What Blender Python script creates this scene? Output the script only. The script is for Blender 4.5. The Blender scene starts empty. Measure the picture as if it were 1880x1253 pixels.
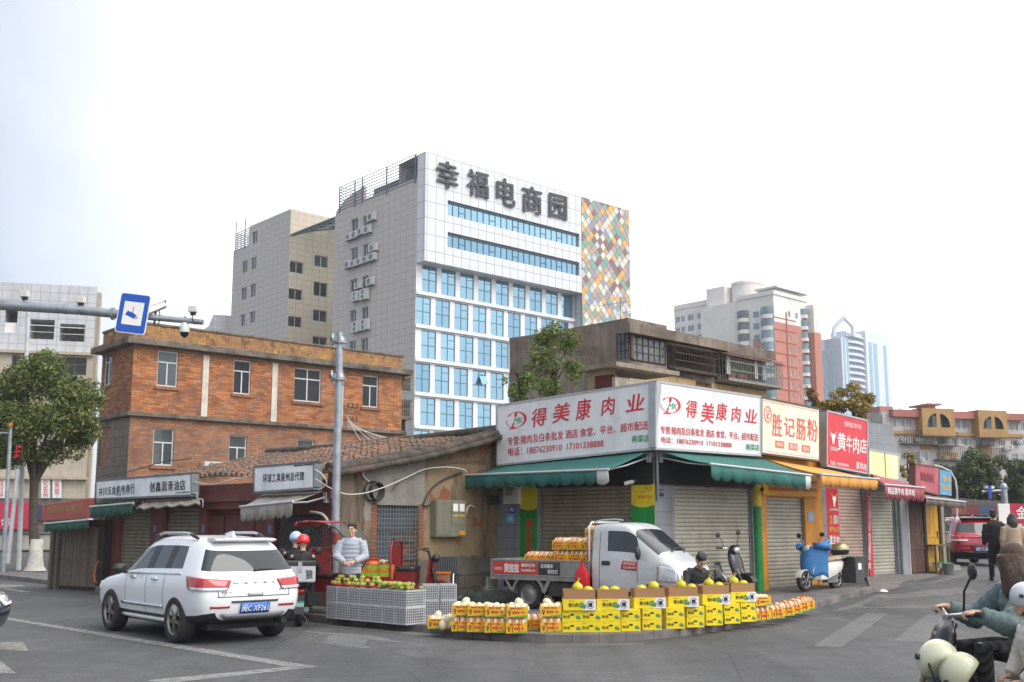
import bpy, math, random
from mathutils import Vector, Matrix, noise as mnoise
random.seed(11)
R = math.radians; PI = math.pi
S = bpy.context.scene; COL = S.collection
# ---------------------------------------------------------------- camera, sky, sun, exposure
FPX, PYC, PITCH, CH = 1940.0, 671.0, R(8.6), 1.8
cd = bpy.data.cameras.new('camera'); cam = bpy.data.objects.new('camera', cd); COL.objects.link(cam)
cam.location = (0, 0, CH); cam.rotation_euler = (PI/2 + PITCH, 0, 0)
cd.sensor_width = 36; cd.lens = 36*FPX/1880; cd.shift_y = (PYC-626.5)/1880; cd.clip_end = 5000; cd.clip_start = .1
S.camera = cam
SUN_EL, SUN_AZ = R(48), R(122)      # azimuth clockwise from +Y: right of and behind the camera
w = bpy.data.worlds.new('World'); S.world = w; w.use_nodes = True
nt = w.node_tree; nt.nodes.clear()
out = nt.nodes.new('ShaderNodeOutputWorld'); bg = nt.nodes.new('ShaderNodeBackground')
sky = nt.nodes.new('ShaderNodeTexSky'); sky.sky_type = 'NISHITA'; sky.sun_disc = False
sky.sun_elevation = SUN_EL; sky.sun_rotation = SUN_AZ; sky.dust_density = 3; sky.air_density = 1.2
tc = nt.nodes.new('ShaderNodeTexCoord'); nz = nt.nodes.new('ShaderNodeTexNoise')
nz.inputs['Scale'].default_value = 1.6; nz.inputs['Detail'].default_value = 5
sep = nt.nodes.new('ShaderNodeSeparateXYZ')
ad = nt.nodes.new('ShaderNodeMath'); ad.operation = 'MULTIPLY_ADD'; ad.inputs[1].default_value = .55
rp = nt.nodes.new('ShaderNodeMapRange')
rp.inputs['From Min'].default_value = -.08; rp.inputs['From Max'].default_value = .14
rp.inputs['To Min'].default_value = .24; rp.inputs['To Max'].default_value = .985
mx = nt.nodes.new('ShaderNodeMix'); mx.data_type = 'RGBA'
mx.inputs['B'].default_value = (17.7, 17.8, 18.1, 1)     # luminous overcast deck, same scale as the sky texture
L = nt.links.new
L(tc.outputs['Generated'], nz.inputs['Vector']); L(tc.outputs['Generated'], sep.inputs[0])
L(sep.outputs['X'], ad.inputs[0]); nm = nt.nodes.new('ShaderNodeMath'); nm.operation = 'MULTIPLY'; nm.inputs[1].default_value = .35; L(nz.outputs['Fac'], nm.inputs[0]); L(nm.outputs[0], ad.inputs[2]); L(ad.outputs[0], rp.inputs['Value'])
L(rp.outputs[0], mx.inputs['Factor']); tn = nt.nodes.new('ShaderNodeMix'); tn.data_type = 'RGBA'; tn.blend_type = 'MULTIPLY'; tn.inputs['Factor'].default_value = 1; tn.inputs['B'].default_value = (.44,.72,1.02,1)
L(sky.outputs[0], tn.inputs['A']); L(tn.outputs['Result'], mx.inputs['A']); L(mx.outputs['Result'], bg.inputs['Color'])
bg.inputs['Strength'].default_value = .06; L(bg.outputs[0], out.inputs[0])
sl = bpy.data.lights.new('sun', 'SUN'); sl.energy = 1.4; sl.angle = R(45); sl.color = (1, .965, .91)
so = bpy.data.objects.new('sun', sl); COL.objects.link(so)
sd = Vector((math.sin(SUN_AZ)*math.cos(SUN_EL), math.cos(SUN_AZ)*math.cos(SUN_EL), math.sin(SUN_EL)))
so.rotation_euler = sd.to_track_quat('Z', 'Y').to_euler(); so.location = sd*60
vs = S.view_settings; vs.view_transform = 'Standard'; vs.look = 'None'; vs.gamma = 1; vs.exposure = .86

# ---------------------------------------------------------------- pixel -> place helpers (photograph pixels, 1880 wide)
CR = Vector((1, 0, 0)); CF = Vector((0, math.cos(PITCH), math.sin(PITCH))); CU = Vector((0, -math.sin(PITCH), math.cos(PITCH)))
CO = Vector((0, 0, CH))
def ray(px, py): return CR*((px-940)/FPX) - CU*((py-PYC)/FPX) + CF
def sstep(a, b, x):
    t = min(1, max(0, (x-a)/(b-a))); return t*t*(3-2*t)
def gz(x, y): return .30*sstep(23, 31, x*.65+y*.76)*sstep(1, 6, x)      # the side street climbs a little
def G(px, py, z=0.0):
    d = ray(px, py); zz = z
    for k in range(12):
        t = (zz-CH)/d.z; p = CO+d*t; zz = z+gz(p.x, p.y)
    return Vector((p.x, p.y, zz))
def AT(px, py, depth):
    d = ray(px, py); return CO+d*(depth/d.y)
class Fr:                                   # a wall frame: x along the wall (left to right), y into the wall, z up
    def __init__(s, o, ang, z=0):
        s.o = Vector((o[0], o[1], z)); s.a = ang
        s.u = Vector((math.cos(ang), math.sin(ang), 0)); s.n = Vector((math.sin(ang), -math.cos(ang), 0))
    def uv(s, px, py, w=0):
        d = ray(px, py); t = (w-(CO-s.o).dot(s.n))/d.dot(s.n); p = CO+d*t
        return ((p-s.o).dot(s.u), p.z-s.o.z)
    def quad(s, x0, x1, t0, t1, b1, b0, w=0):
        return [s.uv(x0, t0, w), s.uv(x1, t1, w), s.uv(x1, b1, w), s.uv(x0, b0, w)]
    def rect(s, x0, x1, yt, yb, w=0):        # x0,yt / x1,yb diagonal pixels -> u0,u1,v0,v1
        a = s.uv(x0, yt, w); b = s.uv(x1, yb, w); m0 = s.uv(x0, yb, w); m1 = s.uv(x1, yt, w)
        return (a[0]+m0[0])/2, (b[0]+m1[0])/2, (b[1]+m0[1])/2, (a[1]+m1[1])/2
    def P(s, u, y, v): return s.o+s.u*u-s.n*y+Vector((0, 0, v))

# ---------------------------------------------------------------- mesh builder
class MB:
    def __init__(s): s.v = []; s.f = []; s.m = []; s.s = []; s.T = None
    def add(s, vs, fs, m=0, sm=False):
        b = len(s.v)
        s.v += [(s.T @ Vector(p)) if s.T else Vector(p) for p in vs]
        for f in fs: s.f.append([b+i for i in f]); s.m.append(m); s.s.append(sm)
        return s
    def box(s, x0, x1, y0, y1, z0, z1, m=0):
        return s.add([(x0,y0,z0),(x1,y0,z0),(x1,y1,z0),(x0,y1,z0),(x0,y0,z1),(x1,y0,z1),(x1,y1,z1),(x0,y1,z1)],
            [(3,2,1,0),(4,5,6,7),(0,1,5,4),(1,2,6,5),(2,3,7,6),(3,0,4,7)], m)
    def quad(s, a, b, c, d, m=0): return s.add([a,b,c,d], [(0,1,2,3)], m)
    def slab(s, q, y0, y1, m=0):             # q: four (x,z) corners TL TR BR BL, extruded from y0 (front) to y1
        vs = [(x,y0,z) for x,z in q]+[(x,y1,z) for x,z in q]
        return s.add(vs, [(3,2,1,0),(4,5,6,7),(0,1,5,4),(1,2,6,5),(2,3,7,6),(3,0,4,7)], m)
    def prism(s, poly, y0, y1, m=0, sm=False):  # poly (x,z) list, extruded along y
        n = len(poly); vs = [(x,y0,z) for x,z in poly]+[(x,y1,z) for x,z in poly]
        s.add(vs, [tuple(range(n)), tuple(range(2*n-1, n-1, -1))], m)
        return s.add(vs, [(i, i+n, (i+1)%n+n, (i+1)%n) for i in range(n)], m, sm)
    def hull(s, poly, z0, z1, m=0):           # poly (x,y), extruded along z
        n = len(poly); vs = [(x,y,z0) for x,y in poly]+[(x,y,z1) for x,y in poly]
        return s.add(vs, [tuple(range(n-1,-1,-1)), tuple(range(n, 2*n))]+[(i, (i+1)%n, (i+1)%n+n, i+n) for i in range(n)], m)
    def cyl(s, p0, p1, r0, r1=None, n=12, m=0, caps=True):
        return s.tube([p0, p1], [r0, r0 if r1 is None else r1], n, m, caps)
    def tube(s, pts, r, n=8, m=0, caps=True):
        pts = [Vector(p) for p in pts]; k = len(pts); rs = r if isinstance(r, (list, tuple)) else [r]*k
        vs = []; up = None
        for i, p in enumerate(pts):
            t = (pts[min(i+1,k-1)]-pts[max(i-1,0)])
            t = t.normalized() if t.length > 1e-9 else Vector((0,0,1))
            if up is None:
                up = Vector((0,0,1)) if abs(t.z) < .9 else Vector((1,0,0))
            a = t.cross(up); a = a.normalized() if a.length > 1e-6 else t.orthogonal().normalized()
            b = a.cross(t).normalized(); up = b
            for j in range(n):
                c = 2*PI*j/n; vs.append(p+(a*math.cos(c)+b*math.sin(c))*rs[i])
        fs = [(i*n+j, i*n+(j+1)%n, (i+1)*n+(j+1)%n, (i+1)*n+j) for i in range(k-1) for j in range(n)]
        s.add(vs, fs, m, True)
        if caps: s.add(vs[:n], [tuple(range(n-1,-1,-1))], m); s.add(vs[-n:], [tuple(range(n))], m)
        return s
    def ell(s, c, r, n=14, m=0, T=None):
        if not isinstance(r, (tuple, list)): r = (r,r,r)
        c = Vector(c); k = max(6, n//2+1); vs = []
        for i in range(1, k):
            a = PI*i/k
            for j in range(n):
                b = 2*PI*j/n; q = Vector((r[0]*math.sin(a)*math.cos(b), r[1]*math.sin(a)*math.sin(b), r[2]*math.cos(a)))
                vs.append(c+(T @ q if T else q))
        q = Vector((0,0,r[2])); vs += [c+(T @ q if T else q), c-(T @ q if T else q)]; t = len(vs)-2
        fs = [(i*n+j, (i+1)*n+j, (i+1)*n+(j+1)%n, i*n+(j+1)%n) for i in range(k-2) for j in range(n)]
        fs += [(t, j, (j+1)%n) for j in range(n)]+[(t+1, (k-2)*n+(j+1)%n, (k-2)*n+j) for j in range(n)]
        return s.add(vs, fs, m, True)
    def lathe(s, prof, n=20, m=0, T=None, sm=True):  # prof [(r,z)...] about z
        vs = []
        for r, z in prof:
            for j in range(n):
                a = 2*PI*j/n; q = Vector((r*math.cos(a), r*math.sin(a), z)); vs.append(T @ q if T else q)
        k = len(prof)
        return s.add(vs, [(i*n+j, i*n+(j+1)%n, (i+1)*n+(j+1)%n, (i+1)*n+j) for i in range(k-1) for j in range(n)], m, sm)
    def loft(s, rings, m=0, closed=True, caps=True, sm=True):
        n = len(rings[0]); vs = [p for r in rings for p in r]; k = len(rings); e = n if closed else n-1
        s.add(vs, [(i*n+j, i*n+(j+1)%n, (i+1)*n+(j+1)%n, (i+1)*n+j) for i in range(k-1) for j in range(e)], m, sm)
        if caps and closed: s.add(rings[0], [tuple(range(n-1,-1,-1))], m); s.add(rings[-1], [tuple(range(n))], m)
        return s
    def wall(s, u0, u1, v0, v1, ops=(), dep=.15, y=0, m=0, mb=None):
        us = sorted({u0, u1, *[min(max(o[i],u0),u1) for o in ops for i in (0,1)]})
        zs = sorted({v0, v1, *[min(max(o[i],v0),v1) for o in ops for i in (2,3)]})
        for a, b in zip(us, us[1:]):
            st = None
            for c, d in zip(zs, zs[1:]):
                mu, mz = (a+b)/2, (c+d)/2
                if any(o[0] < mu < o[1] and o[2] < mz < o[3] for o in ops): continue
                s.quad((a,y,c),(b,y,c),(b,y,d),(a,y,d), m)
        for a, b, c, d in [o[:4] for o in ops]:
            e = y+dep
            s.quad((a,y,c),(a,e,c),(b,e,c),(b,y,c), m); s.quad((a,y,d),(b,y,d),(b,e,d),(a,e,d), m)
            s.quad((a,y,c),(a,y,d),(a,e,d),(a,e,c), m); s.quad((b,y,c),(b,e,c),(b,e,d),(b,y,d), m)
            s.quad((a,e,c),(b,e,c),(b,e,d),(a,e,d), m if mb is None else mb)
        return s
    def text(s, body, fn, m=0, off=0.0, res=3, sp=1.0, shear=0.0, nrm=(0,-.0012,0)):
        vs, fs, (x0, x1, y0, y1) = text_mesh(body, 0, res, sp, shear)
        if not vs: return s
        s.mark(); k = 0
        for dx, dy in ([(0,0)] if off <= 0 else [(-off*.8,0),(off*.8,0),(0,-off*.45),(0,off*.45)]):
            s.add([Vector(fn((x+dx-x0)/max(1e-6, x1-x0), (y+dy-y0)/max(1e-6, y1-y0)))+Vector(nrm)*k for x, y in vs], fs, m); k += 1
        s.mark(); return s
    def mark(s):
        if not hasattr(s, 'marks'): s.marks = []
        s.marks.append(len(s.f))
    def build_split(s, name, mats, parent):    # one object per run of lettering
        c = sorted({0, len(s.f), *getattr(s, 'marks', [])}); r = []
        for a, b in zip(c, c[1:]):
            q = MB(); ix = {}
            for f, m in zip(s.f[a:b], s.m[a:b]):
                q.f.append([ix.setdefault(i, len(ix)) for i in f]); q.m.append(m); q.s.append(False)
            q.v = [s.v[i] for i in ix]; r.append(q.build(name, mats, parent))
        return r
    def build(s, name, mats, parent=None, bevel=0, smooth=None, sub=0, weld=False):
        if weld:
            ix = {}; mp = [ix.setdefault((round(p.x,4),round(p.y,4),round(p.z,4)), len(ix)) for p in s.v]; nv = [None]*len(ix)
            for p, i in zip(s.v, mp): nv[i] = p
            s.v = nv; s.f = [[mp[i] for i in f] for f in s.f]
        me = bpy.data.meshes.new(name)
        me.from_pydata([tuple(p) for p in s.v], [], s.f); 
        for mt in (mats if isinstance(mats, (list, tuple)) else [mats]): me.materials.append(mt)
        me.polygons.foreach_set('material_index', s.m)
        me.polygons.foreach_set('use_smooth', s.s if smooth is None else [smooth]*len(s.f)); me.update()
        o = bpy.data.objects.new(name, me); COL.objects.link(o)
        if parent: o.parent = parent
        if bevel:
            b = o.modifiers.new('bevel', 'BEVEL'); b.width = bevel; b.segments = 2; b.limit_method = 'ANGLE'; b.angle_limit = R(40)
        if sub: b = o.modifiers.new('sub', 'SUBSURF'); b.levels = b.render_levels = sub
        return o
_tx = {}
def text_mesh(body, off=0, res=3, sp=1.0, shear=0):
    k = (body, off, res, sp, shear)
    if k in _tx: return _tx[k]
    c = bpy.data.curves.new('lettering', 'FONT'); c.body = body; c.resolution_u = res; c.offset = off; c.space_character = sp; c.shear = shear
    c.space_line = .9
    o = bpy.data.objects.new('lettering', c); COL.objects.link(o)
    me = bpy.data.meshes.new_from_object(o.evaluated_get(bpy.context.evaluated_depsgraph_get()))
    vs = [(v.co.x, v.co.y) for v in me.vertices]; fs = [tuple(p.vertices) for p in me.polygons]
    bpy.data.objects.remove(o); bpy.data.curves.remove(c); bpy.data.meshes.remove(me)
    b = (min(v[0] for v in vs), max(v[0] for v in vs), min(v[1] for v in vs), max(v[1] for v in vs)) if vs else (0,1,0,1)
    _tx[k] = (vs, fs, b); return _tx[k]
def bil(q, y):                                # q TL TR BR BL in (x,z): maps (s,t) in the unit square (t up) to a point
    def fn(a, b):
        tx = q[3][0]*(1-a)*(1-b)+q[2][0]*a*(1-b)+q[1][0]*a*b+q[0][0]*(1-a)*b
        tz = q[3][1]*(1-a)*(1-b)+q[2][1]*a*(1-b)+q[1][1]*a*b+q[0][1]*(1-a)*b
        return (tx, y, tz)
    return fn
# ---------------------------------------------------------------- things
def tag(o, label, cat, group=None, kind=None):
    if label: o['label'] = label
    if cat: o['category'] = cat
    if group: o['group'] = group
    if kind: o['kind'] = kind
    return o
def thing(name, label, cat, loc=(0,0,0), rz=0, group=None, sc=1):
    o = bpy.data.objects.new(name, None); COL.objects.link(o); o.empty_display_size = .2
    o.location = loc; o.rotation_euler = (0,0,rz); o.scale = (sc,sc,sc)
    return tag(o, label, cat, group)
def fthing(name, label, cat, fr, group=None): return thing(name, label, cat, fr.o, fr.a, group)
def dup(o, loc=None, rz=None, label=None, parent=None):
    c = o.copy(); COL.objects.link(c)
    if parent: c.parent = parent
    if loc is not None: c.location = loc
    if rz is not None: c.rotation_euler = (0,0,rz)
    if label: c['label'] = label
    for ch in o.children: dup(ch, parent=c)
    return c
# ---------------------------------------------------------------- materials
def _base(name):
    m = bpy.data.materials.new(name); m.use_nodes = True
    return m, m.node_tree, m.node_tree.nodes['Principled BSDF']
def _n(t, ty, **kw):
    n = t.nodes.new(ty)
    for k, v in kw.items():
        if k in n.inputs: n.inputs[k].default_value = v
        else: setattr(n, k, v)
    return n
def _mix(t, fac, a, b, blend='MIX'):
    n = t.nodes.new('ShaderNodeMix'); n.data_type = 'RGBA'; n.blend_type = blend
    for k, v in (('Factor', fac), ('A', a), ('B', b)):
        if isinstance(v, (int, float)): n.inputs[k].default_value = v
        elif isinstance(v, tuple): n.inputs[k].default_value = v if len(v) == 4 else (*v, 1)
        else: t.links.new(v, n.inputs[k])
    return n.outputs['Result']
def _ramp(t, src, a, b):
    n = t.nodes.new('ShaderNodeMapRange'); n.inputs['From Min'].default_value = a; n.inputs['From Max'].default_value = b
    t.links.new(src, n.inputs['Value']); return n.outputs[0]
def _vec(t, scale=(1,1,1), kind='Object'):
    c = _n(t, 'ShaderNodeTexCoord'); mp = _n(t, 'ShaderNodeMapping'); mp.inputs['Scale'].default_value = scale
    t.links.new(c.outputs[kind], mp.inputs[0]); return mp.outputs[0]
def _noise(t, vec, scale, detail=4, rough=.55):
    n = _n(t, 'ShaderNodeTexNoise', Scale=scale, Detail=detail, Roughness=rough); t.links.new(vec, n.inputs['Vector']); return n.outputs['Fac']
def _bump(t, b, src, st, dist=.02):
    n = _n(t, 'ShaderNodeBump', Strength=st, Distance=dist); t.links.new(src, n.inputs['Height']); t.links.new(n.outputs[0], b.inputs['Normal'])
def hexc(h):
    v = [int(h[i:i+2], 16)/255 for i in (0,2,4)]
    return tuple(x/12.92 if x <= .04045 else ((x+.055)/1.055)**2.4 for x in v)
_mats = {}
def MAT(name, col, rough=.6, metal=0.0, var=.12, scale=2.5, dirt=None, dirt_amt=.5, dscale=1.2, streak=0.0, bump=0.0, bscale=60, coat=0.0, spec=.5):
    """plain surface with broad tonal wear, optional dirt blotches, optional rain streaks, optional fine bump"""
    if name in _mats: return _mats[name]
    if isinstance(col, str): col = hexc(col)
    m, t, b = _base(name); v = _vec(t)
    c = _mix(t, _ramp(t, _noise(t, v, scale), .3, .7), tuple(x*(1-var) for x in col), tuple(min(1, x*(1+var)) for x in col))
    if dirt is not None:
        if isinstance(dirt, str): dirt = hexc(dirt)
        f = _n(t, 'ShaderNodeMath', operation='MULTIPLY'); t.links.new(_ramp(t, _noise(t, v, dscale, 7, .65), .48, .7), f.inputs[0]); f.inputs[1].default_value = dirt_amt
        c = _mix(t, f.outputs[0], c, dirt)
    if streak:
        f = _n(t, 'ShaderNodeMath', operation='MULTIPLY'); t.links.new(_ramp(t, _noise(t, _vec(t, (5,5,.22)), 1.0, 6, .65), .45, .75), f.inputs[0]); f.inputs[1].default_value = streak
        c = _mix(t, f.outputs[0], c, tuple(x*.35 for x in col))
    t.links.new(c, b.inputs['Base Color'])
    b.inputs['Roughness'].default_value = rough; b.inputs['Metallic'].default_value = metal
    b.inputs['Coat Weight'].default_value = coat; b.inputs['Coat Roughness'].default_value = .06; b.inputs['Specular IOR Level'].default_value = spec
    if bump: _bump(t, b, _noise(t, v, bscale, 3), bump)
    _mats[name] = m; return m
def GLASS(name, col, metal=.9, rough=.03, tint=.25, sc=.6, wob=.02):
    if name in _mats: return _mats[name]
    if isinstance(col, str): col = hexc(col)
    m, t, b = _base(name); v = _vec(t)
    c = _mix(t, _ramp(t, _noise(t, v, sc, 2), .35, .65), tuple(x*(1-tint) for x in col), col)
    oi = _n(t,'ShaderNodeObjectInfo'); c = _mix(t, 1.0, c, _mix(t, oi.outputs['Random'], (.72,.76,.80), (1.1,1.08,1.05)), 'MULTIPLY')
    t.links.new(c, b.inputs['Base Color']); b.inputs['Metallic'].default_value = metal; b.inputs['Roughness'].default_value = rough
    if wob: _bump(t, b, _noise(t, v, 1.2, 1), wob, .05)
    _mats[name] = m; return m
def CLEAR(name, col=(.8,.9,.88), rough=.02, mixf=.72):     # thin window glass: partly mirror, partly see-through
    if name in _mats: return _mats[name]
    m = bpy.data.materials.new(name); m.use_nodes = True; t = m.node_tree; t.nodes.clear()
    o = _n(t, 'ShaderNodeOutputMaterial'); g = _n(t, 'ShaderNodeBsdfGlossy', Roughness=rough); tr = _n(t, 'ShaderNodeBsdfTransparent'); tr.inputs[0].default_value = (*col, 1)
    fr = _n(t, 'ShaderNodeFresnel', IOR=1.5); ad_ = _n(t, 'ShaderNodeMath', operation='MULTIPLY_ADD'); t.links.new(fr.outputs[0], ad_.inputs[0]); ad_.inputs[1].default_value = 1.0; ad_.inputs[2].default_value = 1-mixf-.04
    mx_ = _n(t, 'ShaderNodeMixShader'); t.links.new(ad_.outputs[0], mx_.inputs[0]); t.links.new(tr.outputs[0], mx_.inputs[1]); t.links.new(g.outputs[0], mx_.inputs[2]); t.links.new(mx_.outputs[0], o.inputs[0])
    _mats[name] = m; return m
def _xz(t, sx=1, sz=1):                     # wall coordinates: (x+y, z)
    c = _n(t, 'ShaderNodeTexCoord'); sp = _n(t, 'ShaderNodeSeparateXYZ'); t.links.new(c.outputs['Object'], sp.inputs[0])
    a = _n(t, 'ShaderNodeMath', operation='ADD'); t.links.new(sp.outputs[0], a.inputs[0]); t.links.new(sp.outputs[1], a.inputs[1])
    cb = _n(t, 'ShaderNodeCombineXYZ'); t.links.new(a.outputs[0], cb.inputs[0]); t.links.new(sp.outputs[2], cb.inputs[1])
    return cb.outputs[0], c.outputs['Object'], sp.outputs[2]
def BRICK(name, c1, c2, mortar, bw=.24, bh=.07, ms=.012, off=.5, rough=.85, var=.3, dirt=None, dirt_amt=.6, dscale=.7, streak=0, bump=.4, bias=0.0, msmooth=.1):
    if name in _mats: return _mats[name]
    c1, c2, mortar = [hexc(x) if isinstance(x, str) else x for x in (c1, c2, mortar)]
    m, t, b = _base(name); xz, ob, z = _xz(t)
    br = _n(t, 'ShaderNodeTexBrick', Scale=1.0); br.offset = off; br.inputs['Color1'].default_value = (*c1,1); br.inputs['Color2'].default_value = (*c2,1); br.inputs['Mortar'].default_value = (*mortar,1)
    br.inputs['Brick Width'].default_value = bw; br.inputs['Row Height'].default_value = bh; br.inputs['Mortar Size'].default_value = ms; br.inputs['Bias'].default_value = bias; br.inputs['Mortar Smooth'].default_value = msmooth
    t.links.new(xz, br.inputs['Vector']); c = br.outputs['Color']
    n = _noise(t, ob, 1.4, 6); c = _mix(t, 1.0, c, _mix(t, _ramp(t, n, .3, .7), (1-var,)*3, (1+var*.5,)*3), 'MULTIPLY')
    if dirt is not None:
        if isinstance(dirt, str): dirt = hexc(dirt)
        f = _n(t, 'ShaderNodeMath', operation='MULTIPLY'); t.links.new(_ramp(t, _noise(t, ob, dscale, 7, .65), .5, .68), f.inputs[0]); f.inputs[1].default_value = dirt_amt
        c = _mix(t, f.outputs[0], c, dirt)
    if streak:
        f = _n(t, 'ShaderNodeMath', operation='MULTIPLY'); t.links.new(_ramp(t, _noise(t, _vec(t, (3,3,.15)), 1.0, 6, .65), .45, .75), f.inputs[0]); f.inputs[1].default_value = streak
        c = _mix(t, f.outputs[0], c, tuple(x*.4 for x in c1))
    t.links.new(c, b.inputs['Base Color']); b.inputs['Roughness'].default_value = rough
    if bump: _bump(t, b, br.outputs['Fac'], -bump, .01)
    _mats[name] = m; return m
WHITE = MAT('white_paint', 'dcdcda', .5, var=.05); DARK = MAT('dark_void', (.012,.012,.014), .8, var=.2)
BLACK = MAT('black_plastic', (.018,.018,.02), .45, var=.2); STEEL = MAT('galvanised_steel', '9aa0a6', .42, .55, var=.18, scale=5, dirt='5f6368', dirt_amt=.4, dscale=4)
CHROME = MAT('chrome', (.75,.75,.77), .12, 1.0, var=.05); RUBBER = MAT('tyre_rubber', (.02,.02,.021), .8, var=.3, scale=8)
WIRE_B = MAT('black_cable', (.02,.02,.02), .5); WIRE_W = MAT('white_cable', 'c9c7c0', .5)
RED_T = MAT('red_letter_paint', 'c81e2e', .5, var=.06); GREEN_T = MAT('green_letter_paint', '0c8a57', .5, var=.06); DKTXT = MAT('dark_letter_paint', '33343a', .5, var=.1)
ALU = MAT('aluminium_frame', 'b9bcc0', .4, .3, var=.08); GREYM = MAT('grey_metal', '77797c', .5, .3, var=.15)
# ================================================================ ground
def asphalt():
    m, t, b = _base('asphalt'); v = _vec(t)
    big = _ramp(t, _noise(t, v, .22, 5), .35, .65); mid = _ramp(t, _noise(t, v, 1.6, 5, .65), .35, .65); fine = _ramp(t, _noise(t, v, 48, 3, .8), .3, .7)
    c = _mix(t, big, (.062,.063,.064), (.104,.104,.103)); c = _mix(t, 1.0, c, _mix(t, mid, (.86,.86,.86), (1.1,1.1,1.1)), 'MULTIPLY')
    c = _mix(t, 1.0, c, _mix(t, fine, (.62,.62,.62), (1.38,1.38,1.38)), 'MULTIPLY')
    gr = _ramp(t, _noise(t, v, 17, 3, .7), .3, .7); c = _mix(t, 1.0, c, _mix(t, gr, (.76,.76,.76), (1.24,1.24,1.24)), 'MULTIPLY')
    for ang in (R(-34),R(42)):
        cc = _n(t,'ShaderNodeTexCoord'); mp = _n(t,'ShaderNodeMapping'); mp.inputs['Rotation'].default_value = (0,0,ang); mp.inputs['Scale'].default_value = (1.1,.05,1); t.links.new(cc.outputs['Object'], mp.inputs[0]); c = _mix(t, 1.0, c, _mix(t, _ramp(t, _noise(t, mp.outputs[0], 1.3, 5, .7), .35, .65), (.88,.88,.88), (1.1,1.1,1.1)), 'MULTIPLY')
    oil = _n(t, 'ShaderNodeMath', operation='MULTIPLY'); t.links.new(_ramp(t, _noise(t, v, .55, 7, .7), .62, .74), oil.inputs[0]); oil.inputs[1].default_value = .5
    c = _mix(t, oil.outputs[0], c, (.035,.035,.036))
    vo = _n(t, 'ShaderNodeTexVoronoi', Scale=.33, feature='DISTANCE_TO_EDGE'); wv = _mix(t, .12, v, _n(t, 'ShaderNodeTexNoise', Scale=2.5).outputs['Color'])
    t.links.new(wv, vo.inputs['Vector']); ck = _n(t, 'ShaderNodeMath', operation='LESS_THAN'); t.links.new(vo.outputs['Distance'], ck.inputs[0]); ck.inputs[1].default_value = .0022
    c = _mix(t, ck.outputs[0], c, (.04,.04,.04))
    t.links.new(c, b.inputs['Base Color']); b.inputs['Roughness'].default_value = .82; b.inputs['Specular IOR Level'].default_value = .35
    _bump(t, b, _noise(t, v, 110, 2), .5, .008); return m
ASPH = asphalt()
def ground_sheet():
    xs = [-1500,-600,-250,-120,-60,-40,-25]+[-18+i*1.5 for i in range(36)]+[40,60,120,250,600,1500]
    ys = [-300,-100,-30,0,6]+[10+i*1.5 for i in range(26)]+[56,70,100,160,260,420,700,1200,2500]
    mb = MB(); nx = len(xs)
    vs = [(x,y,gz(x,y)) for y in ys for x in xs]
    fs = [(j*nx+i, j*nx+i+1, (j+1)*nx+i+1, (j+1)*nx+i) for j in range(len(ys)-1) for i in range(nx-1)]
    mb.add(vs, fs, 0, True); return tag(mb.build('road', ASPH), None, None, kind='structure')
ground_sheet()
KH = .13
kerb_px = [(-60,1056),(0,1063),(100,1075),(180,1087),(350,1111),(540,1138),(700,1153),(830,1169),(900,1175),(1000,1181),(1100,1181),(1200,1174),(1300,1162),(1420,1140),(1520,1111),(1585,1091),(1612,1081)]
kp = [G(x,y) for x,y in kerb_px]
def cat(p, k=4):                             # catmull-rom through ground points
    r = []
    for i in range(len(p)-1):
        a, b, c, d = p[max(i-1,0)], p[i], p[i+1], p[min(i+2,len(p)-1)]
        for j in range(k):
            t = j/k; r.append(.5*((2*b)+(c-a)*t+(2*a-5*b+4*c-d)*t*t+(3*b-a-3*c+d)*t**3))
    return r+[p[-1]]
kc = cat(kp, 2)
Q = Vector((2.2, 33, 0))
PAV = BRICK('pavement_slabs', (.15,.143,.138), (.12,.115,.112), (.06,.058,.056), .6, .3, .008, .5, .85, .25, (.05,.048,.045), .6, .6, bump=.15)
def pav_mat():
    m, t, b = _base('pavement'); c = _n(t, 'ShaderNodeTexCoord'); br = _n(t, 'ShaderNodeTexBrick', Scale=1.0)
    br.inputs['Brick Width'].default_value = .5; br.inputs['Row Height'].default_value = .5; br.inputs['Mortar Size'].default_value = .008
    br.inputs['Color1'].default_value = (.165,.155,.148,1); br.inputs['Color2'].default_value = (.13,.123,.118,1); br.inputs['Mortar'].default_value = (.07,.067,.064,1); br.offset = .5
    mp = _n(t, 'ShaderNodeMapping'); mp.inputs['Rotation'].default_value = (0,0,R(44)); t.links.new(c.outputs['Object'], mp.inputs[0]); t.links.new(mp.outputs[0], br.inputs[0])
    f = _ramp(t, _noise(t, c.outputs['Object'], .9, 7, .65), .42, .7); col = _mix(t, f, br.outputs['Color'], (.065,.062,.058))
    f2 = _ramp(t, _noise(t, c.outputs['Object'], 2.6, 6, .7), .56, .72); col = _mix(t, f2, col, (.19,.18,.165))
    t.links.new(col, b.inputs['Base Color']); b.inputs['Roughness'].default_value = .85; _bump(t, b, _noise(t, c.outputs['Object'], 60, 3), .3, .01); return m
PAVM = pav_mat()
KERBM = MAT('kerb_stone', (.15,.135,.13), .8, var=.3, scale=1.5, dirt=(.05,.045,.042), dirt_amt=.7, dscale=2.2, bump=.4, bscale=40)
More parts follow.
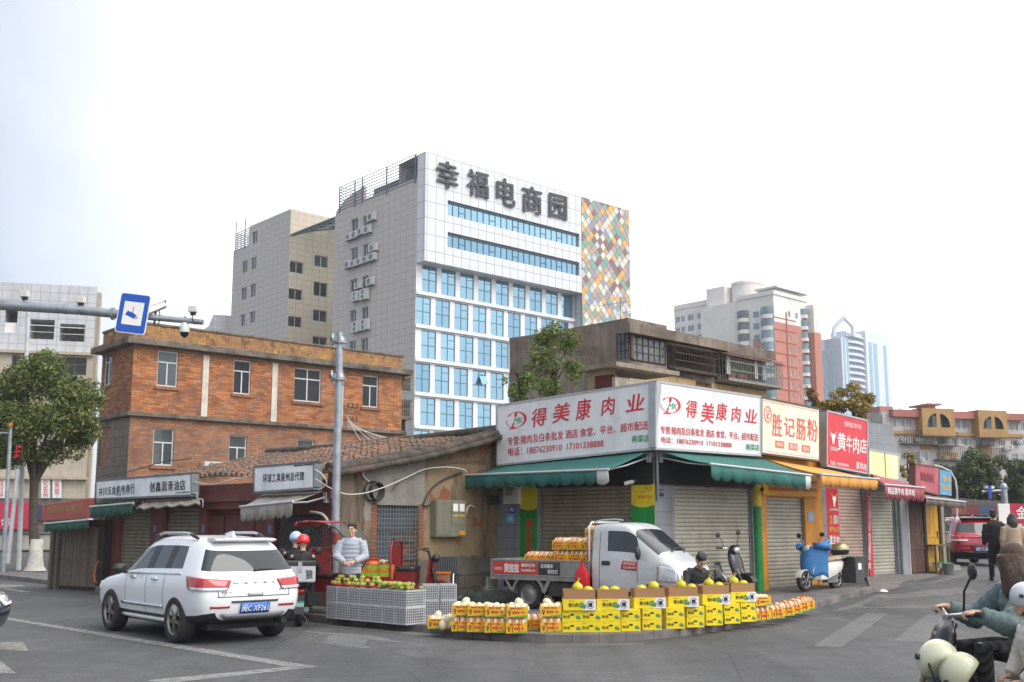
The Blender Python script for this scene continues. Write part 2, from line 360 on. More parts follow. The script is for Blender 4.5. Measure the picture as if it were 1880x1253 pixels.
def pavement():
    mb = MB(); rows = []
    for p in kc:
        d = (Q-p); d.z = 0; L_ = d.length; d.normalize(); r = []
        for s_ in [0,.17,.6,1.2,2,3,4.5,6.5,9,12,L_]:
            if s_ > L_: s_ = L_
            q = p+d*s_; r.append(Vector((q.x,q.y,KH+gz(q.x,q.y))))
        rows.append(r)
    k = len(rows[0])
    for i in range(len(rows)-1):
        for j in range(1, k-1):
            mb.quad(rows[i][j], rows[i+1][j], rows[i+1][j+1], rows[i][j+1], 0)
    tag(mb.build('pavement', PAVM, smooth=True), None, None, kind='structure')
    kb = MB(); ac = 0
    for i in range(len(rows)-1):
        a, b = rows[i][0], rows[i+1][0]; c, d = rows[i+1][1], rows[i][1]; L_ = (b-a).length; n = 1
        for j in range(n):
            s0, s1 = j/n+.002, (j+1)/n-.002
            q = [a.lerp(b,s0), a.lerp(b,s1), d.lerp(c,s1), d.lerp(c,s0)]
            dz = random.uniform(-.006,.006); up = Vector((0,0,.006+dz)); lo = Vector((0,0,-KH-.05))
            vs = [p+up for p in q]+[p+lo for p in q]
            kb.add(vs, [(0,1,2,3),(0,4,5,1),(1,5,6,2),(2,6,7,3),(3,7,4,0)], 0)
    tag(kb.build('kerb', KERBM, bevel=.012), None, None, kind='structure')
    return rows
pav_rows = pavement()
# lower concrete apron in front of the far shops on the side street
ap = MB()
apx = [[(1600,1084),(1590,1062)],[(1640,1078),(1650,1056)],[(1690,1066),(1690,1046)],[(1740,1052),(1735,1038)],[(1765,1046),(1760,1034)]]
apw = [[G(*c) for c in r] for r in apx]
for (a,b),(c,d) in zip(apw, apw[1:]):
    for i in range(4):
        e = lambda p,q,s_: (lambda v: Vector((v.x,v.y,gz(v.x,v.y)+.012+.05*s_)))(p.lerp(q,s_))
        ap.quad(e(a,b,i/4), e(c,d,i/4), e(c,d,(i+1)/4), e(a,b,(i+1)/4))
tag(ap.build('path', MAT('apron_concrete', (.17,.16,.15), .85, var=.25, scale=.8, dirt=(.07,.065,.06), dirt_amt=.6), smooth=True), None, None, kind='structure')
# painted markings, worn
def paint(name, lo, hi, amt):
    m, t, b = _base(name); v = _vec(t); b.inputs['Base Color'].default_value = (.40,.39,.37,1); b.inputs['Roughness'].default_value = .8
    f = _n(t, 'ShaderNodeMath', operation='MULTIPLY'); t.links.new(_ramp(t, _noise(t, v, 7, 8, .75), lo, hi), f.inputs[0]); f.inputs[1].default_value = amt
    t.links.new(f.outputs[0], b.inputs['Alpha']); return m
PAINT = paint('worn_road_paint', .28, .6, .62); PAINT2 = paint('faded_road_paint', .32, .7, .4)
def marking(px, mat=PAINT, n=10):
    q = [G(*p) for p in px]; mb = MB(); g = []
    for i in range(n+1):
        a, b = q[0].lerp(q[1], i/n), q[3].lerp(q[2], i/n); g.append([(lambda v: Vector((v.x,v.y,gz(v.x,v.y)+.009)))(a.lerp(b, j/3)) for j in range(4)])
    for i in range(n):
        for j in range(3): mb.quad(g[i][j], g[i+1][j], g[i+1][j+1], g[i][j+1])
    return tag(mb.build('road_marking', mat, smooth=True), None, None, kind='structure')
for px in [[(0,1133),(585,1226),(552,1230),(0,1137)],
           [(270,1251),(548,1224),(585,1226),(300,1257)],
           [(0,1181),(42,1180),(52,1197),(0,1194)], [(-20,1210),(0,1215),(30,1238),(-20,1238)],
           [(0,1074),(40,1075),(48,1078),(0,1080)], [(0,1080),(10,1081),(62,1088),(40,1089)]]: marking(px)
for px in [[(556,1142),(830,1167),(812,1171),(548,1146)], [(550,1160),(680,1167),(740,1182),(715,1180)],
           [(606,1166),(682,1168),(664,1191),(594,1180)], [(575,1178),(650,1185),(690,1192),(640,1190)],
           [(1590,1127),(1630,1128),(1545,1190),(1492,1188)], [(1700,1130),(1760,1132),(1700,1180),(1640,1178)],
           [(1556,1113),(1760,1113),(1760,1117),(1575,1117)], [(1616,1094),(1770,1077),(1800,1084),(1640,1100)],
           [(1640,1102),(1625,1093),(1610,1094),(1628,1104)], [(1527,1122),(1610,1088),(1630,1086),(1545,1123)],
           [(1700,1073),(1795,1047),(1800,1049),(1745,1066)], [(1000,1184),(1180,1182),(1182,1185),(1004,1187)]]: marking(px, PAINT2)
# ================================================================ corner meat shop and the shops along the side street
def shutter(name, parent, u0, u1, v0, v1, y, mat, pitch=.095, label=None):
    mb = MB(); n = max(4, int((v1-v0)/pitch)); h = (v1-v0)/n
    for i in range(n):
        z = v0+i*h
        pts = [(y, z), (y-.020, z+h*.12), (y-.026, z+h*.5), (y-.020, z+h*.86), (y+.008, z+h)]
        for (ya,za),(yb,zb) in zip(pts, pts[1:]): mb.quad((u0,ya,za),(u1,ya,za),(u1,yb,zb),(u0,yb,zb))
    o = mb.build(name, mat, parent); 
    if label: o['label'] = label
    fr = MB(); fr.box(u0-.05,u0,y-.05,y+.02,v0,v1); fr.box(u1,u1+.05,y-.05,y+.02,v0,v1); fr.box(u0,u1,y-.04,y+.02,v0,v0+.07); fr.build('guide_rail', GREYM, o)
    return o
SH1 = MAT('shutter_cream_grey', 'aea89b', .55, .1, var=.10, scale=1.2, dirt='6e6250', dirt_amt=.45, dscale=2.0, streak=.25)
SH2 = MAT('shutter_old_tan', '8d8371', .6, .1, var=.12, scale=1.4, dirt='4c3f2a', dirt_amt=.5, dscale=2.2, streak=.4)
SH3 = MAT('shutter_pinkish', 'b59d90', .55, .1, var=.08, dirt='7d6458', dirt_amt=.35)
TILEG = BRICK('grey_wall_tile', '85898e', '7c8086', '55585c', .6, .3, .006, 0, .45, .15, '4a4c50', .3, 1.2, .25, .1)
CONC = MAT('render_grey', '8d8b86', .85, var=.15, scale=1.2, dirt='45423d', dirt_amt=.6, dscale=.9, streak=.45, bump=.2)
SIGNW = MAT('sign_white_panel', 'd9dadb', .35, var=.03, dirt='a9a9a6', dirt_amt=.35, dscale=1.5, streak=.16)
SIGNFR = MAT('sign_frame', 'a8abad', .4, .4, var=.1)
P0 = G(1405,1085,KH); RA = R(43.7); dr = Vector((math.cos(RA), math.sin(RA), 0))
def on_line(p, d, px):                        # point of the ground line p + t d seen in pixel column px
    k = (px-940)/FPX; cy = math.cos(PITCH)
    # column px at height of the pavement: x = k * depth_along_axis
    t = 0
    for _ in range(30):
        q = p+d*t; ax = (q-CO).dot(CF); e = q.x-k*ax; de = d.x-k*d.dot(CF); t -= e/de
    return p+d*t
C0 = on_line(P0, dr, 1206); C0.z = 0
LA = R(-40); dl = Vector((math.cos(LA), math.sin(LA), 0)); LP = on_line(Vector((C0.x,C0.y,KH)), dl, 913); LP.z = 0
LW = Fr(LP, LA); RW = Fr(C0, RA)
ULC = (C0-LP).length
def flat_fn(q, y): return bil(q, y)
def lett(mb, fr, x0, x1, ys, body, w, m=0, off=.012, sp=1.0, shear=0, res=3):
    q = fr.quad(x0, x1, *ys, w=w); mb.text(body, bil(q, -w), m, off, res, sp, shear); return mb
def brand_mark(mb, fr, x0, x1, ys, w, mr=0, mg=1):
    f = bil(fr.quad(x0, x1, *ys, w=w), -w); n = 44; vs = []
    for i in range(n+1):
        a = PI*.82+2*PI*.93*(-i/n); t = .5+.5*math.cos(a); th = .03+.10*max(0, math.cos(a-.15))+(.035 if i < 4 else 0)
        ox, oz = .5+.5*math.cos(a), .52+.46*math.sin(a); ix, iz = .5+(.5-th)*math.cos(a), .52+(.46-th*.8)*math.sin(a)
        vs += [f(ox,oz), f(ix,iz)]
    mb.add(vs, [(2*i,2*i+1,2*i+3,2*i+2) for i in range(n)], mr)
    mb.add([f(*p) for p in [(.40,.92),(.56,.92),(.52,.68),(.42,.68)]], [(3,2,1,0)], mr)
    mb.add([f(*p) for p in [(.33,.34),(.42,.34),(.34,.10),(.50,.07),(.50,.01),(.12,0),(.14,.05),(.26,.10)]], [tuple(range(7,-1,-1))], mr)
    g = lambda a,b: f(.36+a*.48, .28+b*.36)
    mb.text('MK', g, mg, 0, 3, .9, .3)
def sign_box(name, label, fr, q, w, t=.18, mat=None, frame=True, fm=None, group='shop signboards'):
    o = fthing(name, label, 'shop sign', fr, group)
    MB().slab(q, -w, -w+t).build('panel', mat, o, bevel=.006)
    if frame:
        f = MB(); e = .035
        (ax,az),(bx,bz),(cx,cz),(dx,dz) = q
        f.slab([(ax-e,az+e),(bx+e,bz+e),(bx,bz-e*.4),(ax,az-e*.4)], -w-.014, -w+t+.01)
        f.slab([(dx,dz+e*.4),(cx,cz+e*.4),(cx+e,cz-e),(dx-e,dz-e)], -w-.014, -w+t+.01)
        f.slab([(ax-e,az-e*.45),(ax+e*.4,az-e*.45),(dx+e*.4,dz+e*.45),(dx-e,dz+e*.45)], -w-.0135, -w+t+.009)
        f.slab([(bx-e*.4,bz-e*.45),(bx+e,bz-e*.45),(cx+e,cz+e*.45),(cx-e*.4,cz+e*.45)], -w-.0135, -w+t+.009)
        f.build('frame', fm or SIGNFR, o)
    return o
W_ = .34; WT = W_+.006
# ---- left white sign
q = LW.quad(913,1203.5,746,701.5,822.5,854, w=W_)
o = sign_box('shop_sign', 'long white meat shop signboard with red lettering facing the left street', LW, q, W_, mat=SIGNW)
mb = MB(); brand_mark(mb, LW, 929,967,(758,753,785,790), WT)
for ch,x0,x1,a,b,c,d in [('得',976,1003,752,748,780,786),('美',1014,1046,743,738,772,778),('康',1057,1085,734,731,768,773),('肉',1104,1129,731,728,760,764),('业',1149,1183,727,722,752,757)]:
    lett(mb, LW, x0,x1,(a,b,c,d), ch, WT, off=.022, shear=.12)
lett(mb, LW, 932,1190,(803,772,788,819), '专营:猪肉及白条批发 酒店 食堂、平台、超市配送', WT, off=.014)
lett(mb, LW, 933,1108,(823,806,821,838), '电话：18876230910  17101338888', WT, off=.016)
lett(mb, LW, 1160,1192,(800,798,811,813), '南菜店', WT, m=1, off=.02)
mb.build_split('lettering', [RED_T, GREEN_T], o)
# ---- right white sign
q = RW.quad(1204.5,1396,701.5,730,836,823, w=W_)
o = sign_box('shop_sign', 'white meat shop signboard with red lettering, between the corner and the cream sign', RW, q, W_, mat=SIGNW)
mb = MB(); brand_mark(mb, RW, 1213,1250,(727,730,762,760), WT)
for ch,x0,x1,a,b,c,d in [('得',1260,1279,734,737,768,766),('美',1287,1311,738,742,778,775),('康',1315,1335,739,742,773,771),('肉',1343,1360,746,748,776,774),('业',1367,1390,750,753,778,775)]:
    lett(mb, RW, x0,x1,(a,b,c,d), ch, WT, off=.022, shear=.12)
lett(mb, RW, 1213,1392,(782,797,810,796), '专营:猪肉及白条批发 酒店 食堂、平台、超市配送', WT, off=.014)
lett(mb, RW, 1214,1343,(802,812,823,813), '电话：18876230910  17101338888', WT, off=.016)
lett(mb, RW, 1369.5,1394,(815,817,828,826), '南菜店', WT, m=1, off=.02)
mb.build_split('lettering', [RED_T, GREEN_T], o)
# ---- cream rice-roll sign
CREAM = MAT('sign_cream_panel', 'e6dfca', .45, var=.04, dirt='c9b78c', dirt_amt=.3, streak=.1); CREAMR = MAT('sign_faded_red', 'd4655c', .5, var=.06)
q = RW.quad(1398.5,1504,730.5,752,846,832, w=W_)
o = sign_box('shop_sign', 'cream signboard with big faded red characters beside the white meat sign', RW, q, W_, mat=CREAM, fm=MAT('sign_frame_dark', '5a5248', .5, .3))
mb = MB()
for ch,x0,x1,a,b,c,d in [('胜',1418,1436,759,763,803,800),('记',1440,1459,766,769,803,800),('肠',1462.5,1479,768,771,810,806),('粉',1482.5,1501,768,773,813,808)]:
    lett(mb, RW, x0,x1,(a,b,c,d), ch, WT, off=.02)
f = bil(RW.quad(1402.5,1417,744,747,779,776, w=WT), -WT)
for (r0,r1) in ((.5,.45),(.41,.38)):
    vs = []
    for i in range(33):
        a = 2*PI*i/32; vs += [f(.5+r0*math.cos(a), .5+r0*math.sin(a)), f(.5+r1*math.cos(a), .5+r1*math.sin(a))]
    mb.add(vs, [(2*i+1,2*i,2*i+2,2*i+3) for i in range(32)])
mb.text('记', lambda a,b: f(.3+.4*a,.26+.5*b), 0, .02)
for (x0,x1,a,b,c,d,tx) in [(1423.5,1440,809,811,824,822,'肠粉'),(1448,1464,813,815,828,826,'面汤'),(1472,1487.5,817,819,832,830,'卤料')]:
    qq = RW.quad(x0,x1,a,b,c,d, w=WT); mb.add([(x,-WT,z) for x,z in qq], [(3,2,1,0)], 0)
    lett(mb, RW, x0+2,x1-2,(a+2.5,b+2.5,c-2.5,d-2.5), tx, WT+.004, m=1, off=.02)
e = 3.0
for (xa,ya,xb,yb) in [(1401,735,1501,755.5),(1405,828,1503,841.5)]:
    qq = [RW.uv(xa,ya,WT),RW.uv(xb,yb,WT),RW.uv(xb,yb+.8,WT),RW.uv(xa,ya+.8,WT)]; mb.add([(x,-WT,z) for x,z in qq], [(3,2,1,0)], 0)
mb.build_split('lettering', [CREAMR, CREAM], o)
# ---- red beef sign
REDP = MAT('sign_red_panel', 'cf2233', .4, var=.05, dirt='a81826', dirt_amt=.3); WHT = MAT('white_letter_paint', 'e8e4e0', .5, var=.04)
q = RW.quad(1518.5,1592,755.5,773,869,854.5, w=W_)
o = sign_box('shop_sign', 'bright red beef shop signboard with white bull head and white characters', RW, q, W_, mat=REDP)
def bull(mb, f, m=0):
    def P(pts): mb.add([f(*p) for p in pts], [tuple(range(len(pts)-1,-1,-1))], m)
    for s_ in (-1,1):
        P([(.5+s_*x, z) for x,z in ([(.12,.74),(.30,.74),(.46,.86),(.50,1.0),(.36,.80),(.28,.70)] if s_ < 0 else [(.28,.70),(.36,.80),(.50,1.0),(.46,.86),(.30,.74),(.12,.74)])])
        P([(.5+s_*x, z) for x,z in ([(.24,.62),(.40,.66),(.36,.56),(.22,.54)] if s_ < 0 else [(.22,.54),(.36,.56),(.40,.66),(.24,.62)])])
    P([(.34,.72),(.66,.72),(.74,.52),(.64,.30),(.60,.06),(.5,0),(.40,.06),(.36,.30),(.26,.52)][::-1])
mb = MB(); bull(mb, bil(RW.quad(1523,1537,788,791,817,815, w=WT), -WT))
for ch,x0,x1,a,b,c,d in [('黄',1538,1552.5,794,797,829,826),('牛',1554,1564,799,801,833,830),('肉',1566,1577,801,804,834,831),('店',1579,1591,805,807,834,831)]:
    lett(mb, RW, x0,x1,(a,b,c,d), ch, WT, off=.028)
lett(mb, RW, 1523.5,1538,(819,822,829,827), '正宗潮汕', WT, off=.01)
lett(mb, RW, 1525,1558,(846,852,859,853), '电话: 19275950741', WT, off=.02)
lett(mb, RW, 1572,1590.5,(848,852,865,861), '黑羊肉', WT, off=.03)
lett(mb, RW, 1550,1581,(773,780,789,783), '现宰现卖 黄牛肉', WT, off=0)
mb.build_split('lettering', WHT, o)
# ---- blank yellow-green lightbox
YG = MAT('sign_yellow_green', 'dfe29a', .45, var=.10, scale=.9, dirt='f0f0e2', dirt_amt=.7, dscale=.8)
q = RW.quad(1595.5,1650,826,836,881,875, w=.22)
o = sign_box('shop_sign', 'blank faded yellow green panel right of the red beef sign', RW, q, .22, mat=YG)
u,v = RW.uv(1624.5,832,.23); u2,v2 = RW.uv(1624.5,878,.23); MB().box(u-.012,u+.012,-.232,-.215,v2,v).build('divider', BLACK, o)
# ---- shop bodies
U = lambda px, fr=RW, y=1000, w=0: fr.uv(px, y, w)[0]
def V(fr, px, py, w=0): return fr.uv(px, py, w)[1]
zt = 4.2; ROOFZ = V(RW,1300,722)-.12
b = fthing('shop_building', 'corner meat shop with grey tiled piers, black fascia and cream shutters', 'shop', RW, 'single storey shop units')
uE = U(1397); D = 6.0
lw_in = lambda u, y: tuple((LW.P(u,y,0)-RW.o).dot(k) for k in (RW.u, -RW.n))
sh = [U(1240), U(1383), -.2, V(RW,1300,893)]
mb = MB(); mb.wall(0, uE, -.2, ROOFZ, [sh], .14)
a0 = lw_in(0,0); a1 = lw_in(0,D); core = [(.0,.15),(uE,.15),(uE,D),a1,(a0[0]+.15*0+lw_in(0,.15)[0]-a0[0], lw_in(0,.15)[1])]
mb.hull([(0.12,.15),(uE-.004,.15),(uE-.004,D),a1,lw_in(.004,.15)], -.2, ROOFZ-.01, 1)
mb.build('wall', [TILEG, CONC], b)
t = bpy.data.objects.new('wall', None)
bpy.data.objects.remove(t)
# left-street front of the same building: built in the LW frame, parented with an offset
def sub_in(fr, root, rfr):                     # returns a matrix that carries fr coordinates into root's local frame
    return (Matrix.Translation(rfr.o) @ Matrix.Rotation(rfr.a,4,'Z')).inverted() @ (Matrix.Translation(fr.o) @ Matrix.Rotation(fr.a,4,'Z'))
ML = sub_in(LW, b, RW)
def lpart(name, mb, mat, **k):
    o_ = mb.build(name, mat, b, **k); o_.matrix_local = ML; return o_
shl = [U(990,LW), U(1161,LW), -.2, V(LW,1080,893)]
lpart('wall', MB().wall(0, ULC, -.2, ROOFZ, [shl], .14), TILEG)
s_ = shutter('roller_shutter', b, shl[0]+.05, shl[1]-.05, KH, shl[3], .11, SH2, label='tan roller shutter behind the truck'); s_.matrix_local = ML
shutter('roller_shutter', b, sh[0]+.05, sh[1]-.05, KH, sh[3], .11, SH1, label='cream grey roller shutter right of the corner')
rs0 = random.Random(6); mb = MB()
for k in range(9):
    u = sh[0]+.3+rs0.random()*(sh[1]-sh[0]-.6); z = .9+rs0.random()*1.2; w_ = rs0.uniform(.02,.06); mb.add([(u,.078,z),(u+w_,.078,z+rs0.uniform(-.01,.01)),(u+w_*.9,.078,z+w_*.7),(u+.005,.078,z+w_*.6)],[(0,1,2,3)])
mb.build('torn_sticker', MAT('torn_paper','c9c6bd',.8), b)
FASC = MAT('black_fascia', '1b1d20', .5, var=.2)
MB().box(0.03, U(1390), -.03, 0, V(RW,1300,893)+.0, V(RW,1300,846)).build('fascia', FASC, b)
lpart('fascia', MB().box(U(985,LW), ULC-.03, -.03, 0, V(LW,1080,893), V(LW,1080,846)), FASC)
YEL = MAT('banner_yellow', 'cdb820', .5, var=.12, dirt='8f8220', dirt_amt=.5, streak=.25); GRN = MAT('banner_green', '128239', .5, var=.2, scale=1.5, dirt='0b4a26', dirt_amt=.6, streak=.4)
def banner(fr, x0, x1, yt, ym, yb, part, name='banner_panel'):
    u0,u1 = U(x0,fr), U(x1,fr); v0,v1,v2 = V(fr,(x0+x1)/2,yb), V(fr,(x0+x1)/2,ym), V(fr,(x0+x1)/2,yt)
    mb = MB(); n = 10
    for i in range(n):                        # wave-shaped boundary between the yellow and the green
        a,b_ = u0+(u1-u0)*i/n, u0+(u1-u0)*(i+1)/n; za = v1-.06*math.sin(PI*i/n); zb = v1-.06*math.sin(PI*(i+1)/n)
        mb.quad((a,-.012,v0),(b_,-.012,v0),(b_,-.012,zb),(a,-.012,za),1); mb.quad((a,-.012,za),(b_,-.012,zb),(b_,-.012,v2),(a,-.012,v2),0)
    mb.box(u0,u1,-.011,-.001,v0,v2,0)
    return mb
mb = banner(LW,955,987,893,933,1096,0); lett(mb, LW, 965,978,(952,952,1022,1022), '得\n美\n康', .016, m=2, off=.02)
lpart('banner_panel', mb, [YEL,GRN,RED_T])
mb = banner(LW,1161,1204,888,927,1096,0); brand_mark(mb, LW, 1172,1197,(889,889,905,905), .016, 2, 3); lett(mb, LW, 1170,1198,(909,909,915,915), '得美康肉业', .016, m=2)
lpart('banner_panel', mb, [YEL,GRN,MAT('banner_orange','cf7a22',.5),GREEN_T])
# round green column at the right end of the shutter
mb = MB(); uc = U(1390); 
mb.cyl((uc,-.02,KH),(uc,-.02,V(RW,1390,930)),.12,n=20,m=1); mb.cyl((uc,-.02,V(RW,1390,930)),(uc,-.02,V(RW,1390,893)),.121,n=20,m=0); mb.build('column', [YEL,GRN], b)
pm = MB(); pm.box(.06,.30,-.02,.0,V(RW,1220,905),V(RW,1220,912)); pm.box(.06,.30,-.02,0,V(RW,1220,899),V(RW,1220,901)); pm.build('notice_strip', BLACK, b)
# corner downpipe and conduit
pp = MB(); c_ = (.02,-.06); pp.cyl((.02,-.07,2.35),(.02,-.07,V(RW,1206,828)),.035,n=8); pp.build('corner_pipe', GREYM, b)
# ---- cooked food stall (orange)
ORG = MAT('orange_paint', 'c9851d', .55, var=.16, dirt='7d5018', dirt_amt=.6, streak=.4); ORD = MAT('orange_board', 'd8991b', .5, var=.06)
b2 = fthing('shop_building', 'narrow shop unit with orange painted piers and an orange menu board', 'shop', RW, 'single storey shop units')
uF = U(1513); s2 = [U(1409), U(1480), -.2, V(RW,1440,913)]
mb = MB(); mb.wall(uE+.004, uF, -.2, ROOFZ-.15, [s2], .14); mb.box(uE+.006,uF-.002,.15,5.6,-.2,ROOFZ-.16,1); mb.build('wall', [ORG,CONC], b2)
shutter('roller_shutter', b2, s2[0]+.05, s2[1]-.05, KH+.05, s2[3], .11, SH1)
mb = MB(); u0,u1,v0,v1 = U(1405,w=.06),U(1508,w=.06),V(RW,1456,911,.06),V(RW,1456,866,.06); mb.box(u0,u1,-.06,-.002,v0,v1,0)
lett(mb, RW, 1412,1500,(880,884,890,887), '肠粉 面线糊 花生汤 肉粽 炒面 鸭汤', .066, m=1); lett(mb, RW, 1412,1500,(893,897,904,901), '电话:13505063288 早餐 外卖', .066, m=1)
mb.build('menu_board', [ORD, MAT('menu_red','b0401a',.5)], b2)
MB().box(U(1485.5),U(1495),-.012,-.001,V(RW,1490,957),V(RW,1490,941)).build('notice', MAT('blue_notice','7fb0cf',.5,var=.2,scale=30), b2)
# ---- beef shop and its neighbour
b3 = fthing('shop_building', 'grey tiled shop unit with two roller shutters under the red beef sign', 'shop', RW, 'single storey shop units')
uG = U(1652); s3 = [U(1520),U(1591),-.2,V(RW,1560,893)]; s4 = [U(1601),U(1648),-.2,V(RW,1625,897)]
rz = gz(*(RW.P(U(1600),0,0)).xy)
mb = MB(); mb.wall(uF+.004, uG, -.2, V(RW,1620,779), [s3,s4], .14); mb.box(uF+.006,uG-.002,.15,5.2,-.2,V(RW,1620,779)-.01,1); mb.build('wall', [TILEG,CONC], b3)
shutter('roller_shutter', b3, s3[0]+.05, s3[1]-.05, KH+rz-.12, s3[3], .11, SH3, label='pinkish roller shutter with a red banner on its left')
shutter('roller_shutter', b3, s4[0]+.05, s4[1]-.05, KH+rz-.1, s4[3], .11, SH1)
RB = MAT('banner_red', 'b51d2c', .5, var=.08); YT = MAT('yellow_letter_paint', 'dfae25', .5)
mb = MB(); mb.box(U(1520.5),U(1543),.01,.03,V(RW,1530,1016),V(RW,1530,897)); bull(mb, bil(RW.quad(1526,1537,904,905,932,931,w=-.008),.004), 1)
lett(mb, RW, 1523,1540,(934,934,938,938),'正宗潮汕',-.005,1); lett(mb, RW, 1530,1540,(946,947,962,962),'星期三\n星期六',-.005,1); lett(mb, RW, 1523,1528,(946,946,963,963),'本\n店',-.005,2)
lett(mb, RW, 1523,1540,(967,968,977,977),'黄牛山羊',-.005,2,off=.03); lett(mb, RW, 1523,1541,(983,984,1004,1004),'黑羊肉',-.005,1,off=.03)
mb.build('banner', [RB,WHT,YT], b3)
mb = MB(); mb.box(U(1592.5),U(1600.5),-.03,-.001,V(RW,1596,1058),V(RW,1596,905)); lett(mb, RW, 1594,1599,(912,912,1046,1046),'正\n宗\n潮\n汕\n牛\n肉\n汤\n黄\n牛\n肉',.034,1,off=.01); mb.build('banner', [MAT('strip_red','c42434',.5),WHT], b3)
# ---- low lock-ups at the far end
b4 = fthing('shop_building', 'dark low lock-up with grey post, rusty brown gate and yellow door', 'shop', RW, 'single storey shop units')
uH = U(1738); vt = V(RW,1690,905); DKB = MAT('dark_timber', '3a2f29', .8, var=.3, streak=.3, dirt='1d1815'); BRN = MAT('rust_brown_door', '5a3c33', .7, var=.2, scale=3, streak=.35, dirt='33211c'); YD = MAT('yellow_door_paint', 'c9930f', .55, var=.12, streak=.25, dirt='7d5c14')
d1 = [U(1669),U(1699),-.1,V(RW,1684,918)]; d2 = [U(1703),U(1727),-.1,V(RW,1715,922)]
mb = MB(); mb.wall(uG+.004, uH, -.2, vt, [d1,d2], .1); mb.box(uG+.006,uH-.002,.11,4.2,-.2,vt-.01,0); mb.build('wall', [DKB], b4)
g0 = gz(*(RW.P(U(1690),0,0)).xy)
def door(name, d, mat, nv, parent, lab=None):
    mb = MB(); w_ = (d[1]-d[0]-.02)/nv
    for i in range(nv): mb.box(d[0]+.01+i*w_+.006, d[0]+.01+(i+1)*w_-.006, .03+.004*(i%2), .09, g0+.06, d[3]-.02)
    for z in (.35,.52): zz = g0+(d[3]-g0)*z; mb.box(d[0]+.02,d[1]-.02,.015,.035,zz-.04,zz+.04)
    o_ = mb.build(name, mat, parent, bevel=.005); MB().box(d[1]-.18,d[1]-.12,.0,.016,g0+1.1,g0+1.3).build('handle', BLACK, o_); return o_
door('door', d1, BRN, 4, b4); door('door', d2, YD, 3, b4)
mb = MB(); mb.box(U(1650.5),U(1664),-.10,.0,g0-.2,V(RW,1657,897)); mb.build('post', MAT('grey_post','83878a',.6,var=.15,streak=.3), b4, bevel=.01)
mb = MB(); mb.cyl((U(1666),-.05,g0),(U(1666),-.05,V(RW,1666,905)),.035,n=8); mb.build('downpipe', MAT('pvc_pipe','b7b5ae',.5), b4)
mb = MB(); mb.box(U(1728),U(1733),-.06,0,g0-.1,vt); mb.build('post', MAT('weathered_post','8a8672',.8,var=.2,streak=.3), b4)
# faded signs over the lock-ups
PK = MAT('sign_faded_pink', 'a9505a', .6, var=.10, dirt='b98a86', dirt_amt=.5, dscale=1.5, streak=.2)
q = RW.quad(1680.5,1724,853,859,909,897, w=.4)
o = sign_box('shop_sign', 'weathered pinkish red signboard with unreadable faded characters above the lock-up', RW, q, .4, mat=PK, fm=MAT('rust_frame','6b4a40',.8))
mb = MB(); lett(mb, RW, 1690,1716,(866,871,888,882),'粮油酒商行',.407,off=.01); mb.build_split('lettering', MAT('faded_red_letters','8a3a46',.6), o)
BL = MAT('sign_faded_blue', '4b8fb4', .55, var=.15, dirt='7fb0c4', dirt_amt=.6, dscale=2)
q = RW.quad(1725.5,1747,862,868,911,908, w=.4)
o = sign_box('shop_sign', 'small faded blue signboard with yellow lettering at the far end of the shops', RW, q, .4, mat=BL, frame=False)
mb = MB(); lett(mb, RW, 1731,1746,(874,877,886,884),'便民',.407,off=.03); lett(mb, RW, 1730,1746,(890,892,902,900),'配送',.407,off=.02); mb.build_split('lettering', YT, o)
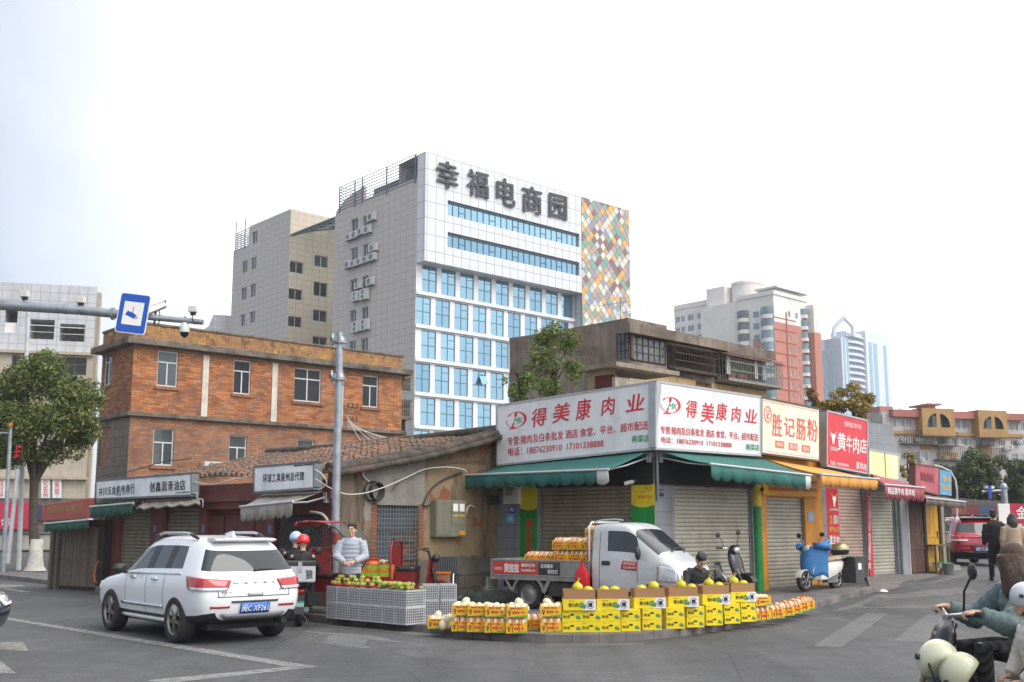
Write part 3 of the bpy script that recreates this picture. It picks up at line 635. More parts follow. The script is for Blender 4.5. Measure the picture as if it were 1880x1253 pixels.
# ---- awnings
def awning(label, fr, back, front, wb, wf, drop, mat, scal=9, vl=None, tip=True, vtext=None, group='fabric awnings'):
    o = fthing('awning', label, 'awning', fr, group)
    (bx0,by0),(bx1,by1) = back; (fx0,fy0),(fx1,fy1) = front
    B0,B1 = fr.uv(bx0,by0,wb), fr.uv(bx1,by1,wb); F0,F1 = fr.uv(fx0,fy0,wf), fr.uv(fx1,fy1,wf)
    mb = MB(); n = 14; k = 6; g = []
    for j in range(k+1):
        t = j/k; row = []
        for i in range(n+1):
            s_ = i/n; bu,bz = B0[0]+(B1[0]-B0[0])*s_, B0[1]+(B1[1]-B0[1])*s_; fu,fz = F0[0]+(F1[0]-F0[0])*s_, F0[1]+(F1[1]-F0[1])*s_
            sag = .05*math.sin(PI*t)*(.5+.5*math.sin(PI*s_))+.012*math.sin(s_*23+t*3)*math.sin(PI*t)
            row.append((bu+(fu-bu)*t, -(wb+(wf-wb)*t), bz+(fz-bz)*t-sag))
        g.append(row)
    for j in range(k):
        for i in range(n): mb.add([g[j][i],g[j+1][i],g[j+1][i+1],g[j][i+1]], [(0,1,2,3)], 0, True)
    c_ = mb.build('canopy', mat, o, weld=True); sm_ = c_.modifiers.new('cloth','SOLIDIFY'); sm_.thickness = .006
    mb = MB(); N = scal*8; vr = []
    for i in range(N+1):
        s_ = i/N; fu,fz = F0[0]+(F1[0]-F0[0])*s_, F0[1]+(F1[1]-F0[1])*s_
        d = drop*(.76+.24*abs(math.sin(PI*s_*scal))**.7); wv = .025*math.sin(s_*scal*2.7+1)
        vr.append([(fu,-wf-.004,fz),(fu,-wf+.01-wv*.6,fz-d*.5),(fu+.01*math.sin(s_*31),-wf+.02-wv,fz-d)])
    for i in range(N):
        for j in (0,1): mb.add([vr[i][j],vr[i][j+1],vr[i+1][j+1],vr[i+1][j]], [(0,1,2,3)], 1 if tip and ((1-s_ if False else i/N) > .93) else 0, True)
    v_ = mb.build('valance', [mat, TIP], o, weld=True); sm_ = v_.modifiers.new('cloth','SOLIDIFY'); sm_.thickness = .005
    if vtext:
        m2 = MB(); q = [(F0[0]+(F1[0]-F0[0])*.06, F0[1]-drop*.15),(F0[0]+(F1[0]-F0[0])*.72, F1[1]-drop*.15),(F0[0]+(F1[0]-F0[0])*.72, F1[1]-drop*.6),(F0[0]+(F1[0]-F0[0])*.06, F0[1]-drop*.6)]
        m2.text(vtext, bil(q, -wf-.012), 0, .03); m2.build_split('lettering', WHT, v_)
    mb = MB(); mb.cyl((F0[0]-.03,-wf,F0[1]),(F1[0]+.03,-wf,F1[1]),.028,n=10); mb.build('front_bar', ALU, o)
    for s_,e_ in ((.04,-1),(.97,1)):
        fu,fz = F0[0]+(F1[0]-F0[0])*s_, F0[1]+(F1[1]-F0[1])*s_; bu,bz = B0[0]+(B1[0]-B0[0])*s_, B0[1]+(B1[1]-B0[1])*s_-.12
        mb = MB(); mb.tube([(bu,-.06,bz),((bu+fu)/2+.05*e_,-(wb+wf)/2,(bz+fz)/2-.06),(fu,-wf+.03,fz-.02)],.022,6); mb.box(bu-.05,bu+.05,-.1,0,bz-.12,bz+.1); mb.build('arm', ALU, o)
    return o
TIP = MAT('awning_tip_grey', 'b9bfbd', .7, var=.12)
TEAL = MAT('awning_teal', '2b655e', .75, var=.08, scale=1.5, dirt='1f5a50', dirt_amt=.3, streak=.1)
awning('teal green awning with a scalloped valance under the long left-facing white sign', LW, ((917,856),(1192,828)), ((848,873),(1116,862)), .25, 1.35, .34, TEAL, 13)
awning('teal green awning right of the corner, rising under the right white sign', RW, ((1216,829),(1399,842)), ((1305,852),(1489,873)), .25, 1.35, .36, TEAL, 10)
OAW = MAT('awning_orange', 'd99a4a', .75, var=.07, dirt='b87c34', dirt_amt=.3)
awning('pale orange awning with a small scalloped edge under the cream sign', RW, ((1408,843),(1519,862)), ((1508,871),(1613,880)), .25, 1.5, .30, OAW, 13, tip=False)
MAW = MAT('awning_maroon', '9a4650', .75, var=.1, dirt='6e3038', dirt_amt=.3)
awning('maroon awning with white lettering on its valance, below the yellow green panel', RW, ((1597,868),(1652,884)), ((1624,890),(1697,896)), .15, 1.2, .42, MAW, 9, tip=False, vtext='精品黄牛肉 黑羊肉')
BAW = MAT('awning_brown', '6f625c', .8, var=.12, dirt='3b332f', dirt_amt=.4)
awning('drooping brown awning at the far end beside the red car', RW, ((1668,898),(1722,908)), ((1700,914),(1772,922)), .1, 1.0, .22, BAW, 12, tip=False)
# ================================================================ old tiled house and the lock-up shops along the left street
def tiles_mat():
    m, t, b = _base('old_clay_tiles'); v = _vec(t)
    c = _mix(t, _ramp(t, _noise(t, v, 9, 3), .38, .62), (.075,.045,.034), (.30,.155,.09)); c = _mix(t, _ramp(t, _noise(t, v, 1.1, 7, .7), .44, .62), c, (.085,.065,.052))
    t.links.new(c, b.inputs['Base Color']); b.inputs['Roughness'].default_value = .9; _bump(t, b, _noise(t, v, 30, 4), .4); return m
TILE = tiles_mat()
PLAST = MAT('old_plaster_ochre', (.36,.27,.16), .9, var=.22, scale=.9, dirt=(.11,.09,.068), dirt_amt=.85, dscale=.75, streak=.55, bump=.5, bscale=18)
def gable_mat():
    m, t, b = _base('patched_plaster'); v = _vec(t); sp = _n(t, 'ShaderNodeSeparateXYZ'); t.links.new(v, sp.inputs[0])
    n1 = _noise(t, v, .8, 7, .6); c = _mix(t, _ramp(t, n1, .35, .6), (.27,.19,.105), (.175,.128,.078))
    c = _mix(t, _ramp(t, _noise(t, _vec(t,(1.2,1.2,.35)), 1.3, 7, .65), .52, .66), c, (.07,.058,.046))         # damp staining
    # cement repair: a band in the middle of the wall and everything below about a metre
    wob = _n(t, 'ShaderNodeMath', operation='MULTIPLY_ADD'); t.links.new(_noise(t, v, 1.5, 5), wob.inputs[0]); wob.inputs[1].default_value = .5
    t.links.new(sp.outputs[2], wob.inputs[2]); lo = _n(t, 'ShaderNodeMath', operation='LESS_THAN'); t.links.new(wob.outputs[0], lo.inputs[0]); lo.inputs[1].default_value = 1.28
    cem = _mix(t, _ramp(t, _noise(t, v, 1.7, 7, .65), .4, .66), (.135,.118,.10), (.075,.066,.057)); c = _mix(t, lo.outputs[0], c, cem)
    x0 = _n(t, 'ShaderNodeMath', operation='COMPARE'); t.links.new(sp.outputs[0], x0.inputs[0]); x0.inputs[1].default_value = 1.95; x0.inputs[2].default_value = 1.02
    hi = _n(t, 'ShaderNodeMath', operation='GREATER_THAN'); t.links.new(sp.outputs[2], hi.inputs[0]); hi.inputs[1].default_value = 1.9
    pa = _n(t, 'ShaderNodeMath', operation='MULTIPLY'); t.links.new(x0.outputs[0], pa.inputs[0]); t.links.new(hi.outputs[0], pa.inputs[1])
    c = _mix(t, pa.outputs[0], c, _mix(t, _ramp(t, _noise(t, v, 2.2, 6), .35, .65), (.25,.235,.212), (.17,.158,.142)))
    lf = _n(t, 'ShaderNodeMath', operation='LESS_THAN'); xw = _n(t, 'ShaderNodeMath', operation='MULTIPLY_ADD'); t.links.new(_noise(t, v, 2.5, 5), xw.inputs[0]); xw.inputs[1].default_value = .3; t.links.new(sp.outputs[0], xw.inputs[2]); t.links.new(xw.outputs[0], lf.inputs[0]); lf.inputs[1].default_value = 1.08
    c = _mix(t, lf.outputs[0], c, _mix(t, _ramp(t, _noise(t, _vec(t,(4,4,.5)), 1.2, 7, .65), .4, .62), (.155,.122,.082), (.045,.038,.032)))
    red = _n(t, 'ShaderNodeMath', operation='GREATER_THAN'); t.links.new(_noise(t, _vec(t,(1,1,.8)), .9, 5, .55), red.inputs[0]); red.inputs[1].default_value = .585
    c = _mix(t, red.outputs[0], c, (.21,.075,.036))
    t.links.new(c, b.inputs['Base Color']); b.inputs['Roughness'].default_value = .92; _bump(t, b, _noise(t, v, 14, 6), .5, .03); return m
GABM = gable_mat()
K = AT(612, 1000, 22.3); K.z = 0
dg = (LP-K); dg.z = 0; GA = math.atan2(dg.y, dg.x); GW = Fr(K, GA); GL = dg.length
SA = R(-45); ds = Vector((math.cos(SA), math.sin(SA), 0)); SL0 = on_line(Vector((K.x,K.y,KH)), ds, 185); SL0.z = 0
SW = Fr(SL0, SA); SLn = (K-SL0).length
h = fthing('old_house', 'single storey old house with sagging clay tile roof and stained plaster gable', 'house', GW)
za, zb = V(GW, 625, 862), V(GW, 912, 797)       # verge heights at the street corner and at the ridge
dw = [*GW.rect(690,768,928,1100)]; dw = [dw[0],dw[1],-.2,V(GW,728,928)]
mb = MB(); mb.wall(0, GL, -.2, za-.25, [dw], .22)
mb.prism([(0,za-.25),(GL,za-.25),(GL,zb-.04),(0,za-.04)], 0, .2)
mb.build('wall', GABM, h)
def shop_local(u, y, z=0):
    p = SW.P(u, y, z)-GW.o; return Vector((p.dot(GW.u), -p.dot(GW.n), p.z))
hw = zb-.1
mb = MB()
a_, b_ = shop_local(0,.25), shop_local(SLn-.05,.25)
mb.hull([(a_.x,a_.y),(b_.x+.02,b_.y+.23),(GL-.01,.24),(GL-.01,9),(shop_local(0,6).x,shop_local(0,6).y)], -.2, za-.3, 0); mb.build('back_wall', PLAST, h)
# roof: from the eave above the lock-ups up to the ridge; individual cover-tile courses
ev0, ev1 = SW.P(-.4,-.12,V(SW,200,893)), SW.P(SLn+.15,-.12,za-.06)
rd1 = GW.P(GL+.25,-.25,zb+.06); slope_dir = (rd1-ev1)
rd0 = ev0+slope_dir+Vector((0,0,.0)); rd0.z = rd1.z-.05
def toL(p): q = p-GW.o; return Vector((q.dot(GW.u), -q.dot(GW.n), q.z))
mb = MB(); ncol = int((ev1-ev0).length/.24); nrow = int(slope_dir.length/.22)
e0, e1, r0, r1 = toL(ev0), toL(ev1), toL(rd0), toL(rd1)
rs = random.Random(5)
for i in range(ncol):
    s0, s1 = i/ncol, (i+1)/ncol; jz = rs.uniform(-.015,.015)
    for j in range(nrow):
        t0, t1 = j/nrow-.012, (j+1)/nrow+.02; sag = lambda s_,t: Vector((0,0,-.10*math.sin(PI*min(1,max(0,t)))-.06*math.sin(s_*9)))
        P_ = lambda s_,t: e0.lerp(e1,s_).lerp(r0.lerp(r1,s_),t)+sag(s_,t)
        dz = rs.uniform(-.012,.012)+jz; sm_ = (s0+s1)/2+rs.uniform(-.1,.1)/ncol; hw_ = .36/ncol
        lo, hi = .02+dz+.035, .02+dz
        A,B_,C_ = P_(sm_-hw_,t0),P_(sm_,t0),P_(sm_+hw_,t0); D_,E_,F_ = P_(sm_-hw_,t1),P_(sm_,t1),P_(sm_+hw_,t1); up = Vector((0,0,1))
        mb.add([A+up*(lo-.03),A.lerp(B_,.4)+up*(lo+.05),B_+up*(lo+.07),C_.lerp(B_,.4)+up*(lo+.05),C_+up*(lo-.03),D_+up*(hi-.03),D_.lerp(E_,.4)+up*(hi+.05),E_+up*(hi+.07),F_.lerp(E_,.4)+up*(hi+.05),F_+up*(hi-.03)],
               [(0,1,6,5),(1,2,7,6),(2,3,8,7),(3,4,9,8),(0,4,3,2,1)], 0)
for i in range(24):
    for j in range(10):
        q = [(i/24,j/10),((i+1)/24,j/10),((i+1)/24,(j+1)/10),(i/24,(j+1)/10)]; mb.add([P_(*c)+Vector((0,0,.0)) for c in q], [(0,1,2,3)], 1)
mb.build('roof', [TILE, MAT('tile_bed','2c211b',.95,var=.4,scale=6)], h)
mb = MB(); VM = MAT('verge_mortar', (.055,.045,.038), .95, var=.5, scale=4, dirt=(.16,.10,.07), dirt_amt=.6, dscale=2, bump=.6, bscale=15)
for j in range(14):                             # mortared verge along the gable
    p, q = e1.lerp(r1,j/14), e1.lerp(r1,(j+1)/14); s_ = -.10*math.sin(PI*j/14); s2_ = -.10*math.sin(PI*(j+1)/14)
    for dy, rr, zz in ((0,.10,.06),(-.12,.07,-.03),(.2,.09,.1)):
        mb.cyl((p.x,p.y+dy,p.z+zz+s_+rs.uniform(-.015,.015)),(q.x,q.y+dy,q.z+zz+s2_),rr,n=7)
mb.tube([r0+Vector((0,0,.08)),r0.lerp(r1,.3)+Vector((0,0,.02)),r0.lerp(r1,.7)+Vector((0,0,.05)),r1+Vector((0,0,.1))],.13,8)
mb.build('verge', VM, h)
# barred door of the gable
g_ = MB(); y0 = .06
for i in range(15): u = dw[0]+.05+(dw[1]-dw[0]-.1)*i/14; g_.cyl((u,y0,KH),(u,y0,dw[3]),.007,n=5)
for i in range(22): z = KH+(dw[3]-KH)*i/21; g_.cyl((dw[0],y0-.012,z),(dw[1],y0-.012,z),.006,n=5)
dr_ = MB(); DG = MAT('door_grey_green', '4b5357', .6, var=.2, dirt='22262a', streak=.3)
dr_.box(dw[0]+.02,dw[1]-.02,.12,.17,dw[3]-.58,dw[3]-.02); dr_.box(dw[0]+.02,(dw[0]+dw[1])/2-.02,.12,.17,KH,dw[3]-.62)
for z in (.2,.9,1.3): dr_.box((dw[0]+dw[1])/2+.02,dw[1]-.02,.12,.17,KH+z,KH+z+.09)
d_ = dr_.build('door', DG, h); g_.build('security_grille', MAT('grille_steel','8a9096',.5,.5), d_)
br = MB(); BRK = BRICK('jamb_brick', (.35,.11,.05), (.25,.08,.04), (.10,.075,.06), .22, .075, .012, .5, .9, .35, (.10,.07,.05), .5, 1.5)
br.box(dw[0]-.17,dw[0]-.005,-.012,.2,.15,dw[3]+.04); br.build('door_jamb', BRK, h); MB().box(dw[1]+.005,dw[1]+.17,-.012,.2,1.3,dw[3]+.04).build('door_jamb', BRK, h)
st = MB(); STN = BRICK('stone_base', (.13,.105,.09), (.10,.082,.07), (.05,.042,.036), .75, .30, .015, .5, .9, .35, (.05,.045,.04), .6, 1.2, bump=.6)
st.box(dw[1]+.5,GL-.02,-.02,-.001,-.1,.66); st.build('plinth', STN, h)
# ---- shops along the left street
SWL = 'row of old lock-up shops along the left street'
b = fthing('shop_row', 'low row of old lock-ups with tan shutters, maroon posts and maroon metal doors', 'shop', SW)
MAR = MAT('maroon_post_paint', '6f3c38', .65, var=.15, streak=.3, dirt='3b2320', dirt_amt=.5); MAR2 = MAT('maroon_metal_door', '5c2c28', .55, var=.18, streak=.3, dirt='35201d'); ZIG = MAT('grey_corrugated_gate', '6b6d6c', .6, .2, var=.15, streak=.4, dirt='393a39')
vt = V(SW,270,915); zt2 = V(SW,560,915)
ops = []
for x0,x1,yt in [(217,274,935),(300,363,932),(376,488,935),(502,590,945)]:
    ops.append([U(x0,SW),U(x1,SW),-.2,V(SW,(x0+x1)/2,yt)])
top = za-.2
mb = MB(); mb.wall(0, SLn-.02, -.2, top, ops, .2); mb.build('wall', MAR, b)
shutter('roller_shutter', b, ops[0][0]+.03, ops[0][1]-.03, KH, ops[0][3], .15, SH2); shutter('roller_shutter', b, ops[1][0]+.03, ops[1][1]-.03, KH, ops[1][3], .15, SH2)
o_ = ops[2]; mb = MB()
for i in range(4): w_ = (o_[1]-o_[0])/4; mb.box(o_[0]+i*w_+.012,o_[0]+(i+1)*w_-.012,.1+.02*(i%2),.17,KH,o_[3]-.15)
mb.build('door', MAR2, b, bevel=.006)
o_ = ops[3]; mb = MB(); mb.box(o_[0],o_[1],.15,.18,KH,o_[3]); mid = (o_[0]+o_[1])/2; gt = mb.build('gate', MAT('gate_back','3d3f40',.7), b)
for side in (0,1):
    mb = MB(); ua, ub = (o_[0]+.02,mid-.02) if side == 0 else (mid+.02,o_[1]-.02); W2 = ub-ua; H2 = o_[3]-KH-.05
    k = -H2
    while k < W2:                               # diagonal ribs clipped to the leaf
        a0_, a1_ = (k, 0), (k+H2, H2)
        xs0, xs1 = max(0,k), min(W2, k+H2)
        if xs1-xs0 > .08:
            z0_, z1_ = xs0-k, xs1-k
            if side == 0: pts = [(ua+xs0, KH+z0_),(ua+xs1, KH+z1_)]
            else: pts = [(ub-xs0, KH+z0_),(ub-xs1, KH+z1_)]
            mb.cyl((pts[0][0],.135,pts[0][1]),(pts[1][0],.135,pts[1][1]),.026,n=5)
        k += .11
    mb.build('gate_rib', ZIG, gt)
mb = MB(); mb.box(-.02,SLn-.05,-.07,-.001,ops[0][3]+.12,ops[0][3]+.3); mb.build('lintel', MAR, b)
mb = MB(); mb.box(U(181,SW),U(186,SW)+.02,-.1,.0,KH,vt); mb.build('drain_pipe', MAT('old_pipe','7d7b74',.7,var=.25,streak=.4), b)
for x in (283,372,495): MB().box(U(x,SW)-.06,U(x,SW)+.06,-.008,-.001,1.62,1.8).build('number_plate', MAT('blue_number_plate','5d7396',.5), b)
OLDW = MAT('sign_old_white', 'e8eaec', .5, var=.06, dirt='a9adb2', dirt_amt=.45, dscale=1.3, streak=.28); DFR = MAT('sign_frame_old', '6d7277', .6, .2, var=.2)
q = SW.quad(177,351,884,870,909,916, w=.55)
o = sign_box('shop_sign', 'long weathered white hardware signboard with dark characters over the tan shutters', SW, q, .55, mat=OLDW, fm=DFR)
mb = MB(); lett(mb, SW, 181.5,247,(896,888,904,911),'井川五金机电商行',.556,off=.03,sp=1.1); lett(mb, SW, 275,340,(886,881,900,904),'创鑫润滑油店',.556,off=.03,sp=1.15)
lett(mb, SW, 212,246,(908,905,907,910.5),'电话:22781633',.556); lett(mb, SW, 322,348,(904,902,905,907),'13505950566',.556); mb.build_split('lettering', DKTXT, o)
q = SW.quad(467,576,858.5,850,896,904, w=.5)
o = sign_box('shop_sign', 'grimy white tool agency signboard with dark characters left of the grey pole', SW, q, .5, mat=OLDW, fm=DFR)
mb = MB(); lett(mb, SW, 483,558,(871,866,882,887),'环球工具泉州总代理',.506,off=.025,sp=1.1); lett(mb, SW, 540,574,(855,852,853.5,857),'一一',.506); mb.build_split('lettering', DKTXT, o)
def sheet_awning(label, px_back, px_front, wb, wf, drop, mat, scal=10, fr=SW): return awning(label, fr, px_back, px_front, wb, wf, drop, mat, scal, tip=False)
DGR = MAT('awning_dark_green', '2e5a4a', .8, var=.12, dirt='1f3a31', dirt_amt=.4); OLDC = MAT('awning_old_canvas', '9a948a', .85, var=.15, dirt='5d564a', dirt_amt=.5, streak=.2)
awning('small dark green awning below the hardware sign', SW, ((180,921),(254,919)), ((166,931),(244,924)), .25, 1.0, .30, DGR, 12, tip=False)
awning('sagging canvas awning with brown valance beneath the tool agency sign', SW, ((482,907),(592,902)), ((442,931),(537,921)), .2, 1.15, .32, OLDC, 12, tip=False)
o = fthing('awning', 'battered grey sheet canopy over the second tan shutter', 'awning', SW, 'fabric awnings'); mb = MB()
qa = [SW.uv(270,920,.3),SW.uv(366,915,.3),SW.uv(368,925,1.0),SW.uv(249,934,1.0)]
for i in range(14):
    s0,s1 = i/14,(i+1)/14; up = lambda s_: .03*math.sin(s_*29)
    a=(qa[0][0]+(qa[1][0]-qa[0][0])*s0,-.3,qa[0][1]+(qa[1][1]-qa[0][1])*s0); b_=(qa[0][0]+(qa[1][0]-qa[0][0])*s1,-.3,qa[0][1]+(qa[1][1]-qa[0][1])*s1)
    c_=(qa[3][0]+(qa[2][0]-qa[3][0])*s1,-1.0,qa[3][1]+(qa[2][1]-qa[3][1])*s1+up(s1)); d_=(qa[3][0]+(qa[2][0]-qa[3][0])*s0,-1.0,qa[3][1]+(qa[2][1]-qa[3][1])*s0+up(s0)); mb.quad(a,d_,c_,b_)
c_ = mb.build('canopy', MAT('old_roof_sheet','7f7a72',.8,var=.25,scale=4,dirt='3f3a34'), o); m_ = c_.modifiers.new('t','SOLIDIFY'); m_.thickness = .03
# ---- wooden shack at the far left of the row
p1 = G(182,1078,KH); p0 = G(94,1073,KH); sv = p1-p0; SHF = Fr((p0.x,p0.y), math.atan2(sv.y,sv.x)); shl_ = math.hypot(sv.x,sv.y)
o = fthing('wooden_shack', 'weathered plank lock-up with a tall double door at the left end of the row', 'shed', SHF)
WD = MAT('weathered_planks', '6a6054', .9, var=.3, scale=2, streak=.7, dirt='3f3830', dirt_amt=.5, dscale=2); zt3 = V(SHF,140,955)
mb = MB(); mb.box(0,shl_,.06,2.8,-.1,zt3); mb.build('wall', MAT('shack_dark','37322c',.9,var=.3), o)
mb = MB(); n = 9; u0 = U(112,SHF); u1 = U(178,SHF)
for i in range(n): w_ = (u1-u0)/n; mb.box(u0+i*w_+.006,u0+(i+1)*w_-.006,.01+.008*(i%2),.055,KH-.02,zt3-.15-.03*(i%3))
for z in (.75,1.3): mb.box(u0,u1,-.01,.012,KH+z,KH+z+.05)
mb.build('door', WD, o); mb = MB(); mb.box(U(95,SHF),U(100,SHF),-.06,.05,0,zt3); mb.box(U(104,SHF),U(110,SHF),-.04,.05,0,zt3-.1); mb.build('post', WD, o)
FD = MAT('sign_faded_brick_red', 'a4564c', .7, var=.10, dirt='8a453f', dirt_amt=.5, streak=.2)
q = SHF.quad(77,166,928,914.5,951.5,957, w=.35); s_ = sign_box('shop_sign', 'faded brick red signboard with dull yellow characters above the plank lock-up', SHF, q, .35, mat=FD, frame=False)
mb = MB(); lett(mb, SHF, 87,153,(932,924,938,943),'阳明传动配件',.356,off=.02,sp=1.1); mb.build_split('lettering', MAT('dull_yellow_paint','a08a52',.6), s_)
awning('dark green awning below the faded brick red sign', SHF, ((82,956),(158,953)), ((82,962),(158,955)), .1, .7, .24, DGR, 12, tip=False)
# ================================================================ buildings behind
def window(par, u0, u1, v0, v1, y, fm, gm, nv=2, tr=.62, fw=.05, name='window', sill=None, T=None, sash=False):
    """a glazed opening: frame (part) and its pane (sub-part); tr = height share of the transom"""
    mb = MB(); d0, d1 = y-.03, y+.03
    mb.box(u0,u1,d0,d1,v0,v0+fw); mb.box(u0,u1,d0,d1,v1-fw,v1); mb.box(u0,u0+fw,d0,d1,v0+fw,v1-fw); mb.box(u1-fw,u1,d0,d1,v0+fw,v1-fw)
    zt_ = v0+(v1-v0)*tr if tr else v1-fw
    if tr: mb.box(u0+fw,u1-fw,d0-.003,d1,zt_-fw/2,zt_+fw/2)
    for i in range(1,nv): u = u0+(u1-u0)*i/nv; mb.box(u-fw/2,u+fw/2,d0-.006,d1-.01,v0+fw,v1-fw if not sash else zt_-fw/2)
    f = mb.build(name, fm, par)
    MB().quad((u0+fw*.5,y,v0+fw*.5),(u1-fw*.5,y,v0+fw*.5),(u1-fw*.5,y,v1-fw*.5),(u0+fw*.5,y,v1-fw*.5)).build('pane', gm, f)
    if sill: MB().box(u0-.12,u1+.12,-.09,-.002,v0-.16,v0-.03).build('sill', sill, f)
    if T is not None: f.matrix_local = T
    return f
def put(o, M): o.matrix_local = M; return o
WFR = MAT('white_window_frame', 'c9ccce', .45, var=.05)
GDARK = GLASS('dark_window_glass', (.035,.04,.045), .0, .04, .4); GDARK.node_tree.nodes['Principled BSDF'].inputs['Specular IOR Level'].default_value = .18
GMID = GLASS('grey_window_glass', (.10,.12,.125), .2, .06, .35)
BLUEG = GLASS('blue_coated_glass', (.28,.48,.61), .85, .04, .18, .12)
# ---------------- brick building
def brick_mat(name, bright):
    return BRICK(name, (.60*bright,.235*bright,.08*bright), (.27*bright,.085*bright,.038*bright), (.15*bright,.105*bright,.075*bright), .40, .105, .012, .5, .9, .42, (.13,.07,.045), .45, .35, .15, .5, -.1)
BRK1 = brick_mat('orange_brick', 1.0); BRK2 = brick_mat('shaded_side_brick', .82); BRK3 = BRICK('lower_brick', (.44,.19,.09), (.25,.10,.055), (.17,.13,.10), .34, .115, .016, .5, .9, .3, (.18,.13,.10), .5, .5, .1, .4)  # second brick repeats the first, darkened in colour for the shaded side wall
STB = BRICK('granite_blocks', (.22,.185,.15), (.185,.155,.125), (.11,.09,.075), .9, .45, .02, .5, .9, .25, (.12,.10,.085), .5, .6, .2, .4)
LEDGE = MAT('stained_concrete', (.17,.14,.11), .92, var=.35, scale=1.6, dirt=(.04,.034,.03), dirt_amt=.95, dscale=1.4, streak=.5, bump=.4, bscale=12)
def parapet_mat():
    m, t, b = _base('lichen_parapet'); xz, ob, z = _xz(t)
    br = _n(t, 'ShaderNodeTexBrick', Scale=1.0); br.inputs['Brick Width'].default_value = .36; br.inputs['Row Height'].default_value = .115; br.inputs['Mortar Size'].default_value = .014
    br.inputs['Color1'].default_value = (.40,.17,.08,1); br.inputs['Color2'].default_value = (.26,.10,.05,1); br.inputs['Mortar'].default_value = (.2,.14,.1,1); t.links.new(xz, br.inputs[0])
    c = _mix(t, _ramp(t, _noise(t, ob, 2.2, 7, .7), .42, .55), br.outputs['Color'], (.34,.19,.07)); c = _mix(t, _ramp(t, _noise(t, ob, 1.3, 5, .6), .57, .64), c, (.50,.29,.05))
    c = _mix(t, _ramp(t, _noise(t, ob, 1.9, 8, .75), .49, .62), c, (.10,.068,.04)); t.links.new(c, b.inputs['Base Color']); b.inputs['Roughness'].default_value = .95; _bump(t, b, _noise(t, ob, 8, 6), .6, .05); return m
PARA = parapet_mat()
TA_ = R(41.8); TL_ = R(41.8-90)
BC = AT(226, 1000, 48.5); BC.z = 0; BF = Fr(BC, TA_); dside = Vector((math.cos(TL_), math.sin(TL_), 0))
B0 = on_line(BC, dside, 166); B0.z = 0; BS = Fr(B0, TL_); bsl = (BC-B0).length
b = fthing('brick_building', 'three storey orange brick building with white pilasters and a lichen stained parapet', 'brick building', BF)
bl = U(738,BF,720); ztop = V(BF,300,600); zl1 = V(BF,228,636); zl2 = V(BF,228,756); zl1b = V(BF,228,618); zp = V(BF,272,592)
MS = sub_in(BS, b, BF)
up_w = [BF.rect(289,327,645,710), BF.rect(429,461,662,724), BF.rect(540,590,677,738), BF.rect(666,695,690,748)]
lo_w = [BF.rect(281,319,787,855), BF.rect(420,453,800,858), BF.rect(546,577,808,862)]
MB().wall(0,bl,zl2+.02,zl1,up_w,.22).build('upper_wall', BRK1, b)
MB().wall(0,bl,-.2,zl2-.18,lo_w,.22).build('lower_wall', BRK3, b)
mb = MB(); mb.hull([(.24,.24),(bl-.01,.24),(bl-.01,bsl-.01),(.24,bsl-.01)], -.2, zl1-.02, 0); mb.build('core', BRK2, b)
sup = [BS.rect(190,205,645,707)]; slo = [BS.rect(182,199,785,856)]
put(MB().wall(0,bsl,zl2+.02,zl1,sup,.22).build('side_wall', BRK2, b), MS); put(MB().wall(0,bsl,-.2,zl2-.18,slo,.1).build('side_wall', STB, b), MS)
mb = MB(); u0,u1,v0,v1 = slo[0]; mb.box(u0+.01,u1-.01,.06,.11,v0,v1); put(mb.build('bricked_up_window', BRK3, b), MS)
so_ = shop_local
# belt courses and parapet around the two visible sides
def belt(name, z0, z1, out_, mat, back=.3):
    mb = MB(); e = out_; 
    mb.hull([(-e,-e),(bl+e,-e),(bl+e,back),(back,back),(back,bsl+e),(-e,bsl+e)], z0, z1); return mb.build(name, mat, b, bevel=.03)
belt('floor_ledge', zl2-.18, zl2+.02, .22, LEDGE); belt('cornice', zl1+.13, zl1b-.02, .45, LEDGE); belt('lintel_band', zl1, zl1+.13, .03, MAT('faded_render','8d7263',.9,var=.2,scale=1,dirt='4f4037',streak=.3))
belt('parapet', zl1b-.02, zp-.12, .02, PARA); belt('coping', zp-.12, zp, .07, LEDGE)
PIL = MAT('pale_pilaster', 'd2c8bc', .85, var=.12, streak=.5, dirt='6d6259', dirt_amt=.5)
for x0,x1,yt in ((371,382,655),(499,509,670),(620,630,684)): MB().box(U(x0,BF,700),U(x1,BF,700),-.05,-.002,zl2+.02,zl1).build('pilaster', PIL, b)
BSILL = BRICK('sill_brick', (.40,.15,.06), (.30,.1,.045), (.15,.11,.09), .12, .3, .012, 0, .9, .3)
for i,(u0,u1,v0,v1) in enumerate(up_w): window(b, u0,u1,v0,v1,.12, WFR, GDARK if i else GMID, 2, .68, .06, sill=BSILL, sash=(i!=2))
for i,(u0,u1,v0,v1) in enumerate(lo_w): window(b, u0,u1,v0,v1,.12, WFR, GMID, 2, .62, .06, sill=BSILL, sash=True)
u0,u1,v0,v1 = sup[0]; f_ = window(b, u0,u1,v0,v1,.12, WFR, GMID, 2, .68, .06, sill=BSILL, sash=True, T=MS)
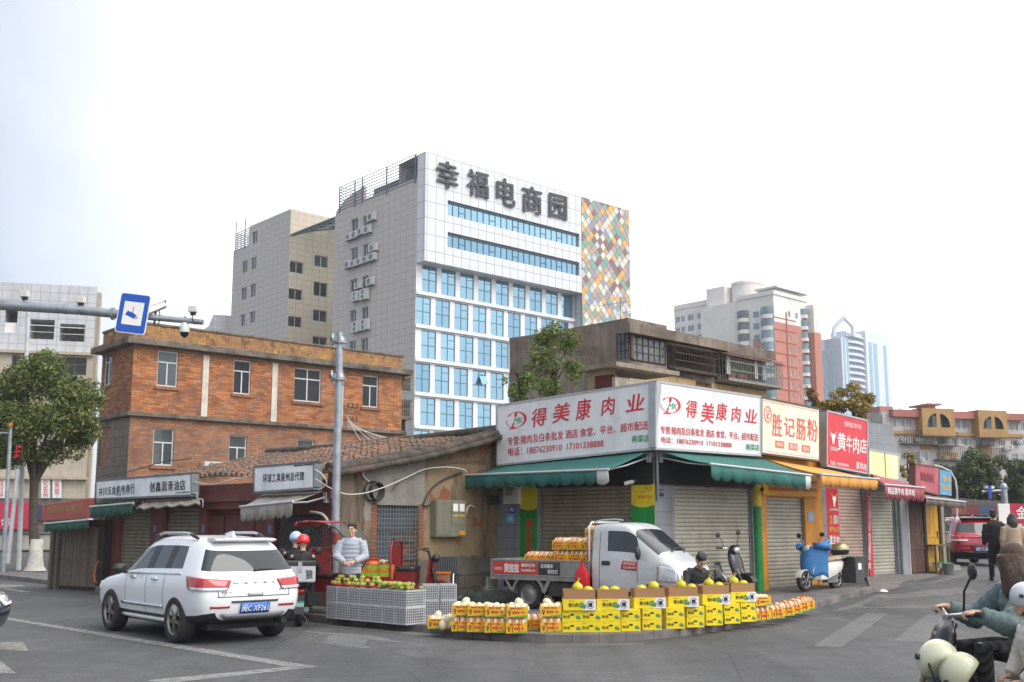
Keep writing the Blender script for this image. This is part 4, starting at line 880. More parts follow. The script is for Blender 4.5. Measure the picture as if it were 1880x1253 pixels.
# concrete balcony beyond the right end
mb = MB(); u0 = bl+.02; u1 = U(762,BF,760); zb0 = V(BF,748,763); 
mb.box(u0,u1,.3,4,zb0-.2,zb0); mb.box(u0,u1,.3,4,V(BF,748,690)-.12,V(BF,748,690)); mb.box(u0,u1,.3,4,V(BF,748,800)-.2,V(BF,748,800)+.05); bal = mb.build('balcony', LEDGE, b)
for zz in (zb0, zb0+1.45):
    for i in range(5):
        u = u0+.15+(u1-u0-.3)*i/4; MB().lathe([(.05,0),(.09,.12),(.04,.4),(.07,.55),(.05,.8)],8,T=Matrix.Translation((u,.36,zz))).build('baluster', LEDGE, bal)
    MB().box(u0,u1,.3,.42,zz+.8,zz+.92).build('handrail', LEDGE, bal)
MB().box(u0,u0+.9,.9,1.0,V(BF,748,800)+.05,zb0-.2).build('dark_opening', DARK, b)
# ---------------- white tower
TD = 113.0
TC = AT(757, 1000, TD); TC.z = 0; TF = Fr(TC, TA_); T0 = on_line(TC, dside, 600); T0.z = 0; TS = Fr(T0, TL_); tsl = (TC-T0).length
def panel_mat(name, c, joint, bw, bh, ms, rough=.45, var=.06, streak=.12):
    return BRICK(name, c, tuple(x*.985 for x in (hexc(c) if isinstance(c,str) else c)), joint, bw, bh, ms, 0, rough, var, None, 0, .7, streak, .08)
WPAN = panel_mat('white_cladding', 'd4d6da', '8f939b', 1.22, 1.85, .035); GPAN = panel_mat('warm_grey_cladding', 'bfbab5', '97928d', 1.15, .80, .028, .7); GPAN2 = panel_mat('beige_grey_cladding', 'b3a697', '8d8276', 1.15, .80, .028, .7)
WPL = MAT('white_render_band', 'd9dadc', .5, var=.04, streak=.1)
t_ = fthing('office_tower', 'white office tower with blue windows, five dark rooftop characters and a diamond patterned end', 'office building', TF)
MT = sub_in(TS, t_, TF); PJ = 1.5
xu = lambda px,y,w=0: TF.uv(px,y,w)[0]; xv = lambda px,y,w=0: TF.uv(px,y,w)[1]
uR = xu(1054,592); uD0 = xu(1067.5,450,PJ); uD1 = xu(1156.5,480,PJ); zr = xv(775,276,PJ); zbx = xv(772,477,PJ)
# rows of paired windows
led = [zbx]+[xv(757.5,y) for y in (539.5,601,663,726,787,846,905)]
A0, A8, wA = xu(764,560), xu(1022.5,590), (xu(789.5,560)-xu(764,560))*1.07; B0_, B8 = xu(773.5,630), xu(1031,560)
ops = []; rows = []
for r in range(len(led)-1):
    z1 = led[r]-(.06 if r else .0); z0 = led[r+1]+.43; st = (B0_,B8) if r % 2 == 0 else (A0,A8)
    for k in range(9):
        u = st[0]+(st[1]-st[0])*k/8
        if u+wA < uR: ops.append((u,u+wA,z0,z1-.08)); rows.append(r)
MB().wall(0,uR,-.2,zbx-.02,ops,.2).build('facade', MAT('white_stucco','dcdcde',.6,var=.03,streak=.06), t_)
for r in range(1,len(led)): MB().box(-.12,uR+.5,-.28,-.004,led[r],led[r]+.42).build('ledge', WPL, t_, bevel=.04)
MULL = MAT('blue_grey_mullion', '57717f', .4, .3, var=.05)
wp = None
for (u0,u1,z0,z1),r in zip(ops,rows):
    hgt = z1-z0
    if wp is None or abs(wp[1]-hgt) > .05:
        mb = MB(); w_ = u1-u0
        mb.box(0,w_,-.03,.05,0,.09); mb.box(0,w_,-.03,.05,hgt-.09,hgt); mb.box(0,.09,-.03,.05,.09,hgt-.09); mb.box(w_-.09,w_,-.03,.05,.09,hgt-.09); mb.box(w_/2-.045,w_/2+.045,-.035,.045,.09,hgt-.09); mb.box(.09,w_-.09,-.033,.045,hgt*.46,hgt*.46+.09); mb.box(w_/2+.045,w_-.09,-.032,.045,hgt*.76,hgt*.76+.07)
        f = mb.build('window', MULL, t_); MB().quad((0,0,0),(w_,0,0),(w_,0,hgt),(0,0,hgt)).build('pane', BLUEG, f); f.location = (u0,.12,z0); wp = (f,hgt)
    else: dup(wp[0], (u0,.12,z0), parent=t_)
# an open sash
u0,u1,z0,z1 = [o for o,r in zip(ops,rows) if r == 3][3]; mb = MB(); w_ = u1-u0; mb.add([(w_/2,.0,1.5+1.4),(w_-.05,.0,1.5+1.4),(w_-.05,-.7,1.6),(w_/2,-.7,1.6),(w_/2,.05,2.9),(w_-.05,.05,2.9),(w_-.05,-.65,1.6),(w_/2,-.65,1.6)],[(3,2,1,0),(4,5,6,7),(0,1,5,4),(2,3,7,6),(1,2,6,5),(3,0,4,7)]); o_ = mb.build('open_sash', BLUEG, t_); o_.location = (u0,.2,z0)
# projecting top storeys
sb = []
for (ya,yb,yc,yd) in ((368,397.5,430,453),(426,455,482.5,506)):
    a = TF.uv(822,ya,PJ); a2 = TF.uv(822,yb,PJ); c = TF.uv(1065.5,yc,PJ); c2 = TF.uv(1065.5,yd,PJ); sb.append((a[0],c[0]-.15,(a2[1]+c2[1])/2,(a[1]+c[1])/2))
mb = MB(); mb.wall(0,uD0-.004,zbx,zr,sb,.5,y=-PJ); mb.quad((0,-PJ,zbx),(0,.3,zbx),(uD0,.3,zbx),(uD0,-PJ,zbx)); mb.quad((0,-PJ,zbx),(0,-PJ,zr),(0,-.01,zr),(0,-.01,zbx)); mb.quad((0,-PJ,zr),(uD0,-PJ,zr),(uD0,4,zr),(0.3,4,zr)); mb.quad((.3,4,zbx),(.3,4,zr),(uD0,4,zr),(uD0,4,zbx)); mb.build('top_storeys', WPAN, t_)
for (u0,u1,v0,v1) in sb:
    mb = MB(); n = 23; y = -PJ+.35
    mb.box(u0,u1,y-.12,y+.05,v1-.28,v1-.002); mb.box(u0,u1,y-.05,y+.05,v0,v0+.08)
    for i in range(n+1): u = u0+.03+(u1-u0-.12)*i/n; mb.box(u,u+.06,y-.06,y+.05,v0+.08,v1-.28)
    for i in (2,7,11,16,19): u = u0+(u1-u0)*i/n; mb.box(u,u+(u1-u0)/n,y-.055,y+.05,v0+(v1-v0)*.38,v0+(v1-v0)*.38+.06)
    f = mb.build('window', MAT('dark_mullion','3f5563',.4,.3), t_); MB().quad((u0,y,v0),(u1,y,v0),(u1,y,v1),(u0,y,v1)).build('pane', BLUEG, f)
SGN = MAT('dark_grey_sign_metal', '3a3b41', .45, .2, var=.06)
for ch,x0,x1,a,b_,c,d in [('幸',803,842,292,303,351,341),('福',859,897,309,319,366,356),('电',913,946,325,333,382,373),('商',960,995,339,348,396,388),('园',1009.5,1041,354,362,405,397)]:
    q = TF.quad(x0,x1,a,b_,c,d,w=PJ+.25); mb = MB(); mb.text(ch, bil(q,-PJ-.25), 0, .028, nrm=(0,-.003,0)); o_ = mb.build('rooftop_character', SGN, t_); m_ = o_.modifiers.new('thick','SOLIDIFY'); m_.thickness = .1; m_.offset = -1
# diamond wall
mb = MB(); z0d, z1d = 2.0, xv(1068,361,PJ); mb.box(uD0,uD1,-PJ+.02,8,-.2,z1d-.02); mb.build('end_block', MAT('end_block_grey','8b8d92',.6), t_)
DC = [MAT('diamond_%s'%n,c,.4,var=.03) for n,c in (('pearl','bfc2c8'),('cream','d8d2ba'),('orange','dfa55c'),('tan','b39a80'),('maroon','86666a'),('teal','7aa396'),('mauve','9693a0'),('yellow','e2b230'))]
rs = random.Random(3); mb = MB(); dw_ = (uD1-uD0)/8.6; dh = dw_*1.12; i = 0; y = -PJ-.03
def clipq(pts, x0, x1, z0, z1):
    def cl(p, f_in, inter):
        r = []
        for a,b_ in zip(p, p[1:]+p[:1]):
            if f_in(a): r.append(a)
            if f_in(a) != f_in(b_): r.append(inter(a,b_))
        return r
    for k,v,sg in ((0,x0,1),(0,x1,-1),(1,z0,1),(1,z1,-1)):
        if not pts: return pts
        pts = cl(pts, lambda p: (p[k]-v)*sg >= 0, lambda a,b_: tuple(a[j]+(b_[j]-a[j])*(v-a[k])/(b_[k]-a[k]) for j in (0,1)))
    return pts
nr = int((z1d-z0d)/dh*2)+2
for r in range(nr):
    for k in range(11):
        cx = uD0+(k+.5*(r%2)-.3)*dw_; cz = z1d-r*dh/2; g = .045
        pts = clipq([(cx-dw_/2+g,cz),(cx,cz-dh/2+g),(cx+dw_/2-g,cz),(cx,cz+dh/2-g)], uD0+.03, uD1-.03, z0d, z1d-.03)
        mt = rs.choices(range(8),(16,15,14,15,16,15,12,1.2))[0]
        if len(pts) > 2: mb.add([(x,y-(.06 if rs.random()<.03 else 0),z) for x,z in pts],[tuple(range(len(pts)))],mt)
mb.build('diamond_cladding', DC, t_)
mb = MB(); mb.box(uR+.004,uD0-.004,-PJ+.3,4,-.2,zbx-.02); mb.build('return_wall', panel_mat('grey_return','a9adb3','7d8188',3,1.85,.035), t_)
# grey side wall of the tower
su = lambda px,y: TS.uv(px,y)[0]; sv_ = lambda px,y: TS.uv(px,y)[1]
tw = [TS.rect(644,657,402,425),TS.rect(666,677,396,419),TS.rect(643.5,656.5,455,479),TS.rect(665.5,676.5,449,473),TS.rect(642,655,513,537),TS.rect(664.5,676,507,531),TS.rect(641.5,654,570,594),TS.rect(663,676,564,588),TS.rect(640.5,653,627,650),TS.rect(662,675.5,622,645)]
zs1 = sv_(756,330); zs0 = sv_(610,386); us = su(668,352)
mb = MB(); mb.wall(0,tsl,-.2,zs1-1.6,tw,.35); o_ = mb.build('side_wall', GPAN, t_); put(o_, MT)
mb = MB(); mb.prism([(0,zs1-1.6),(tsl,zs1-1.6),(tsl,zs1),(us,zs1-.1),(us,zs1+1.6),(us-4,zs1+.9),(us-6,zs1-.2),(0,zs1-.9)],0,.4); mb.hull([(0,.36),(tsl-.4,.36),(tsl-.4,30),(0,30)],-.2,zs1-1.2); put(mb.build('side_parapet', GPAN, t_), MT)
for r in tw: window(t_, *r, .2, ALU, GMID, 2, 0, .08, T=MT)
mb = MB(); RAIL = MAT('roof_rail_steel','6d7078',.5,.4); zt_ = sv_(756,288)
for i in range(9): z = zs1-.3+(zt_-zs1+.3)*i/8; mb.box(1.0,tsl-.1,-.05,.03,z,z+.07); mb.box(.98,1.05,.03,9,z,z+.07)
for u in (1.0,1.0+(tsl)*.2,us-.2,us+(tsl-us)*.45,tsl-.3): mb.box(u-.12,u+.12,-.09,-.055,zs1-.6,zt_+.05)
put(mb.build('roof_railing', RAIL, t_), MT); put(MB().box(us+.3,tsl-.2,1.2,8,zs1-.5,zt_-1.3).build('roof_plant_room', MAT('plant_room','787a80',.7), t_), MT)
AC = MAT('ac_casing','c2c2bf',.5,var=.06); FAN = MAT('ac_fan_grille','6f7173',.6)
def ac_unit(label, fr, x0, x1, yt, yb, w=.45, group='air conditioner units on the tower side wall', tall=False):
    u0,u1,v0,v1 = fr.rect(x0,x1,yt,yb,w); o = thing('air_conditioner', label, 'air conditioner', fr.P(u0,-.02,v0), fr.a, group)
    W_,H_ = max(.35,u1-u0), max(.35,v1-v0); mb = MB(); mb.box(0,W_,-w,-.08,0,H_); mb.build('casing', AC, o, bevel=.02)
    mb = MB()
    for k in range(2 if tall else 1): hz = H_*(.27+.46*k if tall else .5); mb.cyl((W_*.4,-w-.015,hz),(W_*.4,-w+.05,hz),min(W_,H_/(2 if tall else 1))*.38,n=14)
    mb.build('fan_grille', FAN, o); MB().box(0,W_,-w,-.0,-.06,-.003).build('bracket', GREYM, o); return o
acs = [(634,644,429,441),(644.5,655,424,437),(655.5,666,419,431),(666.5,679,414,428),(673,687,391,405),(632,642,479,492),(642.5,652,478,490),(653,664,474,486),(665,674.5,470,482),(675,688,464.5,478),(676,690,448.5,461.5),(671,684,509.5,523.5),(650,661,520,530)]
place = {0:'leftmost in the top row of four',1:'second from the left in the top row',2:'third from the left in the top row',3:'rightmost in the top row',4:'topmost of all by the top window',5:'leftmost of the five in the second row',6:'second from the left in the second row',7:'middle one of the second row',8:'fourth from the left in the second row',9:'rightmost in the second row',10:'above the right end of the second row',11:'beside the third right window',12:'smallest one before a left window'}
for i,a in enumerate(acs): ac_unit('white air conditioner on grey tower side, '+place[i], TS, *a)
for i,a in enumerate([(645,657,535,553),(659.5,674,530.5,550),(645,658,590,610),(659.5,675,586,606)]): ac_unit('tall twin-fan air conditioner on the grey tower side, %s of the %s pair' % (('left','right')[i%2],('upper','lower')[i//2]), TS, *a, tall=True)
# grey annex left of the tower
ND = 134.0; NC = AT(514, 1000, ND); NC.z = 0; NF = Fr(NC, TA_); N0 = on_line(NC, dside, 407.5); N0.z = 0; NS = Fr(N0, TL_); nsl = (NC-N0).length
n_ = fthing('annex_block', 'warm grey panelled annex block left of the white tower, with paired small windows', 'office building', NF); MN = sub_in(NS, n_, NF)
nw = [NS.rect(*r) for r in [(462.5,472,426,448),(444,454,480,501),(460.5,470.5,473,494.5),(442,452.5,529,551),(459,469,522.5,545),(441,450,577.5,599),(457.5,468,572.5,593)]]
fw = [NF.rect(*r) for r in [(532,557,481,502),(577.5,602,470,491),(530,555,531,551),(576,601,519,545),(529,554,581.5,601),(575,600,570,591),(574,600,619,640)]]
zn = NS.uv(512,393)[1]; zl = NS.uv(412,469)[1]; ul = NS.uv(457,440)[0]; zf = NF.uv(520,425)[1]
mb = MB(); mb.wall(0,nsl,-.2,zl,nw[1:],.3); mb.wall(ul,nsl,zl,zn,nw[:1],.3); put(mb.build('side_wall', GPAN, n_), MN)
mb = MB(); mb.wall(0,26,-.2,zf,fw,.3); mb.build('front_wall', GPAN2, n_)
mb = MB(); mb.hull([(.37,.32),(26,.32),(26,12),(14,12),(14,nsl),(.36,nsl),(.36,.32)],-.2,zl-.05); mb.hull([(.32,.31),(13,.31),(13,3),(.32,nsl-ul)],zl-.05,zn-.01); mb.build('core', GPAN2, n_); MB().box(0,13,0,.3,zf+.003,zn).build('front_wall', GPAN2, n_)
for r in nw: window(n_, *r, .18, ALU, GMID, 2, 0, .08, T=MN)
for r in fw: window(n_, *r, .18, ALU, GDARK, 2, 0, .08)
mb = MB()
for i in range(9): z = zl+(NS.uv(418,437)[1]-zl)*i/8; mb.box(.6,ul-.05,-.02,.05,z,z+.08); mb.box(.55,.62,.05,6,z,z+.08)
for u in (.6,ul*.75): mb.box(u-.1,u+.1,-.06,-.025,zl-.3,zl+4.2)
put(mb.build('roof_railing', RAIL, n_), MN)
mb = MB(); z0 = NF.uv(516,428)[1]; gl = MB(); CL = CLEAR('canopy_polycarbonate',(.78,.88,.84),.2,.8)
for j in range(7):
    y = -j*2.0; pts = []
    for i in range(9): t = i/8; pts.append((.2+t*24, y, z0+4.4*math.sin(t*PI*.5)**.8))
    mb.tube(pts, .14, 6)
for i in range(9): t = i/8; mb.cyl((.2+t*24,0,z0+4.4*math.sin(t*PI*.5)**.8),(.2+t*24,-12,z0+4.4*math.sin(t*PI*.5)**.8),.12,n=5)
c_ = mb.build('roof_canopy', MAT('canopy_frame','54666a',.5,.3), n_)
for i in range(8):
    t0,t1 = i/8,(i+1)/8; gl.quad((.2+t0*24,0,z0+.2+4.4*math.sin(t0*PI*.5)**.8),(.2+t1*24,0,z0+.2+4.4*math.sin(t1*PI*.5)**.8),(.2+t1*24,-12,z0+.2+4.4*math.sin(t1*PI*.5)**.8),(.2+t0*24,-12,z0+.2+4.4*math.sin(t0*PI*.5)**.8))
gl.build('canopy_sheet', CL, c_)
# ---------------- old concrete house behind the corner shop
OD = 40.0; OC = AT(1161, 1000, OD); OC.z = 0; OF = Fr(OC, RA); O0 = on_line(OC, dl, 935); O0.z = 0; OS = Fr(O0, LA); osl = (OC-O0).length
o = fthing('old_apartment_house', 'brown stained concrete house with caged balconies above the corner shop', 'apartment house', OF); MO = sub_in(OS, o, OF)
OCON = MAT('old_brown_concrete', (.235,.185,.147), .92, var=.38, scale=.8, dirt=(.05,.042,.036), dirt_amt=.85, dscale=.6, streak=.7, bump=.3, bscale=12); OCH = MAT('ochre_render', (.50,.34,.18), .9, var=.12, dirt=(.28,.18,.10), dirt_amt=.5, streak=.35)
zo = OF.uv(1165,592)[1]; zoL = OS.uv(940,628)[1]; uo = lambda px,y: OF.uv(px,y)[0]; vo = lambda px,y: OF.uv(px,y)[1]
oe = uo(1406,690); zpar = vo(1195,604); zb_ = vo(1195,622); zf_ = vo(1195,668); zc = vo(1312,686)
sw_ = OS.rect(1131,1160,612,660); put(MB().wall(0,osl,-.2,zpar,[sw_],.15).build('side_wall', OCON, o), MO)
u2 = uo(1222,640); u3 = uo(1307,660)
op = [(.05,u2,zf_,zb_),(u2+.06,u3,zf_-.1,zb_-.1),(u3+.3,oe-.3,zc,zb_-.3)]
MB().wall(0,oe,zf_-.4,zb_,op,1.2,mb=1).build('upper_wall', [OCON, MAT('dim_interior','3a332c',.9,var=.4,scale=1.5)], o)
vent = [(uo(1277,700),uo(1306,700),vo(1290,711),vo(1290,688))]
MB().wall(0,oe,-.2,zf_-.4,vent,.3).build('lower_wall', OCH, o)
mb = MB(); mb.box(-.35,oe+.3,-.35,.1,zb_,zpar); mb.box(.02,oe-.02,1.25,osl-.1,zf_-.4,zpar-.02); mb.box(.31,oe-.02,.31,osl-.1,-.2,zf_-.41); mb.build('parapet', OCON, o)
mb = MB(); mb.hull([(0,.02),(uo(1225,600),.02),(uo(1225,600),osl-.2),(0,osl-.2)], zpar-.01, vo(1200,593)); mb.build('roof_room', OCON, o)
put(MB().prism([(0,zpar),(osl,zpar),(osl,zo),(0,zpar+.15)],.0,.25).build('side_parapet', OCON, o), MO)
IRON = MAT('rusty_iron','4a403a',.7,.3,var=.3,scale=6); PG = [GLASS('dusty_pane',(.18,.19,.19),.2,.25,.5,3.0)]
def steel_window(par, u0,u1,v0,v1,y,nu,nv,T=None):
    mb = MB()
    for i in range(nu+1): u = u0+(u1-u0)*i/nu; mb.box(u-.02,u+.02,y-.02,y+.02,v0,v1)
    for i in range(nv+1): z = v0+(v1-v0)*i/nv; mb.box(u0,u1,y-.018,y+.018,z-.02,z+.02)
    f = mb.build('window', IRON, par); MB().quad((u0,y+.005,v0),(u1,y+.005,v0),(u1,y+.005,v1),(u0,y+.005,v1)).build('pane', PG[0], f)
    if T is not None: f.matrix_local = T
steel_window(o,*sw_,.06,4,3,MO); steel_window(o,.1,u2-.05,zf_+.05,zb_-.03,-.02,6,3)
def cage(par, name, u0,u1,v0,v1,w,n,mat,floor=True):
    mb = MB()
    for i in range(n+1):
        u = u0+(u1-u0)*i/n; mb.box(u-.009,u+.009,-w-.009,-w+.009,v0,v1)
    for i in range(5):
        for u in (u0,u1): mb.box(u-.009,u+.009,-w*i/5-.009,-w*i/5+.009,v0,v1)
    for k in range(4): z = v0+(v1-v0)*k/3; mb.box(u0,u1,-w-.012,-w+.012,z-.015,z+.015)
    if floor: mb.box(u0,u1,-w-.01,-.005,v0-.1,v0-.02)
    return mb.build(name, mat, par)
cage(o,'balcony_cage',u2+.15,u3-.05,zf_-.05,zb_-.15,.35,16,IRON)
cg = cage(o,'balcony_cage',u3+.15,oe+.25,zc-.25,vo(1312,650),.7,34,MAT('grey_iron','85857f',.6,.3))
mb = MB(); mb.add([(u3+.1,-.8,vo(1312,650)-.12),(oe+.3,-.8,vo(1312,650)-.12),(oe+.3,0,vo(1312,650)+.15),(u3+.1,0,vo(1312,650)+.15)],[(0,1,2,3)]); k_ = mb.build('cage_roof', MAT('red_brown_sheet','7b4a3c',.7,var=.25,scale=3), o); m_ = k_.modifiers.new('t','SOLIDIFY'); m_.thickness = .04
for x0,x1,yt,yb in ((1227,1271,675,692),(1312,1353,690,707)):
    u0,u1,v0,v1 = OF.rect(x0,x1,yt,yb); mb = MB(); mb.box(u0,u1,-.004,-.001,v0,v1,1)
    for i in range(12): u = u0+.05+(u1-u0-.1)*i/11; mb.tube([(u,-.05,v0),(u+.05,-.06,(v0+v1)/2),(u,-.05,v1)],.028,5)
    mb.build('balustrade', [MAT('old_baluster','8f7f6c',.9,var=.2),DARK], o)
u0,u1,v0,v1 = vent[0]; mb = MB()
for i in range(5): u = u0+(u1-u0)*(i+.5)/5; mb.lathe([((u1-u0)/11,-.03),((u1-u0)/11,.03),((u1-u0)/15,.03),((u1-u0)/15,-.03),((u1-u0)/11,-.03)],12,T=Matrix.Translation((u,.05,(v0+v1)/2))@Matrix.Rotation(PI/2,4,'X'))
mb.build('ornament_ring', MAT('old_baluster','8f7f6c'), o)
# plants and towels on the balcony
GRNP = MAT('pot_plant_green',(.06,.11,.03),.8,var=.4,scale=12)
for i,px in enumerate((1330,1344,1352)):
    u = uo(px,690); ob = thing('potted_plant', ['leafy pot plant at the left of the caged balcony','small pot plant in the middle of the caged balcony','pot plant next to the hanging towel on the caged balcony'][i],'plant',OF.P(u,-.35,zc-.24),0,'pot plants on the caged balcony')
    MB().lathe([(.0,0),(.13,0),(.17,.28),(.14,.28),(0,.24)],10).build('pot', MAT('clay_pot','8c4f36',.8), ob); mb = MB(); rs = random.Random(i)
    for k in range(60):
        c = Vector((rs.gauss(0,.13),rs.gauss(0,.1),.45+rs.gauss(0,.12))); a = Vector((rs.gauss(0,1),rs.gauss(0,1),rs.gauss(0,1))).normalized()*.07; bb = a.orthogonal().normalized()*.035; mb.quad(c-a-bb,c+a-bb,c+a+bb,c-a+bb)
    mb.build('foliage', GRNP, ob)
for i,(px,c,l) in enumerate(((1320,'d8d8d2','white towel hanging at the left of the caged balcony'),(1371,'dcdcd8','white sheet hanging in the middle of the caged balcony'),(1386,'b9cbe0','pale blue cloth hanging at the right of the caged balcony'))):
    u = uo(px,690); mb = MB(); n=6
    for k in range(n): mb.quad((u-.13+.26*k/n,-.5+.03*(k%2),zc-.05),(u-.13+.26*(k+1)/n,-.5+.03*((k+1)%2),zc-.05),(u-.13+.26*(k+1)/n,-.5+.02*((k+1)%2),zc+.75),(u-.13+.26*k/n,-.5+.02*(k%2),zc+.75))
    q_ = fthing('hanging_cloth', l, 'laundry', OF, 'laundry on the caged balcony'); c_ = mb.build('cloth', MAT('cloth_'+c,c,.8), q_); m_ = c_.modifiers.new('t','SOLIDIFY'); m_.thickness = .01
# roof hut
HC = AT(1134, 1000, 30.5); HC.z = 0; HF = Fr(HC, RA); H0 = on_line(HC, dl, 1083); H0.z = 0; HS = Fr(H0, LA); hsl = (HC-H0).length
o = fthing('roof_hut', 'small plastered roof hut with a slab roof and brown red door above the white signs', 'shed', HF); MH = sub_in(HS, o, HF)
zh0, zh1 = 3.6, HS.uv(1100,680)[1]; dd = HS.rect(1091,1128,689,730)
put(MB().wall(0,hsl,zh0,zh1,[(dd[0],dd[1],zh0,dd[3])],.12).build('front_wall', MAT('hut_plaster','a08c74',.9,var=.2,dirt='5c4c3c',streak=.4), o), MH)
put(MB().box(dd[0],dd[1],.06,.1,zh0,dd[3]).build('door', MAT('hut_door','5f2a22',.7,var=.15), o), MH)
mb = MB(); mb.box(0,2.2,0,.12,zh0,zh1-.25); mb.build('side_wall', MAT('hut_white_plaster','b9b0a2',.9,var=.2,dirt='6d5d4a',dirt_amt=.7,dscale=1.5), o)
mb = MB(); mb.hull([(-.35,-.35),(2.6,-.35),(2.6,hsl),(-.35,hsl+.3)], zh1, zh1+.13); r_ = mb.build('roof', MAT('hut_slab','8b7f70',.9,var=.25,dirt='3e362e',streak=.3), o)
# ---------------- far towers
RD = 262.0
def frames(px_corner, depth, px_left, px_right, a=TA_):
    c = AT(px_corner, 1000, depth); c.z = 0; f = Fr(c, a); dirS = Vector((math.cos(a-PI/2), math.sin(a-PI/2), 0))
    p0 = on_line(c, dirS, px_left); p0.z = 0; s_ = Fr(p0, a-PI/2)
    pr = on_line(c, f.u, px_right); return f, s_, (c-p0).length, (pr-c).length
RW1 = MAT('tower_white_tile','dcd8d2',.6,var=.05,scale=.15,dirt='a8a6a4',dirt_amt=.4,dscale=.12,streak=.15); RO1 = MAT('tower_orange_tile','b5705c',.65,var=.08,scale=.2,streak=.15); FG = GLASS('far_glass',(.22,.30,.34),.45,.08,.45,.35)
AF, AS, asl, afl = frames(1437, RD, 1366, 1500)
r_ = fthing('residential_tower', 'tall white and orange residential tower with curved balconies, behind the cream sign', 'apartment tower', AF)
MA = sub_in(AS, r_, AF); zt_ = AS.uv(1437,537)[1]; zo1 = AF.uv(1440,594)[1]; zlo = AF.uv(1440,594)[1]-3
fl = 3.05; nfl = int(zt_/fl)
fw = []
for k in range(nfl-1):
    z = zt_-2.0-fl*(k+1)
    for px in (1447.5,1461): u = AF.uv(px,600)[0]; fw.append((u,u+1.1,z,z+1.5))
MB().wall(0,afl,zo1,zt_,[w for w in fw if w[2] > zo1],.25).build('front_wall', RW1, r_); MB().wall(0,afl,-.2,zo1-.02,[w for w in fw if w[2] < zo1-1.6 and w[2] > 0],.25).build('front_wall', RO1, r_)
for w in fw:
    if w[2] > zo1 or (w[2] < zo1-1.6 and w[2] > 12): window(r_, *w, .15, WFR, FG, 2, 0, .1)
mb = MB()
for k in range(nfl-1): z = zt_-fl*(k+1)-2.9; mb.box(-.2,afl*.62,-.12,-.003,z,z+.18)
mb.box(afl*.33,afl*.36,-.13,-.004,10,zt_-4); mb.build('string_course', MAT('tower_brown_band','8b4a3c',.7), r_)
mb = MB(); mb.hull([(.3,.3),(afl-.01,.3),(afl-.01,asl+12),(.3,asl+12)],-.2,zt_-.05); mb.build('core', RW1, r_)
# left face with bowed bays
mb = MB(); mb.wall(0,asl,-.2,zt_,[],.2); put(mb.build('side_wall', RW1, r_), MA)
mo = MB(); mo.box(asl*.42,asl*.62,-.08,-.003,8,AS.uv(1400,640)[1] if False else zo1-4); put(mo.build('side_wall', RO1, r_), MA)
for k in range(1, nfl-1):
    z = zt_-fl*(k+1)
    if z < 14: break
    for (c0,c1,dp,nm) in ((.02,.34,1.5,'balcony'),(.66,.98,1.3,'bay_window')):
        u0,u1 = asl*c0,asl*c1; mb = MB(); n = 8; a = [(u0+(u1-u0)*i/n, -dp*math.sin(PI*(i/n)*.86+.22) ) for i in range(n+1)]
        for (xa,ya),(xb,yb) in zip(a,a[1:]):
            mb.quad((xa,ya,z),(xb,yb,z),(xb,yb,z+1.05),(xa,ya,z+1.05),0); mb.quad((xa,ya*.97,z+1.05),(xb,yb*.97,z+1.05),(xb,yb*.97,z+fl-.02),(xa,ya*.97,z+fl-.02),1)
            mb.quad((xa,ya,z),(xa,.1,z),(xb,.1,z),(xb,yb,z),0); mb.quad((xa,ya*1.12,z+.0),(xb,yb*1.12,z+.0),(xb,yb*1.12,z+.22),(xa,ya*1.12,z+.22),0)
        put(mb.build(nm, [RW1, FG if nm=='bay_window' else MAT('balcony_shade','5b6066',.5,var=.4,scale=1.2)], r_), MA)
    put(MB().box(asl*.45,asl*.60,-.14,-.09,z+.9,z+2.4).build('window', FG, r_), MA)
mb = MB()                                        # roofline: penthouse, round water tank, stepped blocks
z1 = AF.uv(1450,519)[1]; mb.box(.5,afl*1.0,-.8,6,zt_+1.8,zt_+2.3); mb.box(2,afl*.8,.6,6,zt_,zt_+1.8); mb.hull([(-.3,-.3),(afl+.3,-.3),(afl+.3,.0),(0,0),(0,asl),(-.3,asl)],zt_-.02,zt_+1.0); mb.build('penthouse', RW1, r_)
p = AT(1388,1000,RD+16)-AF.o; lx,ly = p.dot(AF.u),-p.dot(AF.n); zc0,zc1 = AT(1388,552,RD+16).z,AT(1388,526,RD+16).z; mb = MB(); mb.cyl((lx,ly,0),(lx,ly,zc1),4.1,n=28); mb.cyl((lx,ly,zc1),(lx,ly,zc1+.7),4.3,n=28); mb.build('water_tank_tower', RW1, r_)
p = AT(1339,1000,RD+18)-AF.o; lx,ly = p.dot(AF.u),-p.dot(AF.n); mb = MB(); mb.box(lx-1.5,lx+3,ly-2,ly+4,0,AT(1339,529,RD+18).z); mb.build('stair_tower', RW1, r_)
p = AT(1508,1000,RD+10)-AF.o; lx,ly = p.dot(AF.u),-p.dot(AF.n); zq = AT(1508,562,RD+10).z; zq2 = AT(1508,613,RD+10).z; MB().box(lx-1.4,lx+1.8,ly-1.5,ly+5,zq2,zq).build('wing', RW1, r_); MB().box(lx-1.38,lx+1.78,ly-1.48,ly+5,0,zq2-.01).build('wing', RO1, r_)
mb = MB()
for k in range(nfl-2):
    z = zt_-fl*(k+1)-1.6; mb = MB(); u = afl*.86; a = [(u-1.2+2.4*i/6,-1.3*math.sin(PI*i/6)) for i in range(7)]
    for (xa,ya),(xb,yb) in zip(a,a[1:]): mb.quad((xa,ya,z),(xb,yb,z),(xb,yb,z+.9),(xa,ya,z+.9),0); mb.quad((xa,ya*.95,z+.9),(xb,yb*.95,z+.9),(xb,yb*.95,z+2.5),(xa,ya*.95,z+2.5),1); mb.quad((xa,ya,z),(xa,0,z),(xb,0,z),(xb,yb,z),0)
    if z > 20: mb.build('bay_window', [RW1,FG], r_)
